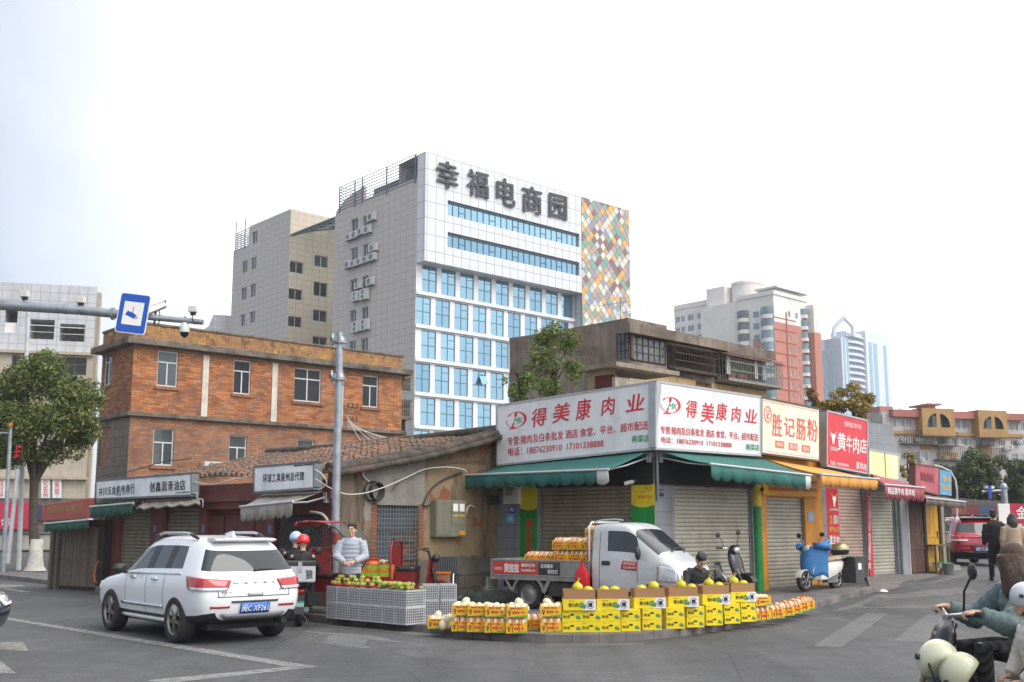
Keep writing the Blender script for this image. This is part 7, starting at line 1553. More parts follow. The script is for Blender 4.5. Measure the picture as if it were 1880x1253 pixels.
# ---------------- cargo tricycles
TRW = MAT('trike_windscreen',(.10,.11,.105),.45,spec=.2); TRW.node_tree.nodes['Principled BSDF'].inputs['Alpha'].default_value = .45
def trike(label, loc, rz, canopy, sc=1.0):
    RT = MAT('trike_red_paint','7f1f24',.45,.1,var=.15,dirt='4a1a18',dirt_amt=.4,dscale=3); t = thing('cargo_tricycle', label, 'tricycle', loc, rz, 'red cargo tricycles', sc)
    mb = MB(); mb.box(-1.25,.25,-.52,.52,.50,.54); mb.build('cargo_bed', RT, t)
    for y in (-.52,.50): MB().box(-1.25,.25,y,y+.02,.54,.60).build('bed_side', RT, t)
    MB().box(-1.25,-1.23,-.5,.5,.54,.60).build('bed_side', RT, t)
    for s_ in (1,-1): wheel(t,(-.65,s_*.46,.26),.26,.10,'steel',s_)
    wheel(t,(1.15,0,.25),.25,.09,'steel',1,'front_wheel')
    mb = MB(); mb.tube([(.22,-.5,.54),(.22,-.5,1.15),(.22,-.38,1.32),(.22,.38,1.32),(.22,.5,1.15),(.22,.5,.54)],.025,8); mb.box(.215,.225,-.38,.38,.80,1.25); mb.build('backrest_frame', RT, t)
    mb = MB(); mb.loft([[(x,y*w,.72+q*.10) for y,q in ((-1,0),(-1,.8),(1,.8),(1,0))] for x,w in ((.28,.30),(.35,.36),(.62,.34),(.68,.28))]); mb.build('seat', BLACK, t, bevel=.02); MB().box(.28,.66,-.32,.32,.44,.71).build('seat_box', RT, t)
    mb = MB(); mb.tube([(.25,0,.46),(.75,0,.36),(1.0,0,.42),(1.02,0,.9)],.04,8); mb.box(.6,1.0,-.24,.24,.36,.40); mb.build('frame', RT, t)
    mb = MB(); 
    for s_ in (1,-1): mb.cyl((1.15,s_*.07,.25),(1.0,s_*.06,.80),.022,n=8)
    mb.cyl((1.02,0,.75),(.92,0,1.12),.03,n=8); mb.build('fork', BLACK, t)
    mb = MB(); mb.tube([(.72,.36,1.16),(.84,.30,1.17),(.93,0,1.10),(.84,-.30,1.17),(.72,-.36,1.16)],.015,8); mb.build('handlebar', BLACK, t)
    mb = MB(); mb.ell((1.08,0,.98),(.09,.10,.09),12); mb.build('headlight', BLACK, t); mb = MB(); n = 8
    for i in range(n): a0,a1 = R(15)+R(140)*i/n,R(15)+R(140)*(i+1)/n; mb.quad((1.15+.29*math.cos(a0),-.07,.25+.29*math.sin(a0)),(1.15+.29*math.cos(a0),.07,.25+.29*math.sin(a0)),(1.15+.29*math.cos(a1),.07,.25+.29*math.sin(a1)),(1.15+.29*math.cos(a1),-.07,.25+.29*math.sin(a1)))
    mb.add([(.93,-.3,.38),(.93,.3,.38),(1.0,.26,.95),(1.0,-.26,.95)],[(0,1,2,3)]); o = mb.build('leg_shield', RT, t); m = o.modifiers.new('t','SOLIDIFY'); m.thickness = .02
    if canopy:
        mb = MB()
        for s_ in (-.46,.46): mb.tube([(.22,s_,1.2),(.20,s_,1.78)],.016,6); mb.tube([(1.02,s_*.7,.85),(1.16,s_*.8,1.15),(1.10,s_,1.5),(.82,s_,1.74),(.5,s_,1.83)],.016,6)
        mb.build('canopy_frame', BLACK, t); g = [(-.12,1.76),(-.05,1.84),(.2,1.86),(.55,1.84)]; g2 = [(.55,1.84),(.84,1.75),(1.06,1.56),(1.16,1.32),(1.16,1.10),(1.06,.90)]
        for gg,mt,nm in ((g,MAT('canopy_red','a33a44',.4,var=.1),'canopy'),(g2,TRW,'windscreen')):
            mb = MB()
            for (xa,za),(xb,zb) in zip(gg,gg[1:]): mb.add([(xa,-.5,za),(xa,.5,za),(xb,.5,zb),(xb,-.5,zb)],[(0,1,2,3)],0,True)
            o = mb.build(nm, mt, t); 
            if nm == 'canopy': m = o.modifiers.new('t','SOLIDIFY'); m.thickness = .03
    return t
TB_ = G(735,1113,KH); ang_t = R(-8)
t2 = trike('red cargo tricycle loaded with green and orange fruit boxes behind the standing vendor', (TB_.x-.35,TB_.y+.35,KH), ang_t, False)
t1 = trike('red cargo tricycle with canopy and curved windscreen near the grey pole', (AT(575,1000,21.2).x,21.0,KH), R(-20), True, .93)
# ---------------- goods on the kerb
YB = MAT('yellow_carton','e0c90a',.55,var=.05); YBW = MAT('carton_white_print','d8d8de',.55,var=.03); BRC = MAT('brown_cardboard','9a7350',.8,var=.08,scale=4); OB = MAT('orange_carton_print','d9721c',.6,var=.06); YO = MAT('yellow_orange_carton','e0a916',.55,var=.07); GRT = MAT('carton_green_print','6ea23a',.6,var=.1); RDT = MAT('carton_red_print','b3262c',.6); MELG = MAT('carton_melon_print','58834f',.6,var=.35,scale=30); INK = MAT('carton_black_print','1d1d1b',.6)
MELON = MAT('pale_honeydew','d8ceae',.5,var=.08,scale=6,dirt='c2b58a',dirt_amt=.3,dscale=5); POM = MAT('yellow_melon','c4b51d',.5,var=.12,scale=12); MESHB = MAT('orange_net','d9702a',.6,var=.15)
def ring(mb, c, r, w, y, m, n=20, gap=0):
    vs = []
    for i in range(n+1): a = 2*PI*i/n*(1-gap)+.4; vs += [(c[0]+r*math.cos(a),y,c[1]+r*math.sin(a)),(c[0]+(r-w)*math.cos(a),y,c[1]+(r-w)*math.sin(a))]
    mb.add(vs,[(2*i,2*i+1,2*i+3,2*i+2) for i in range(n)],m)
def small_box():
    t = thing('melon_carton','x','carton',(0,0,0),0,'small yellow melon cartons'); W,D,H_ = .31,.24,.168
    MB().box(-W/2,W/2,0,D,0,H_).build('carton', YB, t, bevel=.004)
    mb = MB(); mb.prism([(.035*math.cos(a)+.0,.10+.016*math.sin(a)) for a in [i*PI/6 for i in range(12)]][::-1],-.0015,.0); mb.build('hand_hole', INK, t)
    mb = MB(); mb.text('特小凤', lambda a,b: (-.135+.10*a,-.002,.045+.05*b), 0, .03); mb.text('新鲜水果', lambda a,b: (-.135+.06*a,-.002,.135+.014*b), 0, .0); mb.build_split('lettering', INK, t)
    mb = MB(); mb.prism([(.09+.032*math.cos(a),.062+.03*math.sin(a)) for a in [i*PI/7 for i in range(14)]][::-1],-.0018,.0); mb.prism([(.118+.022*math.cos(a),.05+.022*math.sin(a)) for a in [i*PI/6 for i in range(12)]][::-1],-.0026,.0); mb.build('melon_print', MELG, t); return t
def big_box():
    t = thing('open_melon_box','x','fruit box',(0,0,0),0,'large open melon boxes'); W,D,H_ = .52,.38,.17
    mb = MB(); mb.box(-W/2,W/2,0,.012,0,H_,0); mb.box(-W/2,W/2,D-.012,D,0,H_,0); mb.box(-W/2,-W/2+.012,.0125,D-.0125,0,H_,0); mb.box(W/2-.012,W/2,.0125,D-.0125,0,H_,0); mb.box(-W/2+.0125,W/2-.0125,.0125,D-.0125,0,.02,0); mb.build('carton', YB, t)
    mb = MB(); h2 = H_+.15; mb.box(-W/2+.013,W/2-.013,.013,.02,.02,h2); mb.box(-W/2+.013,W/2-.013,D-.02,D-.013,.02,h2); mb.box(-W/2+.013,-W/2+.02,.021,D-.021,.02,h2-.01); mb.box(W/2-.02,W/2-.013,.021,D-.021,.02,h2-.012); mb.build('inner_liner', BRC, t)
    mb = MB(); mb.quad((.05,-.0012,.002),(W/2-.001,-.0012,.002),(W/2-.001,-.0012,H_-.002),(.09,-.0012,H_-.002)); mb.build('white_print', YBW, t)
    mb = MB(); ring(mb,(.17,.085),.062,.008,-.003,0,22,.12); mb.text('爆', lambda a,b: (.135+.07*a,-.003,.05+.07*b), 0, .05); mb.text('特小凤', lambda a,b: (-.17+.15*a,-.003,.05+.065*b), 0, .04); mb.text('新鲜水果', lambda a,b: (-.17+.09*a,-.003,.135+.018*b), 0, 0); mb.build_split('lettering', INK, t)
    mb = MB(); mb.prism([(.03+.045*math.cos(a),.08+.045*math.sin(a)) for a in [i*PI/8 for i in range(16)]][::-1],-.0022,.0); mb.prism([(.075+.03*math.cos(a),.06+.035*math.sin(a)) for a in [i*PI/7 for i in range(14)]][::-1],-.004,.0); mb.build('melon_print', MELG, t); return t
def dew_box(full):
    t = thing('honeydew_box','x','fruit box',(0,0,0),0,'yellow honeydew boxes'); W,D,H_ = .33,.27,.19 if not full else .24
    mb = MB(); hf = .19; mb.box(-W/2,W/2,0,.01,0,hf-.03); mb.box(-W/2,W/2,D-.01,D,0,hf-.03); mb.box(-W/2,-W/2+.01,.0105,D-.0105,0,hf); mb.box(W/2-.01,W/2,.0105,D-.0105,0,hf); mb.box(-W/2+.011,W/2-.011,.011,D-.011,0,.012); mb.build('carton', YO, t)
    mb = MB(); mb.text('香甜 密瓜', lambda a,b: (-.11+.20*a,-.003,.125+.024*b), 0, .03); mb.text('蜜世家一号', lambda a,b: (-.07+.18*a,-.003,.055+.04*b), 0, .04); mb.build_split('lettering', RDT, t)
    mb = MB(); mb.add([(-W/2+.002,-.0015,.002),(W/2-.002,-.0015,.002),(W/2-.002,-.0015,.04),(0,-.0015,.02)],[(0,1,2,3)]); mb.build('green_print', GRT, t)
    mb = MB(); ring(mb,(-.12,.085),.025,.012,-.0028,0,12); mb.quad((-.13,-.0028,.03),(-.105,-.0028,.03),(-.11,-.0028,.065),(-.125,-.0028,.065)); mb.build('figure_print', INK, t)
    if full:
        for i,x in enumerate((-.105,0,.105)):
            for y in (.075,.195): mb = MB(); mb.ell((x,y,.155),(.052,.06,.085),12); mb.build('honeydew', MELON, t)
        mb = MB()
        for x in (-.055,.055): mb.tube([(x,-.006,.03),(x,-.008,.18),(x,.03,.23),(x,.13,.245),(x,.24,.23),(x,.276,.18),(x,.276,.05)],.011,6)
        mb.build('packing_tape', MESHB, t)
    return t
sb, bb, db, df = small_box(), big_box(), dew_box(False), dew_box(True); used = set()
def put_box(proto, px, py, rz, label, z=KH, w=0):
    p = G(px,py,KH); p.z = z+gz(p.x,p.y)
    if proto.name not in used: used.add(proto.name); proto.location = p; proto.rotation_euler = (0,0,rz); proto['label'] = label; return proto
    return dup(proto, p, rz, label)
ordn = ['first','second','third','fourth','fifth','sixth','seventh','eighth','ninth','tenth','eleventh','twelfth']
cols = [(1051,1161.5,0),(1086,1161.5,0),(1121.5,1161,2),(1159,1159.5,4),(1198,1157.5,5),(1241,1155,9),(1278,1152.5,13),(1312.5,1149,17),(1345,1145.5,20),(1375,1142,23)]
rs = random.Random(8)
for i,(px,py,a) in enumerate(cols):
    for r in (0,1): put_box(sb, px+rs.uniform(-.6,.6), py, R(a+rs.uniform(-3,3)), 'small yellow melon carton, %s row of the stack, %s from the left'%(('bottom','upper')[r],ordn[i]), KH+r*.170)
bigs = [(1064.5,1162,0),(1126.5,1161,2),(1194.5,1157.5,5),(1256.5,1154,10),(1317,1148.5,17),(1367,1142.5,23)]; bigpos = []
for i,(px,py,a) in enumerate(bigs): o = put_box(bb, px, py, R(a), 'open melon box with brown liner on the yellow stack, %s of six from the left'%ordn[i], KH+.342); bigpos.append((o.location.copy(), R(a)))
n = 0
tops = [[833.,863,895,929,978],[834,859,891,925,972]]
dew = []
for i,(x0,x1) in enumerate(((834,861),(861,892),(892,926),(927,970))):
    py = 1160+i*1.2; dew.append((df,(x0+x1)/2,py,-10+3*i,'taped honeydew box in the bottom row left of the stack, %s from the left'%ordn[i],0)); dew.append((db,(x0+x1)/2+1,py,-8+2*i,'open honeydew box with pale melons, top row, %s from the left'%ordn[i],.245))
dew += [(df,983,1157,3,'taped honeydew box standing back in the gap between the two melon groups',0),(df,1012,1162,0,'taped honeydew box at the bottom beside the yellow carton stack',0),(db,1012,1162,0,'open honeydew box heaped with melons just left of the yellow cartons',.245),(db,803,1155,-8,'single open honeydew box at the left end of the melon display',0)]
dew += [(df,1403,1139,25,'taped honeydew box at the bottom, right end of the yellow stack',0),(db,1403,1139,25,'open honeydew box topped by three melons right of the yellow stack',.245)]
for i,(px,py) in enumerate(((1430,1135.5),(1449,1131),(1464,1127),(1477.5,1122.5),(1488,1119))): dew.append((df,px,py,34+2*i,'taped honeydew box, %s in the line running right along the kerb'%ordn[i],0))
ml = MB(); ml.ell((0,0,0),(.062,.062,.075),14); melon0 = ml.build('honeydew_melon', MELON); used_m = False; mcount = 0
def melon(p, label, rs_):
    global used_m
    if not used_m: o = melon0; used_m = True
    else: o = melon0.copy(); COL.objects.link(o)
    o.location = p; o.rotation_euler = (rs_.uniform(-1.3,1.3),rs_.uniform(-.6,.6),rs_.uniform(0,6)); o.scale = (rs_.uniform(.98,1.2),)*3; tag(o, label, 'melon', 'loose honeydew melons')
ML = 'pale honeydew melon lying in an open yellow box on the kerb'
for proto,px,py,a,l,z in dew:
    o = put_box(proto, px, py, R(a), l, KH+z)
    if proto is db:
        M_ = Matrix.Translation(o.location) @ Matrix.Rotation(R(a),4,'Z')
        for x in (-.10,.005,.105):
            for y in (.075,.20): melon(M_ @ Vector((x+rs.uniform(-.01,.01),y,.115+rs.uniform(0,.03))), ML, rs)
        if rs.random() < .35: melon(M_ @ Vector((rs.uniform(-.06,.06),.13,.21)), ML, rs)
p = G(826,1157,KH)
for k in range(9): melon(p+Vector((rs.uniform(-.13,.13),rs.uniform(-.02,.22),.065+.10*(k>4))), 'pale honeydew melon in the loose heap beside the leftmost box', rs)
# yellow melons, some in net bags, on the open boxes
for (lp,a),pts in zip(bigpos, (((-.02,1),(.15,0)),((.05,0),(-.12,0)),((.10,2),(-.1,0)),((.02,1),(.2,0)),((-.05,1),(.14,0)),((-.08,1),(.12,0)))):
    for x,kd in pts:
        M_ = Matrix.Translation(lp) @ Matrix.Rotation(a,4,'Z'); q = M_ @ Vector((x,.17,.285+.055*(kd>0)))
        t = thing('yellow_melon', {0:'yellow melon lying inside an open brown lined box, only its top showing',1:'yellow melon in a knotted bag, standing on an open brown lined box',2:'bare yellow melon without bag on the third open box'}[kd], 'melon', q, 0, 'yellow melons on the open boxes'); mb = MB(); mb.ell((0,0,0),(.088,.088,.082),16); mb.build('melon', POM, t)
        if kd == 1: mb = MB(); mb.tube([(0,0,.07),(.01,0,.095),(.012,0,.115),(.03,.0,.15)],[.04,.014,.012,.03],8); mb.build('bag_knot', POM, t)
# load on the truck: taped honeydew packs
lay = [(1.55,.35,0),(1.90,.35,0),(2.23,.35,0),(1.55,.72,0),(1.9,.72,0),(2.23,.72,0),(1.50,.35,1),(1.86,.35,1),(2.21,.35,1),(1.55,.72,1),(1.9,.72,1),(2.23,.72,1),(2.24,.45,2),(2.24,.8,2),(.95,.5,-.6),(1.2,.5,-.6),(.7,.5,-.6),(1.05,.9,-.6),(1.3,.9,-.6)]
for i,(x,y,k) in enumerate(lay):
    o = dup(df, TM @ Vector((x,y,.70+.25*max(k,0)+(.25 if k>=0 else .20))), thr+R(rs.uniform(-4,4)), 'taped melon pack on truck, '+(('flat at the rear' if k<0 else 'lower layer' if k==0 else 'second layer' if k==1 else 'topmost against the cab')+', %s'%('near side' if y<.6 else 'far side')+(', %s from the rear'%ordn[[.7,.95,1.2].index(x)] if k<0 and x in (.7,.95,1.2) else (', %s from the rear'%ordn[[1.05,1.3].index(x)] if k<0 else (', %s from the rear'%ordn[0 if x<1.7 else 1 if x<2 else 2] if k<2 else '')))))
    o['group'] = 'melon packs on the truck'
for y in (.32,.7):                                # plank frames that carry the load
    pass
MB_ = MB(); MB_.box(.5,2.36,.12,1.3,.665,.89); 
lp_ = thing('load_platform','low brown cardboard layer under the melon packs on the truck bed','cardboard',TRK.location,thr,None,TRK.scale.x); MB_.build('cardboard', BRC, lp_)
# ---------------- grey crates with fruit
GC = MAT('grey_plastic_crate','b4b6ba',.5,var=.08,scale=5,dirt='75777b',dirt_amt=.35,dscale=3)
def crate_mesh():
    t = thing('plastic_crate','x','crate',(0,0,0),0,'grey plastic fruit crates'); W,D,H_ = .285,.44,.275; mb = MB()
    def lat(p0, du, n, m):                        # lattice face
        for i in range(n+1): a = p0+du*(i/n); e = du.normalized()*.006; nn = Vector((du.y,-du.x,0)).normalized()*.008; mb.add([a-e,a+e,a+e+Vector((0,0,H_)),a-e+Vector((0,0,H_)),a-e+nn,a+e+nn,a+e+nn+Vector((0,0,H_)),a-e+nn+Vector((0,0,H_))],[(3,2,1,0),(4,5,6,7),(0,1,5,4),(1,2,6,5),(2,3,7,6),(3,0,4,7)])
        for k in range(m+1):
            z = .006+(H_-.012)*k/m; h = .014 if k in (0,m) else .006; nn = Vector((du.y,-du.x,0)).normalized()*.010; a,b = p0,p0+du; mb.add([a-Vector((0,0,h)),b-Vector((0,0,h)),b+Vector((0,0,h)),a+Vector((0,0,h)),a+nn-Vector((0,0,h)),b+nn-Vector((0,0,h)),b+nn+Vector((0,0,h)),a+nn+Vector((0,0,h))] if False else [Vector((p.x,p.y,z+s_*h))+q for q in (Vector(),nn) for p,s_ in ((a,-1),(b,-1),(b,1),(a,1))],[(3,2,1,0),(4,5,6,7),(0,1,5,4),(1,2,6,5),(2,3,7,6),(3,0,4,7)])
    for p0,du,n in ((Vector((-W/2,0,0)),Vector((W,0,0)),7),(Vector((W/2,0,0)),Vector((0,D,0)),9),(Vector((W/2,D,0)),Vector((-W,0,0)),7),(Vector((-W/2,D,0)),Vector((0,-D,0)),9)): lat(p0,du,n,6)
    mb.box(-W/2,W/2,0,D,.004,.012); mb.build('lattice', GC, t); mb = MB(); mb.box(-W/2+.02,W/2-.02,.02,D-.02,.013,H_*.93); mb.build('inner_shade', MAT('crate_gap_shade','4a4c50',.7,var=.15), t); return t  # dark box inside stands in for the shade seen through the lattice gaps
cr = crate_mesh(); cused = False
c0, c1 = G(598,1134,KH), G(735,1146.5,KH); dv = c1-c0; ca = math.atan2(dv.y,dv.x); nC = 7; fr0 = MB(); 
def crate(p, z, rz, label):
    global cused
    if not cused: cused = True; cr.location = (p.x,p.y,z); cr.rotation_euler = (0,0,rz); cr['label'] = label
    else: dup(cr,(p.x,p.y,z),rz,label)
st_ = dv.length/6.5; ud = dv.normalized(); fp = []
for i in range(7):
    p = c0+ud*(st_*(i+.5)); 
    for r in (0,1): crate(p, KH+r*.285, ca+R(rs.uniform(-2,2)), 'grey lattice crate in the %s row under the fruit, %s from the left'%(('bottom','upper')[r],ordn[i]))
    fp.append(p)
p = G(808,1131,KH)
for k,dx in enumerate((-.17,.15)):
    for r in (0,1): crate(p+Vector((dx,.1*k,0)), KH+r*.285, R(8), 'empty grey crate of the separate pair at right, %s, %s'%(('lower','upper')[r],('left','right')[k]))
FRU = [MAT('green_fruit_skin','8f9a3d',.45,var=.18,scale=14),MAT('blushed_fruit_skin','a9793f',.45,var=.25,scale=12)]
f0 = [MB().ell((0,0,0),(.043,.043,.040),10).build('green_fruit',FRU[k]) for k in (0,1)]; fu = [False,False]
def fruit(p):
    k = 0 if rs.random() < .72 else 1
    if not fu[k]: o = f0[k]; fu[k] = True
    else: o = f0[k].copy(); COL.objects.link(o)
    o.location = p; o.rotation_euler = (rs.uniform(0,3),rs.uniform(0,3),0); s_ = rs.uniform(.85,1.12); o.scale = (s_,)*3; tag(o,('green round fruit' if k == 0 else 'red blushed round fruit')+' piled with others on top of the grey crates','fruit','fruit piled on the grey crates')
TRAY = MAT('red_plastic_tray','b51c26',.35,var=.08)
per = Vector((-ud.y,ud.x,0))
for i in range(4):
    q = c0+ud*(st_*(.55+i*1.05))+per*.2; q.z = KH+.575; t = thing('fruit_tray','red plastic tray heaped with green fruit on the crates, %s from the left'%ordn[i],'tray',q,ca,'red fruit trays'); mb = MB(); mb.lathe([(.10,0),(.16,.005),(.185,.035),(.19,.035),(.165,.0)],18); mb.build('tray', TRAY, t)
    for k in range(20):
        a = rs.uniform(0,6.28); lv = 0 if k < 11 else (1 if k < 17 else 2); r_ = (.15,.10,.045)[lv]*rs.uniform(.55,1); fruit(q+Vector((r_*math.cos(a),r_*math.sin(a),.045+.055*lv)))
for i in range(58): fruit(c0+ud*(st_*rs.uniform(4.2,6.9))+per*rs.uniform(.06,.36)+Vector((0,0,.595+.055*(i>30))))
# ---------------- fruit boxes on the tricycle
def tri_box():
    t = thing('fruit_carton','x','carton',(0,0,0),0,'green and orange fruit cartons'); MB().box(-.15,.15,0,.28,0,.15).build('carton', OB, t, bevel=.004)
    mb = MB(); pts = [(-.149,.148)]+[(-.149+.298*i/10,.075+.028*math.sin(i*2.3)) for i in range(11)]+[(.149,.148)]; mb.prism(pts[::-1] if False else pts,-.0016,0); mb.build('green_print', MAT('carton_leaf_green','86b02e',.6,var=.25,scale=25), t)
    mb = MB(); mb.text('脐橙', lambda a,b: (-.06+.12*a,-.003,.02+.04*b), 0, .03); mb.build('lettering', YT, t); return t
tb = tri_box(); tused = False
bedM = Matrix.Translation(t2.location) @ Matrix.Rotation(ang_t,4,'Z')
for j,x in enumerate((-1.08,-.77,-.46,-.15,.08)):
    for r in (0,1):
        p = bedM @ Vector((x,-.50,.545+r*.152)); l = 'green and orange fruit carton on the tricycle, %s layer, %s from the left'%(('lower','upper')[r],ordn[j])
        if not tused: tused = True; tb.location = p; tb.rotation_euler = (0,0,ang_t); tb['label'] = l
        else: dup(tb,p,ang_t,l)
for k in range(26): 
    o = melon0.copy(); COL.objects.link(o); o.location = bedM @ Vector((rs.uniform(-1.15,.1),rs.uniform(-.35,.3),.90+rs.uniform(-.02,.03))); o.scale = (.7,.7,.6); tag(o,'foam wrapped pale fruit heaped on top of the tricycle load','fruit','wrapped fruit on the tricycle')
MB().box(-1.2,.2,-.2,.5,.545,.83).build('cargo_liner', BRC, t2)
# ================================================================ people
SKIN = MAT('skin', (.50,.30,.20), .55, var=.06, scale=8); 
def hair_mat(name, a, b_):
    m, t, b = _base(name); n = _noise(t, _vec(t,(38,38,3.5)), 2.0, 4, .7); t.links.new(_mix(t,_ramp(t,n,.3,.7),a,b_), b.inputs['Base Color']); b.inputs['Roughness'].default_value = .45; _bump(t, b, n, .9, .02); return m
HAIRB = hair_mat('black_hair',(.006,.006,.006),(.026,.024,.023)); HAIRN = hair_mat('brown_hair',(.022,.012,.009),(.12,.062,.038))
def V3(*a): return Vector(a)
def fuse(mb, name, mat, par, vox=.012, it=4, mats=None):    # melt overlapping volumes into one continuous surface
    o = mb.build(name, mat); m = o.modifiers.new('r','REMESH'); m.mode = 'VOXEL'; m.voxel_size = vox; s_ = o.modifiers.new('s','SMOOTH'); s_.iterations = it; s_.factor = .5
    me = ev(o); bpy.data.objects.remove(o); me.name = name; me.polygons.foreach_set('use_smooth',[True]*len(me.polygons)); n = bpy.data.objects.new(name, me); COL.objects.link(n); n.parent = par
    me.materials.clear(); me.materials.append(mat); return n
def rotm(yaw=0, pitch=0, roll=0): return Matrix.Rotation(yaw,3,'Z') @ Matrix.Rotation(pitch,3,'Y') @ Matrix.Rotation(roll,3,'X')
def head(mb, c, T):                             # faces +x
    E = lambda p,r,n=16: mb.ell(c+T @ V3(*p), r, n, T=T)
    E((-.008,0,.025),(.098,.077,.10)); E((.022,0,-.035),(.072,.066,.085)); E((.055,0,-.098),(.034,.034,.026)); E((.092,0,.028),(.012,.05,.012)); E((.09,0,-.066),(.014,.027,.012)); E((.075,.04,-.025),(.022,.022,.025)); E((.075,-.04,-.025),(.022,.022,.025))
    mb.tube([c+T @ V3(.092,0,.015), c+T @ V3(.112,0,-.028)],[.010,.017],8)
    for s_ in (1,-1): E((-.005,s_*.078,-.012),(.022,.011,.033),10)
def face_bits(par, c, T):
    for s_ in (1,-1):
        mb = MB(); mb.ell(c+T @ V3(.091,s_*.031,.006),(.008,.014,.007),10,T=T); mb.build('eye', MAT('eye_dark',(.02,.014,.012),.2), par)
        mb = MB(); mb.tube([c+T @ V3(.100,s_*.014,.034),c+T @ V3(.098,s_*.03,.040),c+T @ V3(.088,s_*.052,.034)],[.004,.005,.003],6); mb.build('eyebrow', HAIRB, par)
    mb = MB(); mb.ell(c+T @ V3(.103,0,-.066),(.006,.022,.006),10,T=T); mb.build('mouth', MAT('lip',(.35,.13,.10),.5), par)
def hand(mb, w, d, up, s=1.0, curl=.6, side=1):  # palm, four fingers of different length, thumb from the side of the palm
    d = d.normalized(); up = (up-d*up.dot(d)).normalized(); sd = d.cross(up)*side
    T = Matrix((d,sd,up)).transposed(); mb.ell(w+d*.045*s,(.048*s,.040*s,.017*s),10,T=T); mb.tube([w-d*.03,w+d*.03*s],[.024*s,.026*s],8)
    for k,(y,l) in enumerate(((-.027,.066),(-.009,.075),(.010,.070),(.027,.055))):
        a = w+d*.082*s+sd*y*s; b_ = a+(d*math.cos(curl)-up*math.sin(curl))*l*.5*s; c = b_+(d*math.cos(curl*2.2)-up*math.sin(curl*2.2))*l*.5*s; mb.tube([a-d*.02*s,a,b_,c],[.010*s,.0095*s,.0085*s,.007*s],6)
    a = w+d*.03*s-sd*.036*s; b_ = a+(d*.7-sd*.7)*.034*s; c = b_+(d*.9-up*.35)*.03*s; mb.tube([a+sd*.015*s,a,b_,c],[.012*s,.012*s,.0105*s,.008*s],6)
def person(label, loc, rz, J, top, bottom, hair=HAIRB, sc=1.0, long_hair=False, yaw=0, pitch=0, puffy=0, vox=.012, helmet=None, hcurl=.7, group=None, wide=1.0, bag=None, hood=False):
    t = thing('person', label, 'person', loc, rz, group, sc); j = {k:V3(*v) for k,v in J.items()}; T = rotm(yaw,pitch)
    mb = MB(); hc = j['head']; head(mb, hc, T); ch = j['chest']; pv = j['pelvis']; mb.tube([ch+(hc-ch)*.15,ch+(hc-ch)*.62,hc-V3(0,0,.04)],[.06,.052,.05],10)
    mb.tube([pv,pv.lerp(ch,.5),ch],[.11,.10,.10],10)
    for s_ in 'LR':
        sh,el,wr = j['sh'+s_],j['el'+s_],j['wr'+s_]; mb.tube([ch,sh,el,wr],[.06,.05,.038,.026],8)
        if 'hd'+s_ in j: hand(mb, wr, j['hd'+s_]-wr, j.get('up'+s_,V3(0,0,1)), 1.0, hcurl, 1 if s_ == 'L' else -1)
        mb.tube([pv,j['hip'+s_],j['kn'+s_],j['an'+s_]],[.08,.075,.05,.035],8)
    fuse(mb,'body',SKIN,t,min(vox,.008),2); 
    if vox < .02: face_bits(t,hc,T)
    mb = MB(); k = puffy; axis = (ch-pv).normalized(); W_ = (.17+.035*k)*wide; Dp = .115+.035*k      # jacket
    Tq = Matrix.Rotation(math.atan2(axis.x,axis.z),3,'Y')
    for f_,w in ((-.12,.98),(.0,1),(.18,.99),(.36,.98),(.54,1.0),(.72,1.04),(.90,1.06),(1.04,.96)): mb.ell(pv.lerp(ch,f_),(Dp*(.92+.08*f_),W_*w,.092 if k else .10),16,T=Tq)
    mb.ell(ch+axis*.07,(Dp*.85,W_*1.05,.075),14,T=Tq); mb.tube([ch+axis*.06,ch+(hc-ch)*.55],[.088+.02*k,.068+.012*k],12)
    for s_ in 'LR':
        sh,el,wr = j['sh'+s_],j['el'+s_],j['wr'+s_]; mb.tube([ch.lerp(sh,.3),sh],[.09,.078+.016*k],10); pts = []; rr = []; n = 9
        for i in range(n+1): f_ = i/n; pts.append(sh.lerp(el,f_)); rr.append(.072+.022*k-(.016)*f_+(.0045*k if i%2 else -.003*k))
        for i in range(1,n): f_ = i/n; pts.append(el.lerp(wr,f_)); rr.append(.058+.020*k-(.016+.010*k)*f_+(.0045*k if i%2 else -.003*k))
        mb.tube(pts,rr,12)
    if hood: mb.ell(ch+axis*.16-T @ V3(.10,0,0),(.08,.13,.10),12)
    fuse(mb,'jacket',top,t,vox,2 if k else 4)
    mb = MB(); mb.ell(pv-V3(0,0,.03),(.12,.165*wide,.12),14)
    for s_ in 'LR': mb.tube([pv.lerp(j['hip'+s_],.8),j['hip'+s_].lerp(j['kn'+s_],.5),j['kn'+s_],j['an'+s_]+V3(0,0,.0)],[.105,.09,.072,.06],12)
    fuse(mb,'trousers',bottom,t,vox)
    for s_ in 'LR':
        a = j['an'+s_]; mb = MB(); mb.ell(a+V3(.06,0,-.035),(.135,.05,.045),12); mb.build('shoe', BLACK, t)
    if helmet:
        mb = MB(); mb.ell(hc+T @ V3(-.012,0,.045),(.138,.122,.125),22,T=T); mb.v = [v if (v-hc).dot(T @ V3(.28,0,1)) > -.028 else v-(T @ V3(.28,0,1))*((v-hc).dot(T @ V3(.28,0,1))+.028)*.93 for v in mb.v]; h_ = mb.build('helmet', helmet, t)
        mb = MB(); mb.tube([hc+T @ V3(-.03,.115,.0),hc+T @ V3(.02,.10,-.07),hc+T @ V3(.045,0,-.125),hc+T @ V3(.02,-.10,-.07),hc+T @ V3(-.03,-.115,.0)],.008,6); mb.build('chin_strap', BLACK, h_)
        mb = MB(); mb.cyl(hc+T @ V3(.06,.105,.05),hc+T @ V3(.06,.128,.05),.018,n=10); mb.build('visor_screw', BLACK, h_)
    mb = MB()
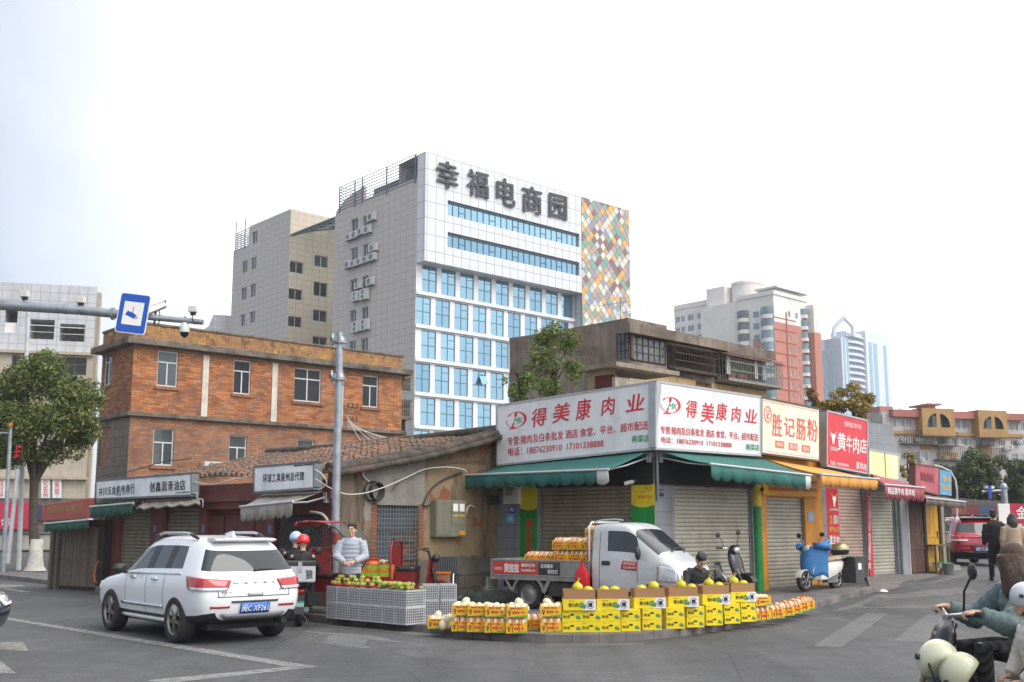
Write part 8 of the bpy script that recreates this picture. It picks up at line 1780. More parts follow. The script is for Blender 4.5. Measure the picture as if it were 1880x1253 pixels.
    if not helmet or long_hair:
        mb.ell(hc+T @ V3(-.018,0,.042),(.10,.086,.095),18,T=T); mb.ell(hc+T @ V3(-.055,0,.0),(.06,.078,.07),14,T=T)
        if long_hair:
            rs_ = random.Random(4)
            for i in range(26): a = PI*.32+PI*1.36*i/25; b0 = V3(.085*math.cos(a),.085*math.sin(a),.03); e0 = V3(.11*math.cos(a)-.05,.12*math.sin(a),-.22-rs_.uniform(0,.16)); mb.tube([hc+T @ b0,hc+T @ (b0.lerp(e0,.5)+V3(-.02,0,.02)),hc+T @ e0],[.03,.032,.012],6)
        else:
            for i in range(16): a = 2*PI*i/16; mb.ell(hc+T @ V3(.066*math.cos(a)-.02,.058*math.sin(a),.095+.012*math.sin(i*2.7)),(.035,.03,.03),8)
            mb.ell(hc+T @ V3(.055,0,.092),(.035,.06,.025),10,T=T)
        fuse(mb,'hair',hair,t,.009,3)
    return t
PUF = MAT('grey_puffer_cloth','a3a8b2',.7,var=.05,scale=5,bump=.15,bscale=50); BLKC = MAT('black_cloth',(.016,.016,.018),.85,var=.25,scale=6); NAVYC = MAT('navy_trousers',(.02,.022,.035),.85,var=.2); KNIT = MAT('charcoal_jacket',(.035,.036,.038),.85,var=.3,scale=18)
std = dict(head=(.03,0,1.58),chest=(0,0,1.30),pelvis=(0,0,.92),shL=(0,.19,1.36),shR=(0,-.19,1.36),elL=(.02,.25,1.08),elR=(.02,-.25,1.08),wrL=(.10,.24,.84),wrR=(.10,-.24,.84),hdL=(.12,.24,.74),hdR=(.12,-.24,.74),hipL=(0,.09,.86),hipR=(0,-.09,.86),knL=(.02,.10,.47),knR=(.02,-.10,.47),anL=(0,.10,.08),anR=(0,-.10,.08))
# standing vendor, hands together in front
jm = dict(std, elL=(.05,.27,1.10), elR=(.08,-.27,1.10), wrL=(.27,.10,1.00), wrR=(.28,-.06,.99), hdL=(.34,.03,1.0), hdR=(.35,.02,.98), upL=(0,.5,.9), upR=(0,-.5,.9), pelvis=(0,0,.86))
vx = AT(646,1000,20.0); person('vendor in a light grey puffer jacket and dark trousers standing behind the grey fruit crates', (vx.x,20.0,KH), R(-94), jm, PUF, NAVYC, sc=1.0, yaw=R(-4), puffy=.8, vox=.011, hcurl=.5, wide=1.0)
# seated vendor looking at a phone
js = dict(head=(.30,0,1.06),chest=(.14,0,.80),pelvis=(-.02,0,.46),shL=(.13,.18,.87),shR=(.13,-.18,.87),elL=(.22,.27,.60),elR=(.22,-.27,.60),wrL=(.40,.08,.64),wrR=(.40,-.08,.64),hdL=(.47,.05,.66),hdR=(.47,-.05,.66),upL=(0,.6,.8),upR=(0,-.6,.8),hipL=(.02,.10,.44),hipR=(.02,-.10,.44),knL=(.42,.16,.44),knR=(.42,-.16,.44),anL=(.36,.17,.08),anR=(.36,-.17,.08))
sx = AT(1270,1000,19.0); sp_ = Vector((sx.x,18.95,KH)); person('seated man in a black jacket bending over a phone in front of the truck', sp_, R(-72), js, KNIT, BLKC, pitch=R(42), yaw=R(4), vox=.011, hcurl=.9)
pt = thing('mobile_phone','small dark phone held in both hands by the seated man','phone',sp_+Matrix.Rotation(R(-72),3,'Z') @ V3(.51,0,.70),R(-72)); mb = MB(); mb.T = Matrix.Rotation(R(-35),4,'Y'); mb.box(-.07,.07,-.036,.036,-.004,.004); mb.build('case', BLACK, pt, bevel=.003); mb = MB(); mb.T = Matrix.Rotation(R(-35),4,'Y'); mb.box(-.066,.066,-.033,.033,.0042,.005); mb.build('screen', GDARK, pt)
st = thing('stool','low wooden stool under the seated man in front of the truck','stool',sp_+Vector((-.01,.05,0)),R(-72)); MB().box(-.15,.15,-.16,.16,.29,.33).build('seat', BRC, st); 
for a,b_ in ((-1,-1),(-1,1),(1,-1),(1,1)): MB().box(a*.12-.02,a*.12+.02,b_*.13-.02,b_*.13+.02,0,.288).build('leg', BRC, st)
def riding(lean=.05, arm=.42, hz=1.06, w=.30): return dict(head=(lean+.06,0,1.52),chest=(lean,0,1.20),pevis=(0,0,0),pelvis=(-.06,0,.84),shL=(lean,.18,1.27),shR=(lean,-.18,1.27),elL=(lean+.16,.30,1.06),elR=(lean+.16,-.30,1.06),wrL=(arm,w,hz),wrR=(arm,-w,hz),hdL=(arm+.08,w-.01,hz),hdR=(arm+.08,-w+.01,hz),hipL=(.0,.11,.82),hipR=(.0,-.11,.82),knL=(.42,.17,.80),knR=(.42,-.17,.80),anL=(.30,.15,.36),anR=(.30,-.15,.36))
# two riders seen from behind beside the SUV
rw = G(548,1150); hz_ = R(101); fw_ = Vector((math.cos(hz_),math.sin(hz_),0)); so2 = rw+fw_*.62; so2.z = 0
scooter('dark electric scooter with a silver top case on the road right of the SUV', so2, hz_, SCB, BLACK, 'case', rear_plate=MAT('green_plate','2f9a7e',.5), sc=1.0)
jr = riding(.0,.34,1.06); person('scooter driver in black with a pale blue helmet, seen from behind', so2+fw_*.02+Vector((-.10,0,.0)), hz_, jr, BLKC, NAVYC, helmet=MAT('pale_blue_helmet','a9bfe2',.25,var=.03,coat=.6), vox=.015)
jp = riding(-.02,.22,.95,.2); person('pillion passenger in black with a bright red helmet, seen from behind', so2-fw_*.36+Vector((.04,0,-.05)), hz_, jp, BLKC, NAVYC, helmet=MAT('red_helmet','d01f24',.25,var=.04,coat=.6), vox=.015)
# rider entering at the right edge
RDX = AT(1740,1115,8.1); OLV = MAT('sage_grey_jacket','5b6d6e',.75,var=.12,scale=6,bump=.2,bscale=25)
def striped():
    m, t, b = _base('black_striped_cloth'); v = _vec(t); w = _n(t,'ShaderNodeTexWave',Scale=7.5,Distortion=1.5); w.bands_direction = 'DIAGONAL'; t.links.new(v, w.inputs[0]); t.links.new(_mix(t,_ramp(t,w.outputs['Fac'],.45,.6),(.035,.034,.036),(.010,.010,.011)), b.inputs['Base Color']); b.inputs['Roughness'].default_value = .85; return m
rx = RDX.x+.36; rpos = Vector((rx,8.15,0)); hr2 = R(176)
scooter('dark scooter with two cream helmets hung on its front, cut by the right edge', rpos, hr2, SCB, BLACK, None, sc=1.12, cowl=False)
jw = riding(-.12,.24,1.15,.33); jw.update(head=(-.16,0,1.52),elL=(.02,.36,1.06),chest=(-.22,0,1.20),pelvis=(-.30,0,.82),shL=(-.20,.19,1.28),shR=(-.20,-.19,1.28),elR=(.02,-.34,1.06),knL=(.16,.20,.90),knR=(.16,-.20,.88),hipL=(-.25,.13,.82),hipR=(-.25,-.13,.82),anL=(.14,.17,.40),anR=(.14,-.17,.40))
person('woman rider with long brown hair and sage grey jacket at the right edge', rpos+Vector((.0,0,.02)), hr2, jw, OLV, striped(), hair=HAIRN, long_hair=True, puffy=1.35, vox=.011, hcurl=1.2, yaw=R(-58))
CRMC = MAT('cream_coat_cloth','cfc8ba',.85,var=.06,scale=6,bump=.2); HW = MAT('white_grey_helmet','c3c8cc',.25,var=.04,coat=.6)
jc = riding(.0,.2,.9,.2); jc.update(elL=(.06,.30,1.02),elR=(.06,-.30,1.02),wrL=(.18,.20,.86),wrR=(.18,-.20,.86),hdL=(.26,.15,.86),hdR=(.26,-.15,.86),knL=(.12,.12,.50),knR=(.12,-.12,.50),anL=(.08,.12,.1),anR=(.08,-.12,.1))
cp_ = AT(1888,1103,7.5); person('child in a cream coat and white helmet riding with the woman at the right edge', (cp_.x+.03,7.5,.06), R(170), jc, CRMC, BLKC, helmet=HW, puffy=1, vox=.012, sc=.8, hood=True)
CRH = MAT('cream_helmet','d3d2b4',.3,var=.04,coat=.6)
for i,(px,py,tl,l) in enumerate(((1722,1212,.3,'cream helmet hanging at the scooter front, leftmost of the two'),(1764,1236,-.4,'cream helmet hanging at the scooter front, right of its twin'))):
    h_ = thing('helmet',l,'helmet',AT(px,py,7.95-.12*i),0,'cream helmets hung on the scooter'); h_.rotation_euler = (tl,.5+.3*i,2.2); mb = MB(); mb.ell((0,0,0),(.155,.13,.15),24); mb.v = [Vector((v.x,v.y,max(v.z,-.07-.15*v.x))) for v in mb.v]; mb.build('shell', CRH, h_)
    mb = MB(); mb.cyl((.07,.10,.03),(.08,.128,.035),.022,n=12); mb.build('visor_screw', BLACK, h_); mb = MB(); mb.tube([(.0,.12,-.05),(.04,.05,-.2),(.04,-.05,-.2),(.0,-.12,-.05)],.008,6); mb.build('chin_strap', BLACK, h_)
# pedestrians on the side street
wp_ = G(1833,1067); jk = dict(std, anL=(.16,.09,.08), knL=(.14,.09,.48), anR=(-.12,-.09,.10), knR=(.02,-.09,.48)); person('pedestrian in black walking away up the side street beside the red car', wp_, R(82), jk, BLKC, BLKC, sc=1.12, vox=.016, puffy=.5, yaw=R(-35))
wq = G(1866,1069); person('pedestrian woman in a beige coat with long dark hair, right of the man in black', wq, R(80), std, MAT('beige_coat_cloth','b09b82',.85,var=.08), NAVYC, sc=1.06, vox=.016, puffy=1, long_hair=True)
# ================================================================ street furniture
# camera gantry over the left street
gp = lambda x,y,d=23.0: AT(x,y,d)
g = thing('camera_gantry','long grey steel arm reaching in from the left edge above the street','gantry',(gp(-60,565).x,23.0,0))
loc2 = lambda p: Vector((p.x-g.location.x, p.y-g.location.y, p.z))
mb = MB(); mb.tube([loc2(gp(-60,556)),loc2(gp(150,570)),loc2(gp(215,577))],[.125,.105,.098],16); mb.tube([loc2(gp(205,576)),loc2(gp(373,592))],[.078,.062],16); mb.build('arm', STEEL, g)
mb = MB(); a = loc2(gp(-60,556)); mb.tube([(a.x,a.y,0),(a.x,a.y,a.z+.4)],[.20,.15],18); mb.build('post', STEEL, g)
for x,y in ((207,576.5),(120,567)): q = loc2(gp(x,y)); MB().cyl(q-Vector((.02,0,0)),q+Vector((.03,0,0)),.14 if x>150 else .125,n=18).build('flange', STEEL, g)
SB = MAT('traffic_sign_blue','0b4fae',.35,var=.03); 
s_ = thing('traffic_sign','blue rectangular camera warning sign tilted on the gantry arm','traffic sign',gp(244,576,22.8)); T = Matrix.Rotation(R(7),4,'Y')
def rr(w,h,r,n=5): return [(sx*(w-r)+r*math.cos(a0+PI/2*i/n), sz*(h-r)+r*math.sin(a0+PI/2*i/n)) for sx,sz,a0 in ((1,1,0),(-1,1,PI/2),(-1,-1,PI),(1,-1,1.5*PI)) for i in range(n+1)]
k_ = 22.8/FPX
for (w,h,r,y0,y1,mt,nm) in ((28.5,38,5,0,.03,WHT,'border'),(27,36.5,4.5,-.004,0,SB,'panel'),(18.5,22,.6,-.008,-.004,WHT,'white_field')): mb = MB(); mb.T = T; mb.prism([(x*k_,z*k_) for x,z in rr(w,h,r)][::-1],y0,y1); mb.build(nm, mt, s_)
mb = MB(); mb.T = T; px_l = lambda pts: [((x-244)*k_,-(y-577)*k_) for x,y in pts]
for pts in ([(234,572.5),(252,579.5),(248,587),(230,580.5)],[(243,564),(244.3,564),(244.3,575),(243,575)],[(240,574.5),(247.5,577),(246.5,578.5),(239.5,576)],[(250,586),(253.5,581.5),(254,584),(251.5,587.5)]): mb.prism(px_l(pts),-.0115,-.008)
mb.build('camera_symbol', SB, s_)
def cctv(label, px, py, kind):
    o = thing('surveillance_camera', label, 'camera', gp(px,py), 0, 'cameras on the gantry arm')
    if kind == 'box':
        mb = MB(); mb.T = Matrix.Rotation(R(-32),4,'Y') @ Matrix.Rotation(R(25),4,'Z'); mb.box(-.26,.20,-.07,.07,-.06,.06); mb.box(-.24,.26,-.08,.08,.062,.075); mb.build('housing', MAT('camera_white','c9c8c0',.4), o, bevel=.01); mb = MB(); mb.T = Matrix.Rotation(R(-32),4,'Y') @ Matrix.Rotation(R(25),4,'Z'); mb.cyl((.19,0,0),(.212,0,0),.045,n=14); mb.build('lens', BLACK, o); mb = MB(); mb.cyl((-.02,0,-.05),(-.04,0,-.36),.025,n=8); mb.tube([(.05,0,-.05),(.1,-.05,-.2),(.06,-.02,-.38)],.012,6); mb.build('bracket', BLACK, o)
    elif kind == 'lamp':
        mb = MB(); mb.box(-.10,.08,-.09,.06,.06,.20); mb.build('housing', MAT('camera_white','c9c8c0'), o, bevel=.015); mb = MB(); mb.tube([(0,0,.06),(-.02,-.02,-.03),(.02,-.10,-.12),(.05,-.09,-.22),(.09,0,-.2)],.012,6); mb.box(-.06,.05,-.04,.04,.0,.058); mb.build('bracket', BLACK, o)
    else:
        mb = MB(); mb.cyl((0,0,.30),(0,0,.16),.025,n=8); mb.build('bracket', GREYM, o); mb = MB(); mb.lathe([(.0,.17),(.06,.16),(.10,.08),(.11,-.02),(.105,-.06)],20); mb.build('housing', MAT('camera_white','c9c8c0'), o); mb = MB(); mb.lathe([(.10,-.061),(.085,-.12),(.04,-.165),(0,-.175)],20); mb.build('dome', GDARK, o)
cctv('white box camera angled up on the arm right of the blue sign',288,566,'box'); cctv('white dome camera hanging below the arm tip',339,606,'dome'); cctv('small white flash lamp on the arm, left of the blue sign',149,562,'lamp'); cctv('small white flash lamp at the right tip of the arm',355,579,'lamp'); cctv('small grey flash lamp at the far left of the arm',46,551,'lamp')
# grey signal pole in front of the old house
pp = thing('signal_pole','tall galvanised pole with round flanges in front of the old house corner','pole',G(612,1120,KH)); d = pp.location.y; zz = lambda y: AT(612,y,d).z-KH
zt = zz(610); mb = MB(); mb.tube([(0,0,0),(0,0,zz(700)),(-.01,0,zt)],[.088,.078,.062],18); mb.build('shaft', STEEL, pp)
for y in (629,697): mb = MB(); z = zz(y); mb.cyl((0,0,z-.02),(0,0,z+.02),.135,n=16); mb.box(-.10,.10,-.05,.05,z-.12,z+.12); mb.cyl((-.13,-.02,z+.06),(-.17,-.03,z+.06),.125,n=18); mb.cyl((-.171,-.03,z+.06),(-.19,-.035,z+.06),.04,n=12,m=1); mb.cyl((.02,0,z+.03),(.02,0,z+.12),.10,.07,16); mb.build('flange', [STEEL,BLACK], pp)
mb = MB(); mb.cyl((0,0,zz(1000)),(0,0,zz(978)),.090,n=18); mb.build('red_band', MAT('pole_red_band','8f3530',.6,var=.2,dirt='9b8f88',dirt_amt=.5,dscale=8), pp); mb = MB(); mb.cyl((0,0,zz(1024)),(0,0,zz(1001)),.0905,n=18); mb.build('white_band', MAT('pole_white_band','b0aba4',.6,var=.2,dirt='6e5d55',dirt_amt=.5,dscale=8), pp)
def pole(label, px0, py0, px1, py1, r, mat, top=None):
    b_ = G(px0,py0,.0); o = thing('street_pole', label, 'pole', b_, 0, 'poles at the left edge'); e = AT(px1,py1,b_.y)-b_; mb = MB(); mb.tube([(0,0,0),tuple(e)],[r,r*.8],14); mb.build('shaft', mat, o)
    if top: mb = MB(); mb.ell(e,(r*1.1,r*1.1,r*1.3),10); mb.build('cap', top, o)
    return o
WHP = MAT('white_pole_paint','b9bcbf',.5,var=.1,dirt='83858a',dirt_amt=.4,dscale=3); ORC = MAT('orange_cap','c9772e',.5)
o = pole('slim grey pole with orange cap at the far left edge',5,1055,20,782,.085,STEEL,ORC); mb = MB(); e = AT(20,795,o.location.y)-o.location; e2 = AT(-30,797,o.location.y)-o.location; mb.cyl(tuple(e),tuple(e2),.05,n=10); mb.build('cross_arm', STEEL, o)
pole('leaning white pole behind the slim grey one',14,1035,36,830,.11,WHP); pole('taller white pole just left of the tree trunk',34,1047,52,560,.10,WHP)
tl = thing('traffic_light','red signal lamp cluster beside the white pole at the left','traffic light',AT(34,830,26)); mb = MB(); 
for z in (-.11,0,.11): mb.cyl((.02*z/.16,0,z),(.02*z/.16,-.1,z),.05,n=16)
mb.build('lamp', MAT('signal_red','a3141c',.3,var=.1), tl); MB().box(-.07,.07,0,.08,-.2,.2).build('housing', BLACK, tl)
# far pole with cameras, curved lamp, sign boards on the right
fp = G(1850,1020,0); o = thing('camera_pole','pale pole with camera arm behind the pedestrians on the right','pole',(AT(1850,1000,46).x,46,.3)); z = AT(1850,895,46).z-.3; mb = MB(); mb.tube([(0,0,0),(0,0,z)],[.16,.13],14); mb.ell((0,0,z),(.15,.15,.2),12); mb.build('shaft', STEEL, o); za = AT(1850,901,46).z-.3; mb = MB(); mb.cyl((0,0,za),(-.95,0,za-.05),.06,n=8); mb.build('arm', STEEL, o); mb = MB(); mb.box(-.80,-.45,-.1,.1,za+.08,za+.2); mb.build('camera', WHITE, o); MB().box(-.75,-.62,-.2,-.16,za-.35,za+.2).build('blue_sign', SB, o)
o = thing('billboard','red and white truck side poster at the right picture edge','sign',(AT(1870,1000,44).x,44,.3)); zb,zc_ = AT(1870,962,44).z-.3,AT(1870,925,44).z-.3; MB().box(-.25,1.2,0,.1,zb,zc_).build('panel', CRM, o); MB().box(-.72,-.255,0,.1,zb,zc_).build('white_panel', WHT, o); mb = MB(); mb.text('金达', lambda a,b: (0+.9*a,-.006,zb+.2+.5*b), 0, .03); mb.build('lettering', WHT, o); MB().box(.3,.4,.12,.2,0,zc_).build('post', STEEL, o)
o = thing('street_lamp','white curved lamp post rising behind the faded blue sign','lamp post',(AT(1755,1000,50).x,50,.3)); pts = [(0,0,0)]+[tuple(AT(x,y,50)-o.location) for x,y in ((1757,905),(1754,882),(1745,866),(1728,858),(1715,855))]; mb = MB(); mb.tube(pts,.05,8); mb.build('pole', WHP, o)
for i,(px,dp,c,l) in enumerate(((1786,58,'6e2f34','dark red shop front in the distance beyond the trees'),(1812,60,'34496a','blue shop front in the distance behind the pedestrian'),(1762,56,'8a4a36','orange red stall front beyond the brown awning'),(1838,62,'7b2333','maroon shop front far behind the pedestrians'))):
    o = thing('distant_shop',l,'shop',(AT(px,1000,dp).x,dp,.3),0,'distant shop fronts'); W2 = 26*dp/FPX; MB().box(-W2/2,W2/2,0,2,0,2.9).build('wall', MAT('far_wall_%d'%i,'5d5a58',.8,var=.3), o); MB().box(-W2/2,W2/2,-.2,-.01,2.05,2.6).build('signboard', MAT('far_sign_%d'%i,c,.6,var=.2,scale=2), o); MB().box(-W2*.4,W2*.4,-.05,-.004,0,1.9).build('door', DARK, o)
# meter boxes, pipes and cables on the gable wall
def wbox(nm, label, fr, x0,x1,yt,yb, dep, mat, cat='box'):
    u0,u1,v0,v1 = fr.rect(x0,x1,yt,yb); o = thing(nm,label,cat,fr.P(u0,0,v0),fr.a); MB().box(0,u1-u0,-dep,-.002,0,v1-v0).build('cabinet', mat, o, bevel=.01); return o, u1-u0, v1-v0
MBX = MAT('meter_box_grey','7d7c6c',.6,.1,var=.12,dirt='4f4b40',dirt_amt=.4,dscale=3,streak=.3)
o,w,h = wbox('meter_box','grey steel electricity meter box on the plaster wall','meter box',0,0,0,0) if False else wbox('meter_box','grey steel electricity meter box with two doors on the stained plaster wall', GW, 790,845,919,986, .18, MBX, 'meter box')
MB().box(.02,w*.45,-.19,-.181,.04,h-.04).build('door', MBX, o); MB().box(w*.5,w-.02,-.19,-.181,.30,h-.04).build('door', MBX, o)
for i in (0,1): MB().box(w*(.54+.22*i),w*(.70+.22*i),-.197,-.1905,h-.26,h-.08).build('meter_window', WHT, o); MB().box(w*(.54+.22*i),w*(.72+.22*i),-.199,-.1905,h*.56,h*.60).build('yellow_label', YT, o)
MB().box(w*.75,w*.95,-.199,-.1815,.04,.14).build('warning_label', MAT('warning_orange','c9902a',.5), o)
o,w,h = wbox('junction_box','white junction box on the grey tiles above the blue number plate', LW, 930,957,888,926, .14, MAT('white_box','c2c2bc',.5,var=.05), 'junction box'); mb = MB(); mb.text('门牌说明\n电表箱', lambda a,b: (w*.2+w*.55*a,-.146,h*.4+h*.45*b), 0, 0); mb.build('lettering', DKTXT, o)
for nm,l,x0,x1,yt,yb,c,tx in (('number_plate','small blue house number plate reading 92 under the junction box',936,946,930.5,942,'3f5f9a','92'),('notice_plate','light blue notice plate below the house number plate',930,945,944,961,'5fa3c9','公告')):
    o,w,h = wbox(nm,l,LW,x0,x1,yt,yb,.012,MAT(nm+'_blue',c,.5),'plate'); mb = MB(); mb.text(tx, lambda a,b: (w*.2+w*.6*a,-.016,h*.25+h*.5*b), 0, .03); mb.build('lettering', WHT, o)
o,w,h = wbox('speaker_box','dark green box fixed to the brown wall left of the grey tiles', GW, 893,911,911,927, .1, MAT('dark_green_box','2b3a33',.6), 'box')
def cable(label, pts, r, mat, d=None, nm='cable', fr=None, w=.05, grp='cables on the old wall'):
    P = [AT(x,y,d) for x,y in pts] if d else [fr.P(fr.uv(x,y,w)[0],-w,fr.uv(x,y,w)[1]) for x,y in pts]; P = [Vector(p) for p in P]; Q_ = []
    for i in range(len(P)-1):
        a,b_,c,e = P[max(i-1,0)],P[i],P[i+1],P[min(i+2,len(P)-1)]
        for k in range(5): t = k/5; Q_.append(.5*((2*b_)+(c-a)*t+(2*a-5*b_+4*c-e)*t*t+(3*b_-a-3*c+e)*t**3))
    mb = MB(); mb.tube(Q_+[P[-1]],r,6); return tag(mb.build(nm, mat), label, 'cable', grp)
cable('white cable sagging from the grey pole to the coil on the old wall',[(580,880),(600,893),(620,903),(640,908),(668,906),(690,900),(710,893),(740,880),(780,862),(820,858),(850,862),(858,868)],.014,WIRE_W,fr=GW,w=.14)
cable('thick white cable dropping from the verge to the coil',[(676,848),(672,862),(666,870),(672,880),(678,884)],.018,WIRE_W,fr=GW)
cable('black cable looping from the awning down to the meter box',[(848,868),(820,878),(795,895),(780,920),(778,928),(784,930),(790,926)],.018,WIRE_B,fr=GW)
cable('thin black line along the old wall under the roof',[(720,900),(735,885),(770,866),(830,850),(890,848)],.007,WIRE_B,fr=GW)
for k in range(4): cable('black cable coil hung on the old wall',[(684+14*math.cos(a/8*6.283+k)+k*.5,902+18*math.sin(a/8*6.283+k)) for a in range(9)],.020,WIRE_B,fr=GW,w=.05+.025*k) if k == 0 else None
mb = MB()
for k in range(5):
    u,v = GW.uv(684.5+k*.5,903-(k%2)); mb.lathe([(.155+.012*math.cos(a),.012*math.sin(a)) for a in [i*PI/4 for i in range(9)]],28,T=Matrix.Translation(GW.P(u,-.05-.02*k,v)) @ Matrix.Rotation(GA,4,'Z') @ Matrix.Rotation(PI/2,4,'X') @ Matrix.Scale(1.1+.045*k,4))
tag(mb.build('cable_coil', WIRE_B),'thick black coil of cable hanging on the plaster wall above the barred door','cable coil')
PVC = MAT('pvc_white','b5b2a8',.5,var=.08); cable('bent white plastic pipe right of the meter box',[(870,932),(864,929),(858,934),(850,960),(845,980),(840,984)],.026,PVC,fr=GW,w=.08,nm='pipe'); cable('grey plastic pipe arching down behind the pole',[(570,940),(590,944),(600,954),(605,968)],.03,PVC,fr=SW,w=.4,nm='pipe')
for i,(x,c,l) in enumerate(((846,'2f8a6a','green'),(860,'9fb0a8','pale'),(872,'c9a58a','tan'))): cable(l+' wire loop hanging under the left end of the teal awning',[(858+i*6,872),(x,895),(x+8,905),(866+i*6,890),(868+i*6,874)],.008,MAT('wire_'+l,c,.5),fr=LW,w=.8)
for i in range(6): cable('thin pale wire fanning down from the brick wall insulators to the roof, %s of six'%ordn[i],[(637,763+i*4),(650+i*11,790+i*2.5),(664+i*22,812+i*2)],.010,WIRE_W,d=34+i*.3,nm='wire',grp='insulator wires')
cable('long faint power line crossing the sky at upper right',[(1570,760),(1700,745),(1880,705)],.02,WIRE_B,d=90,nm='wire')
for i,pts in enumerate(([(352,884),(390,890),(430,880),(470,872)],[(180,874),(230,868),(300,848),(330,845),(352,842)],[(352,905),(362,907),(362,915),(372,918),(372,932)],[(578,862),(592,872),(600,888),(585,900)])): cable('loose pale cable over the left shop signs, %s of four cables'%ordn[i],pts,.012,WIRE_W if i != 1 else WIRE_B,fr=SW,w=.5,grp='cables over the left shops')
IB = thing('insulator_bracket','rusty insulator bracket on the pale pilaster of the brick building','bracket',BF.P(U(632,BF,760),-.05,V(BF,632,770)),BF.a); mb = MB()
for z in (0,.7): mb.cyl((-.1,-.05,z),(.6,-.3,z-.1),.03,n=6); [mb.cyl((x,-.1-.2*x/.6,z-.1),(x,-.1-.2*x/.6,z+.14),.035,n=8) for x in (.1,.35,.58)]
mb.build('bracket', IRON, IB)
ac_unit('white air conditioner on the lower brick wall above the tiled roof', BF, 375,407,848,862, .5, None)
AN = thing('tv_antenna','thin rooftop aerial with many rods in front of the diamond wall','antenna',AT(1139,612,41)); ad_ = lambda x,y: tuple(AT(x,y,41)-AN.location); mb = MB(); mb.cyl((0,0,-.3),ad_(1139,545),.018,n=6); mb.cyl(ad_(1098,562),ad_(1160,553),.010,n=5); mb.cyl(ad_(1140,575),ad_(1192,566),.010,n=5)
for k in range(8): x = 1100+k*8; y = 562-(x-1098)*.145; mb.cyl(ad_(x,y-5),ad_(x+1,y+5),.006,n=4); x = 1144+k*6.4; y = 574.5-(x-1140)*.17; mb.cyl(ad_(x,y-5-(k==7)*6),ad_(x,y+5+(k==7)*3),.006,n=4)
mb.build('rods', GREYM, AN)
for i,(px,py,fr,l) in enumerate(((1158,886,LW,'white bullet camera under the fascia left of the corner banner'),(1399,898,RW,'black dome camera beside the green column'))):
    u,v = fr.uv(px,py,.15); o = thing('surveillance_camera',l,'camera',fr.P(u,-.15,v),fr.a,'shop cameras'); mb = MB(); mb.cyl((.06,.02,.02),(-.12,-.08,-.03),.045,n=12); mb.build('housing', WHITE if i == 0 else BLACK, o); mb = MB(); mb.cyl((.04,0,0),(.06,.15,.05),.02,n=6); mb.build('bracket', GREYM, o)
# small things on the pavement
def heap(nm,label,cat,c,r,mat,seed,n=26):
    o = thing(nm,label,cat,c); mb = MB(); k = 26; g = []
    for j in range(k):
        for i in range(k):
            x,y = -1+2*i/(k-1),-1+2*j/(k-1); d = max(0,1-(x*x+y*y)**.8); z = r[2]*(d**.6)*(.55+.55*abs(mnoise.noise(Vector((x*2.4+seed,y*2.4,0))))+.35*abs(mnoise.noise(Vector((x*6,y*6+seed,2))))); g.append((x*r[0],y*r[1],z-.01))
    mb.add(g,[(j*k+i,j*k+i+1,(j+1)*k+i+1,(j+1)*k+i) for j in range(k-1) for i in range(k-1)],0,True); mb.build('cloth', mat, o); return o
heap('tarpaulin','crumpled dark green tarpaulin on the pavement behind the truck wheel','tarpaulin',G(900,1108,KH),(.75,.5,.42),MAT('dark_green_tarp','1f2b20',.7,var=.3,scale=3),2)
heap('litter','small crumpled white litter at the end of the kerb','litter',G(1622,1079,.02),(.10,.08,.07),WHT,7)
o = thing('shopping_bag','bright red carrier bag hanging on the truck side','bag',TM @ Vector((2.33,-.10,.36))); o.rotation_euler = (0,0,thr); mb = MB(); RBG = MAT('red_bag_plastic','c10f1c',.4,var=.12,scale=5); mb.loft([[(x*w,y*d_,z) for x,y in ((-1,-1),(1,-1),(1,1),(-1,1))] for z,w,d_ in ((0,.13,.05),(.2,.14,.07),(.42,.12,.055),(.50,.06,.03),(.60,.015,.012),(.66,.03,.015))]); mb.build('bag', RBG, o, bevel=.01)
# folding chair with carton, stall pieces behind the crates
cg_ = G(812,1108,KH); o = thing('folding_chair','dark slatted chair with chrome arms behind the empty grey crates','chair',cg_,R(-10)); mb = MB()
for i in range(11): x = -.25+.5*i/10; mb.tube([(x,.25,.42),(x,.30,.7),(x,.36,.98)],.025,6)
mb.build('backrest', MAT('chair_grey_vinyl','3c4145',.5,var=.15), o); MB().box(-.26,.26,-.22,.24,.38,.43).build('seat', BLACK, o)
for s_ in (-1,1): mb = MB(); mb.tube([(s_*.28,-.2,0),(s_*.29,-.22,.62),(s_*.29,.0,.66),(s_*.28,.28,.62),(s_*.27,.3,0)],.014,6); mb.build('armrest', CHROME, o)
o = thing('cardboard_box','small brown box with orange lid standing on the dark chair','box',cg_+Vector((.02,-.05,.43)),R(-8)); MB().box(-.13,.13,-.1,.1,0,.2).build('carton', BRC, o); MB().box(-.15,.15,-.12,.12,.202,.235).build('lid', OB, o)
o = thing('weighing_scale','orange kitchen scale on the tricycle load behind the vendor','scale',bedM @ Vector((-.25,-.30,.86)),ang_t); mb = MB(); mb.loft([[(-.17,-.12,z0) if False else (x*w,y*d_,z) for x,y in ((-1,-1),(1,-1),(1,1),(-1,1))] for z,w,d_ in ((0,.17,.14),(.06,.16,.13),(.10,.12,.1))]); mb.build('body', MAT('scale_orange','d9521c',.4), o); MB().box(-.18,.18,-.14,.14,.101,.115).build('pan', MAT('scale_orange','d9521c',.4), o)
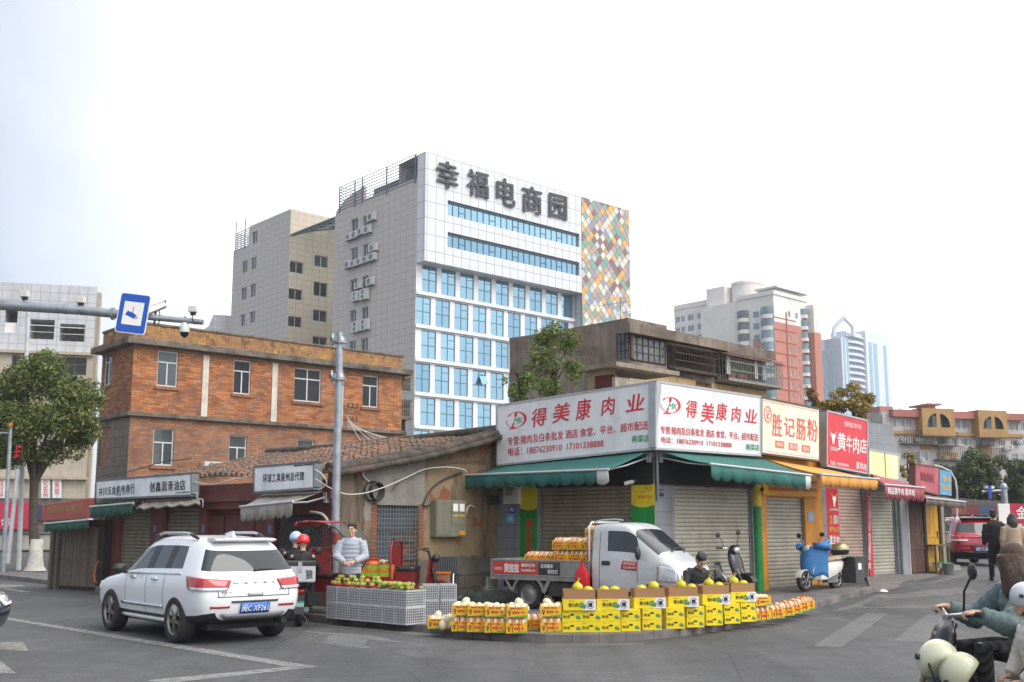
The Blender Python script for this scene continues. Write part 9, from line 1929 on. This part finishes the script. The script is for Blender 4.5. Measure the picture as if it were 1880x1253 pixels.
# bench table by the yellow door, bucket, side cabinet
bt = G(1724,1054,0); o = thing('side_table','old wooden bench table in front of the yellow door','table',bt,R(30)); MB().box(-.34,.34,-.2,.2,.85,.9).build('tabletop', WD, o)
for a,b_ in ((-1,-1),(-1,1),(1,-1),(1,1)): MB().box(a*.3-.025,a*.3+.025,b_*.16-.025,b_*.16+.025,0,.848).build('leg', WD, o)
o = thing('foam_tray','white and green foam tray under the old bench table','tray',bt+Vector((.1,-.05,.18)),R(30)); MB().box(-.28,.28,-.15,.15,0,.14).build('tray', WHT, o); MB().box(-.28,.28,-.151,.151,.141,.17).build('rim', GREEN_T, o)
o = thing('bucket','small white bucket right of the old bench table','bucket',G(1742,1055,0)); mb = MB(); mb.lathe([(.0,0),(.13,0),(.17,.34),(.175,.34),(.16,.33),(.12,.02)],16); mb.build('pail', MAT('white_pail','a9aab0',.5), o)
cb = G(1569,1066,KH); o = thing('kitchen_cabinet','small steel food cabinet beside the white scooter','cabinet',cb+Vector((0,.1,0)),RA); MB().box(-.22,.2,-.2,.2,.06,.70).build('cabinet', MAT('dull_steel','505253',.5,.3,var=.25,dirt='2f2f2f',dirt_amt=.4), o); MB().box(-.42,.36,-.24,.24,.701,.73).build('top', MAT('dull_steel','505253'), o); MB().box(-.1,.06,-.212,-.201,.4,.56).build('sticker', WHT, o)
o = thing('folded_umbrella','folded red umbrella standing behind the blue covered scooter','umbrella',G(1513,1070,KH)+Vector((0,.1,0))); mb = MB(); mb.tube([(0,0,.2),(-.1,0,.7),(-.2,0,1.15)],[.02,.07,.03],8); mb.build('canopy', MAT('umbrella_red','a82a30',.7,var=.15), o)
o = thing('orange_hose','bright orange hose looped beside the plank doors','hose',(0,0,0)); mb = MB(); mb.tube([SHF.P(SHF.uv(x,y,.1)[0],-.1,SHF.uv(x,y,.1)[1]) for x,y in ((181,1030),(176,1040),(173,1055),(174,1066),(178,1070))],.02,6); mb.build('tube', MAT('hose_orange','d9701c',.5), o)
# ================================================================ air
hm = bpy.data.materials.new('haze_air'); hm.use_nodes = True; ht = hm.node_tree; ht.nodes.clear(); ho = _n(ht,'ShaderNodeOutputMaterial'); pv = _n(ht,'ShaderNodeVolumePrincipled'); pv.inputs['Color'].default_value = (.93,.95,1,1); pv.inputs['Density'].default_value = .00045; ht.links.new(pv.outputs[0], ho.inputs['Volume'])
hz = MB().box(-420,420,-60,760,-1.2,165).build('haze', hm); tag(hz, None, None, kind='stuff')
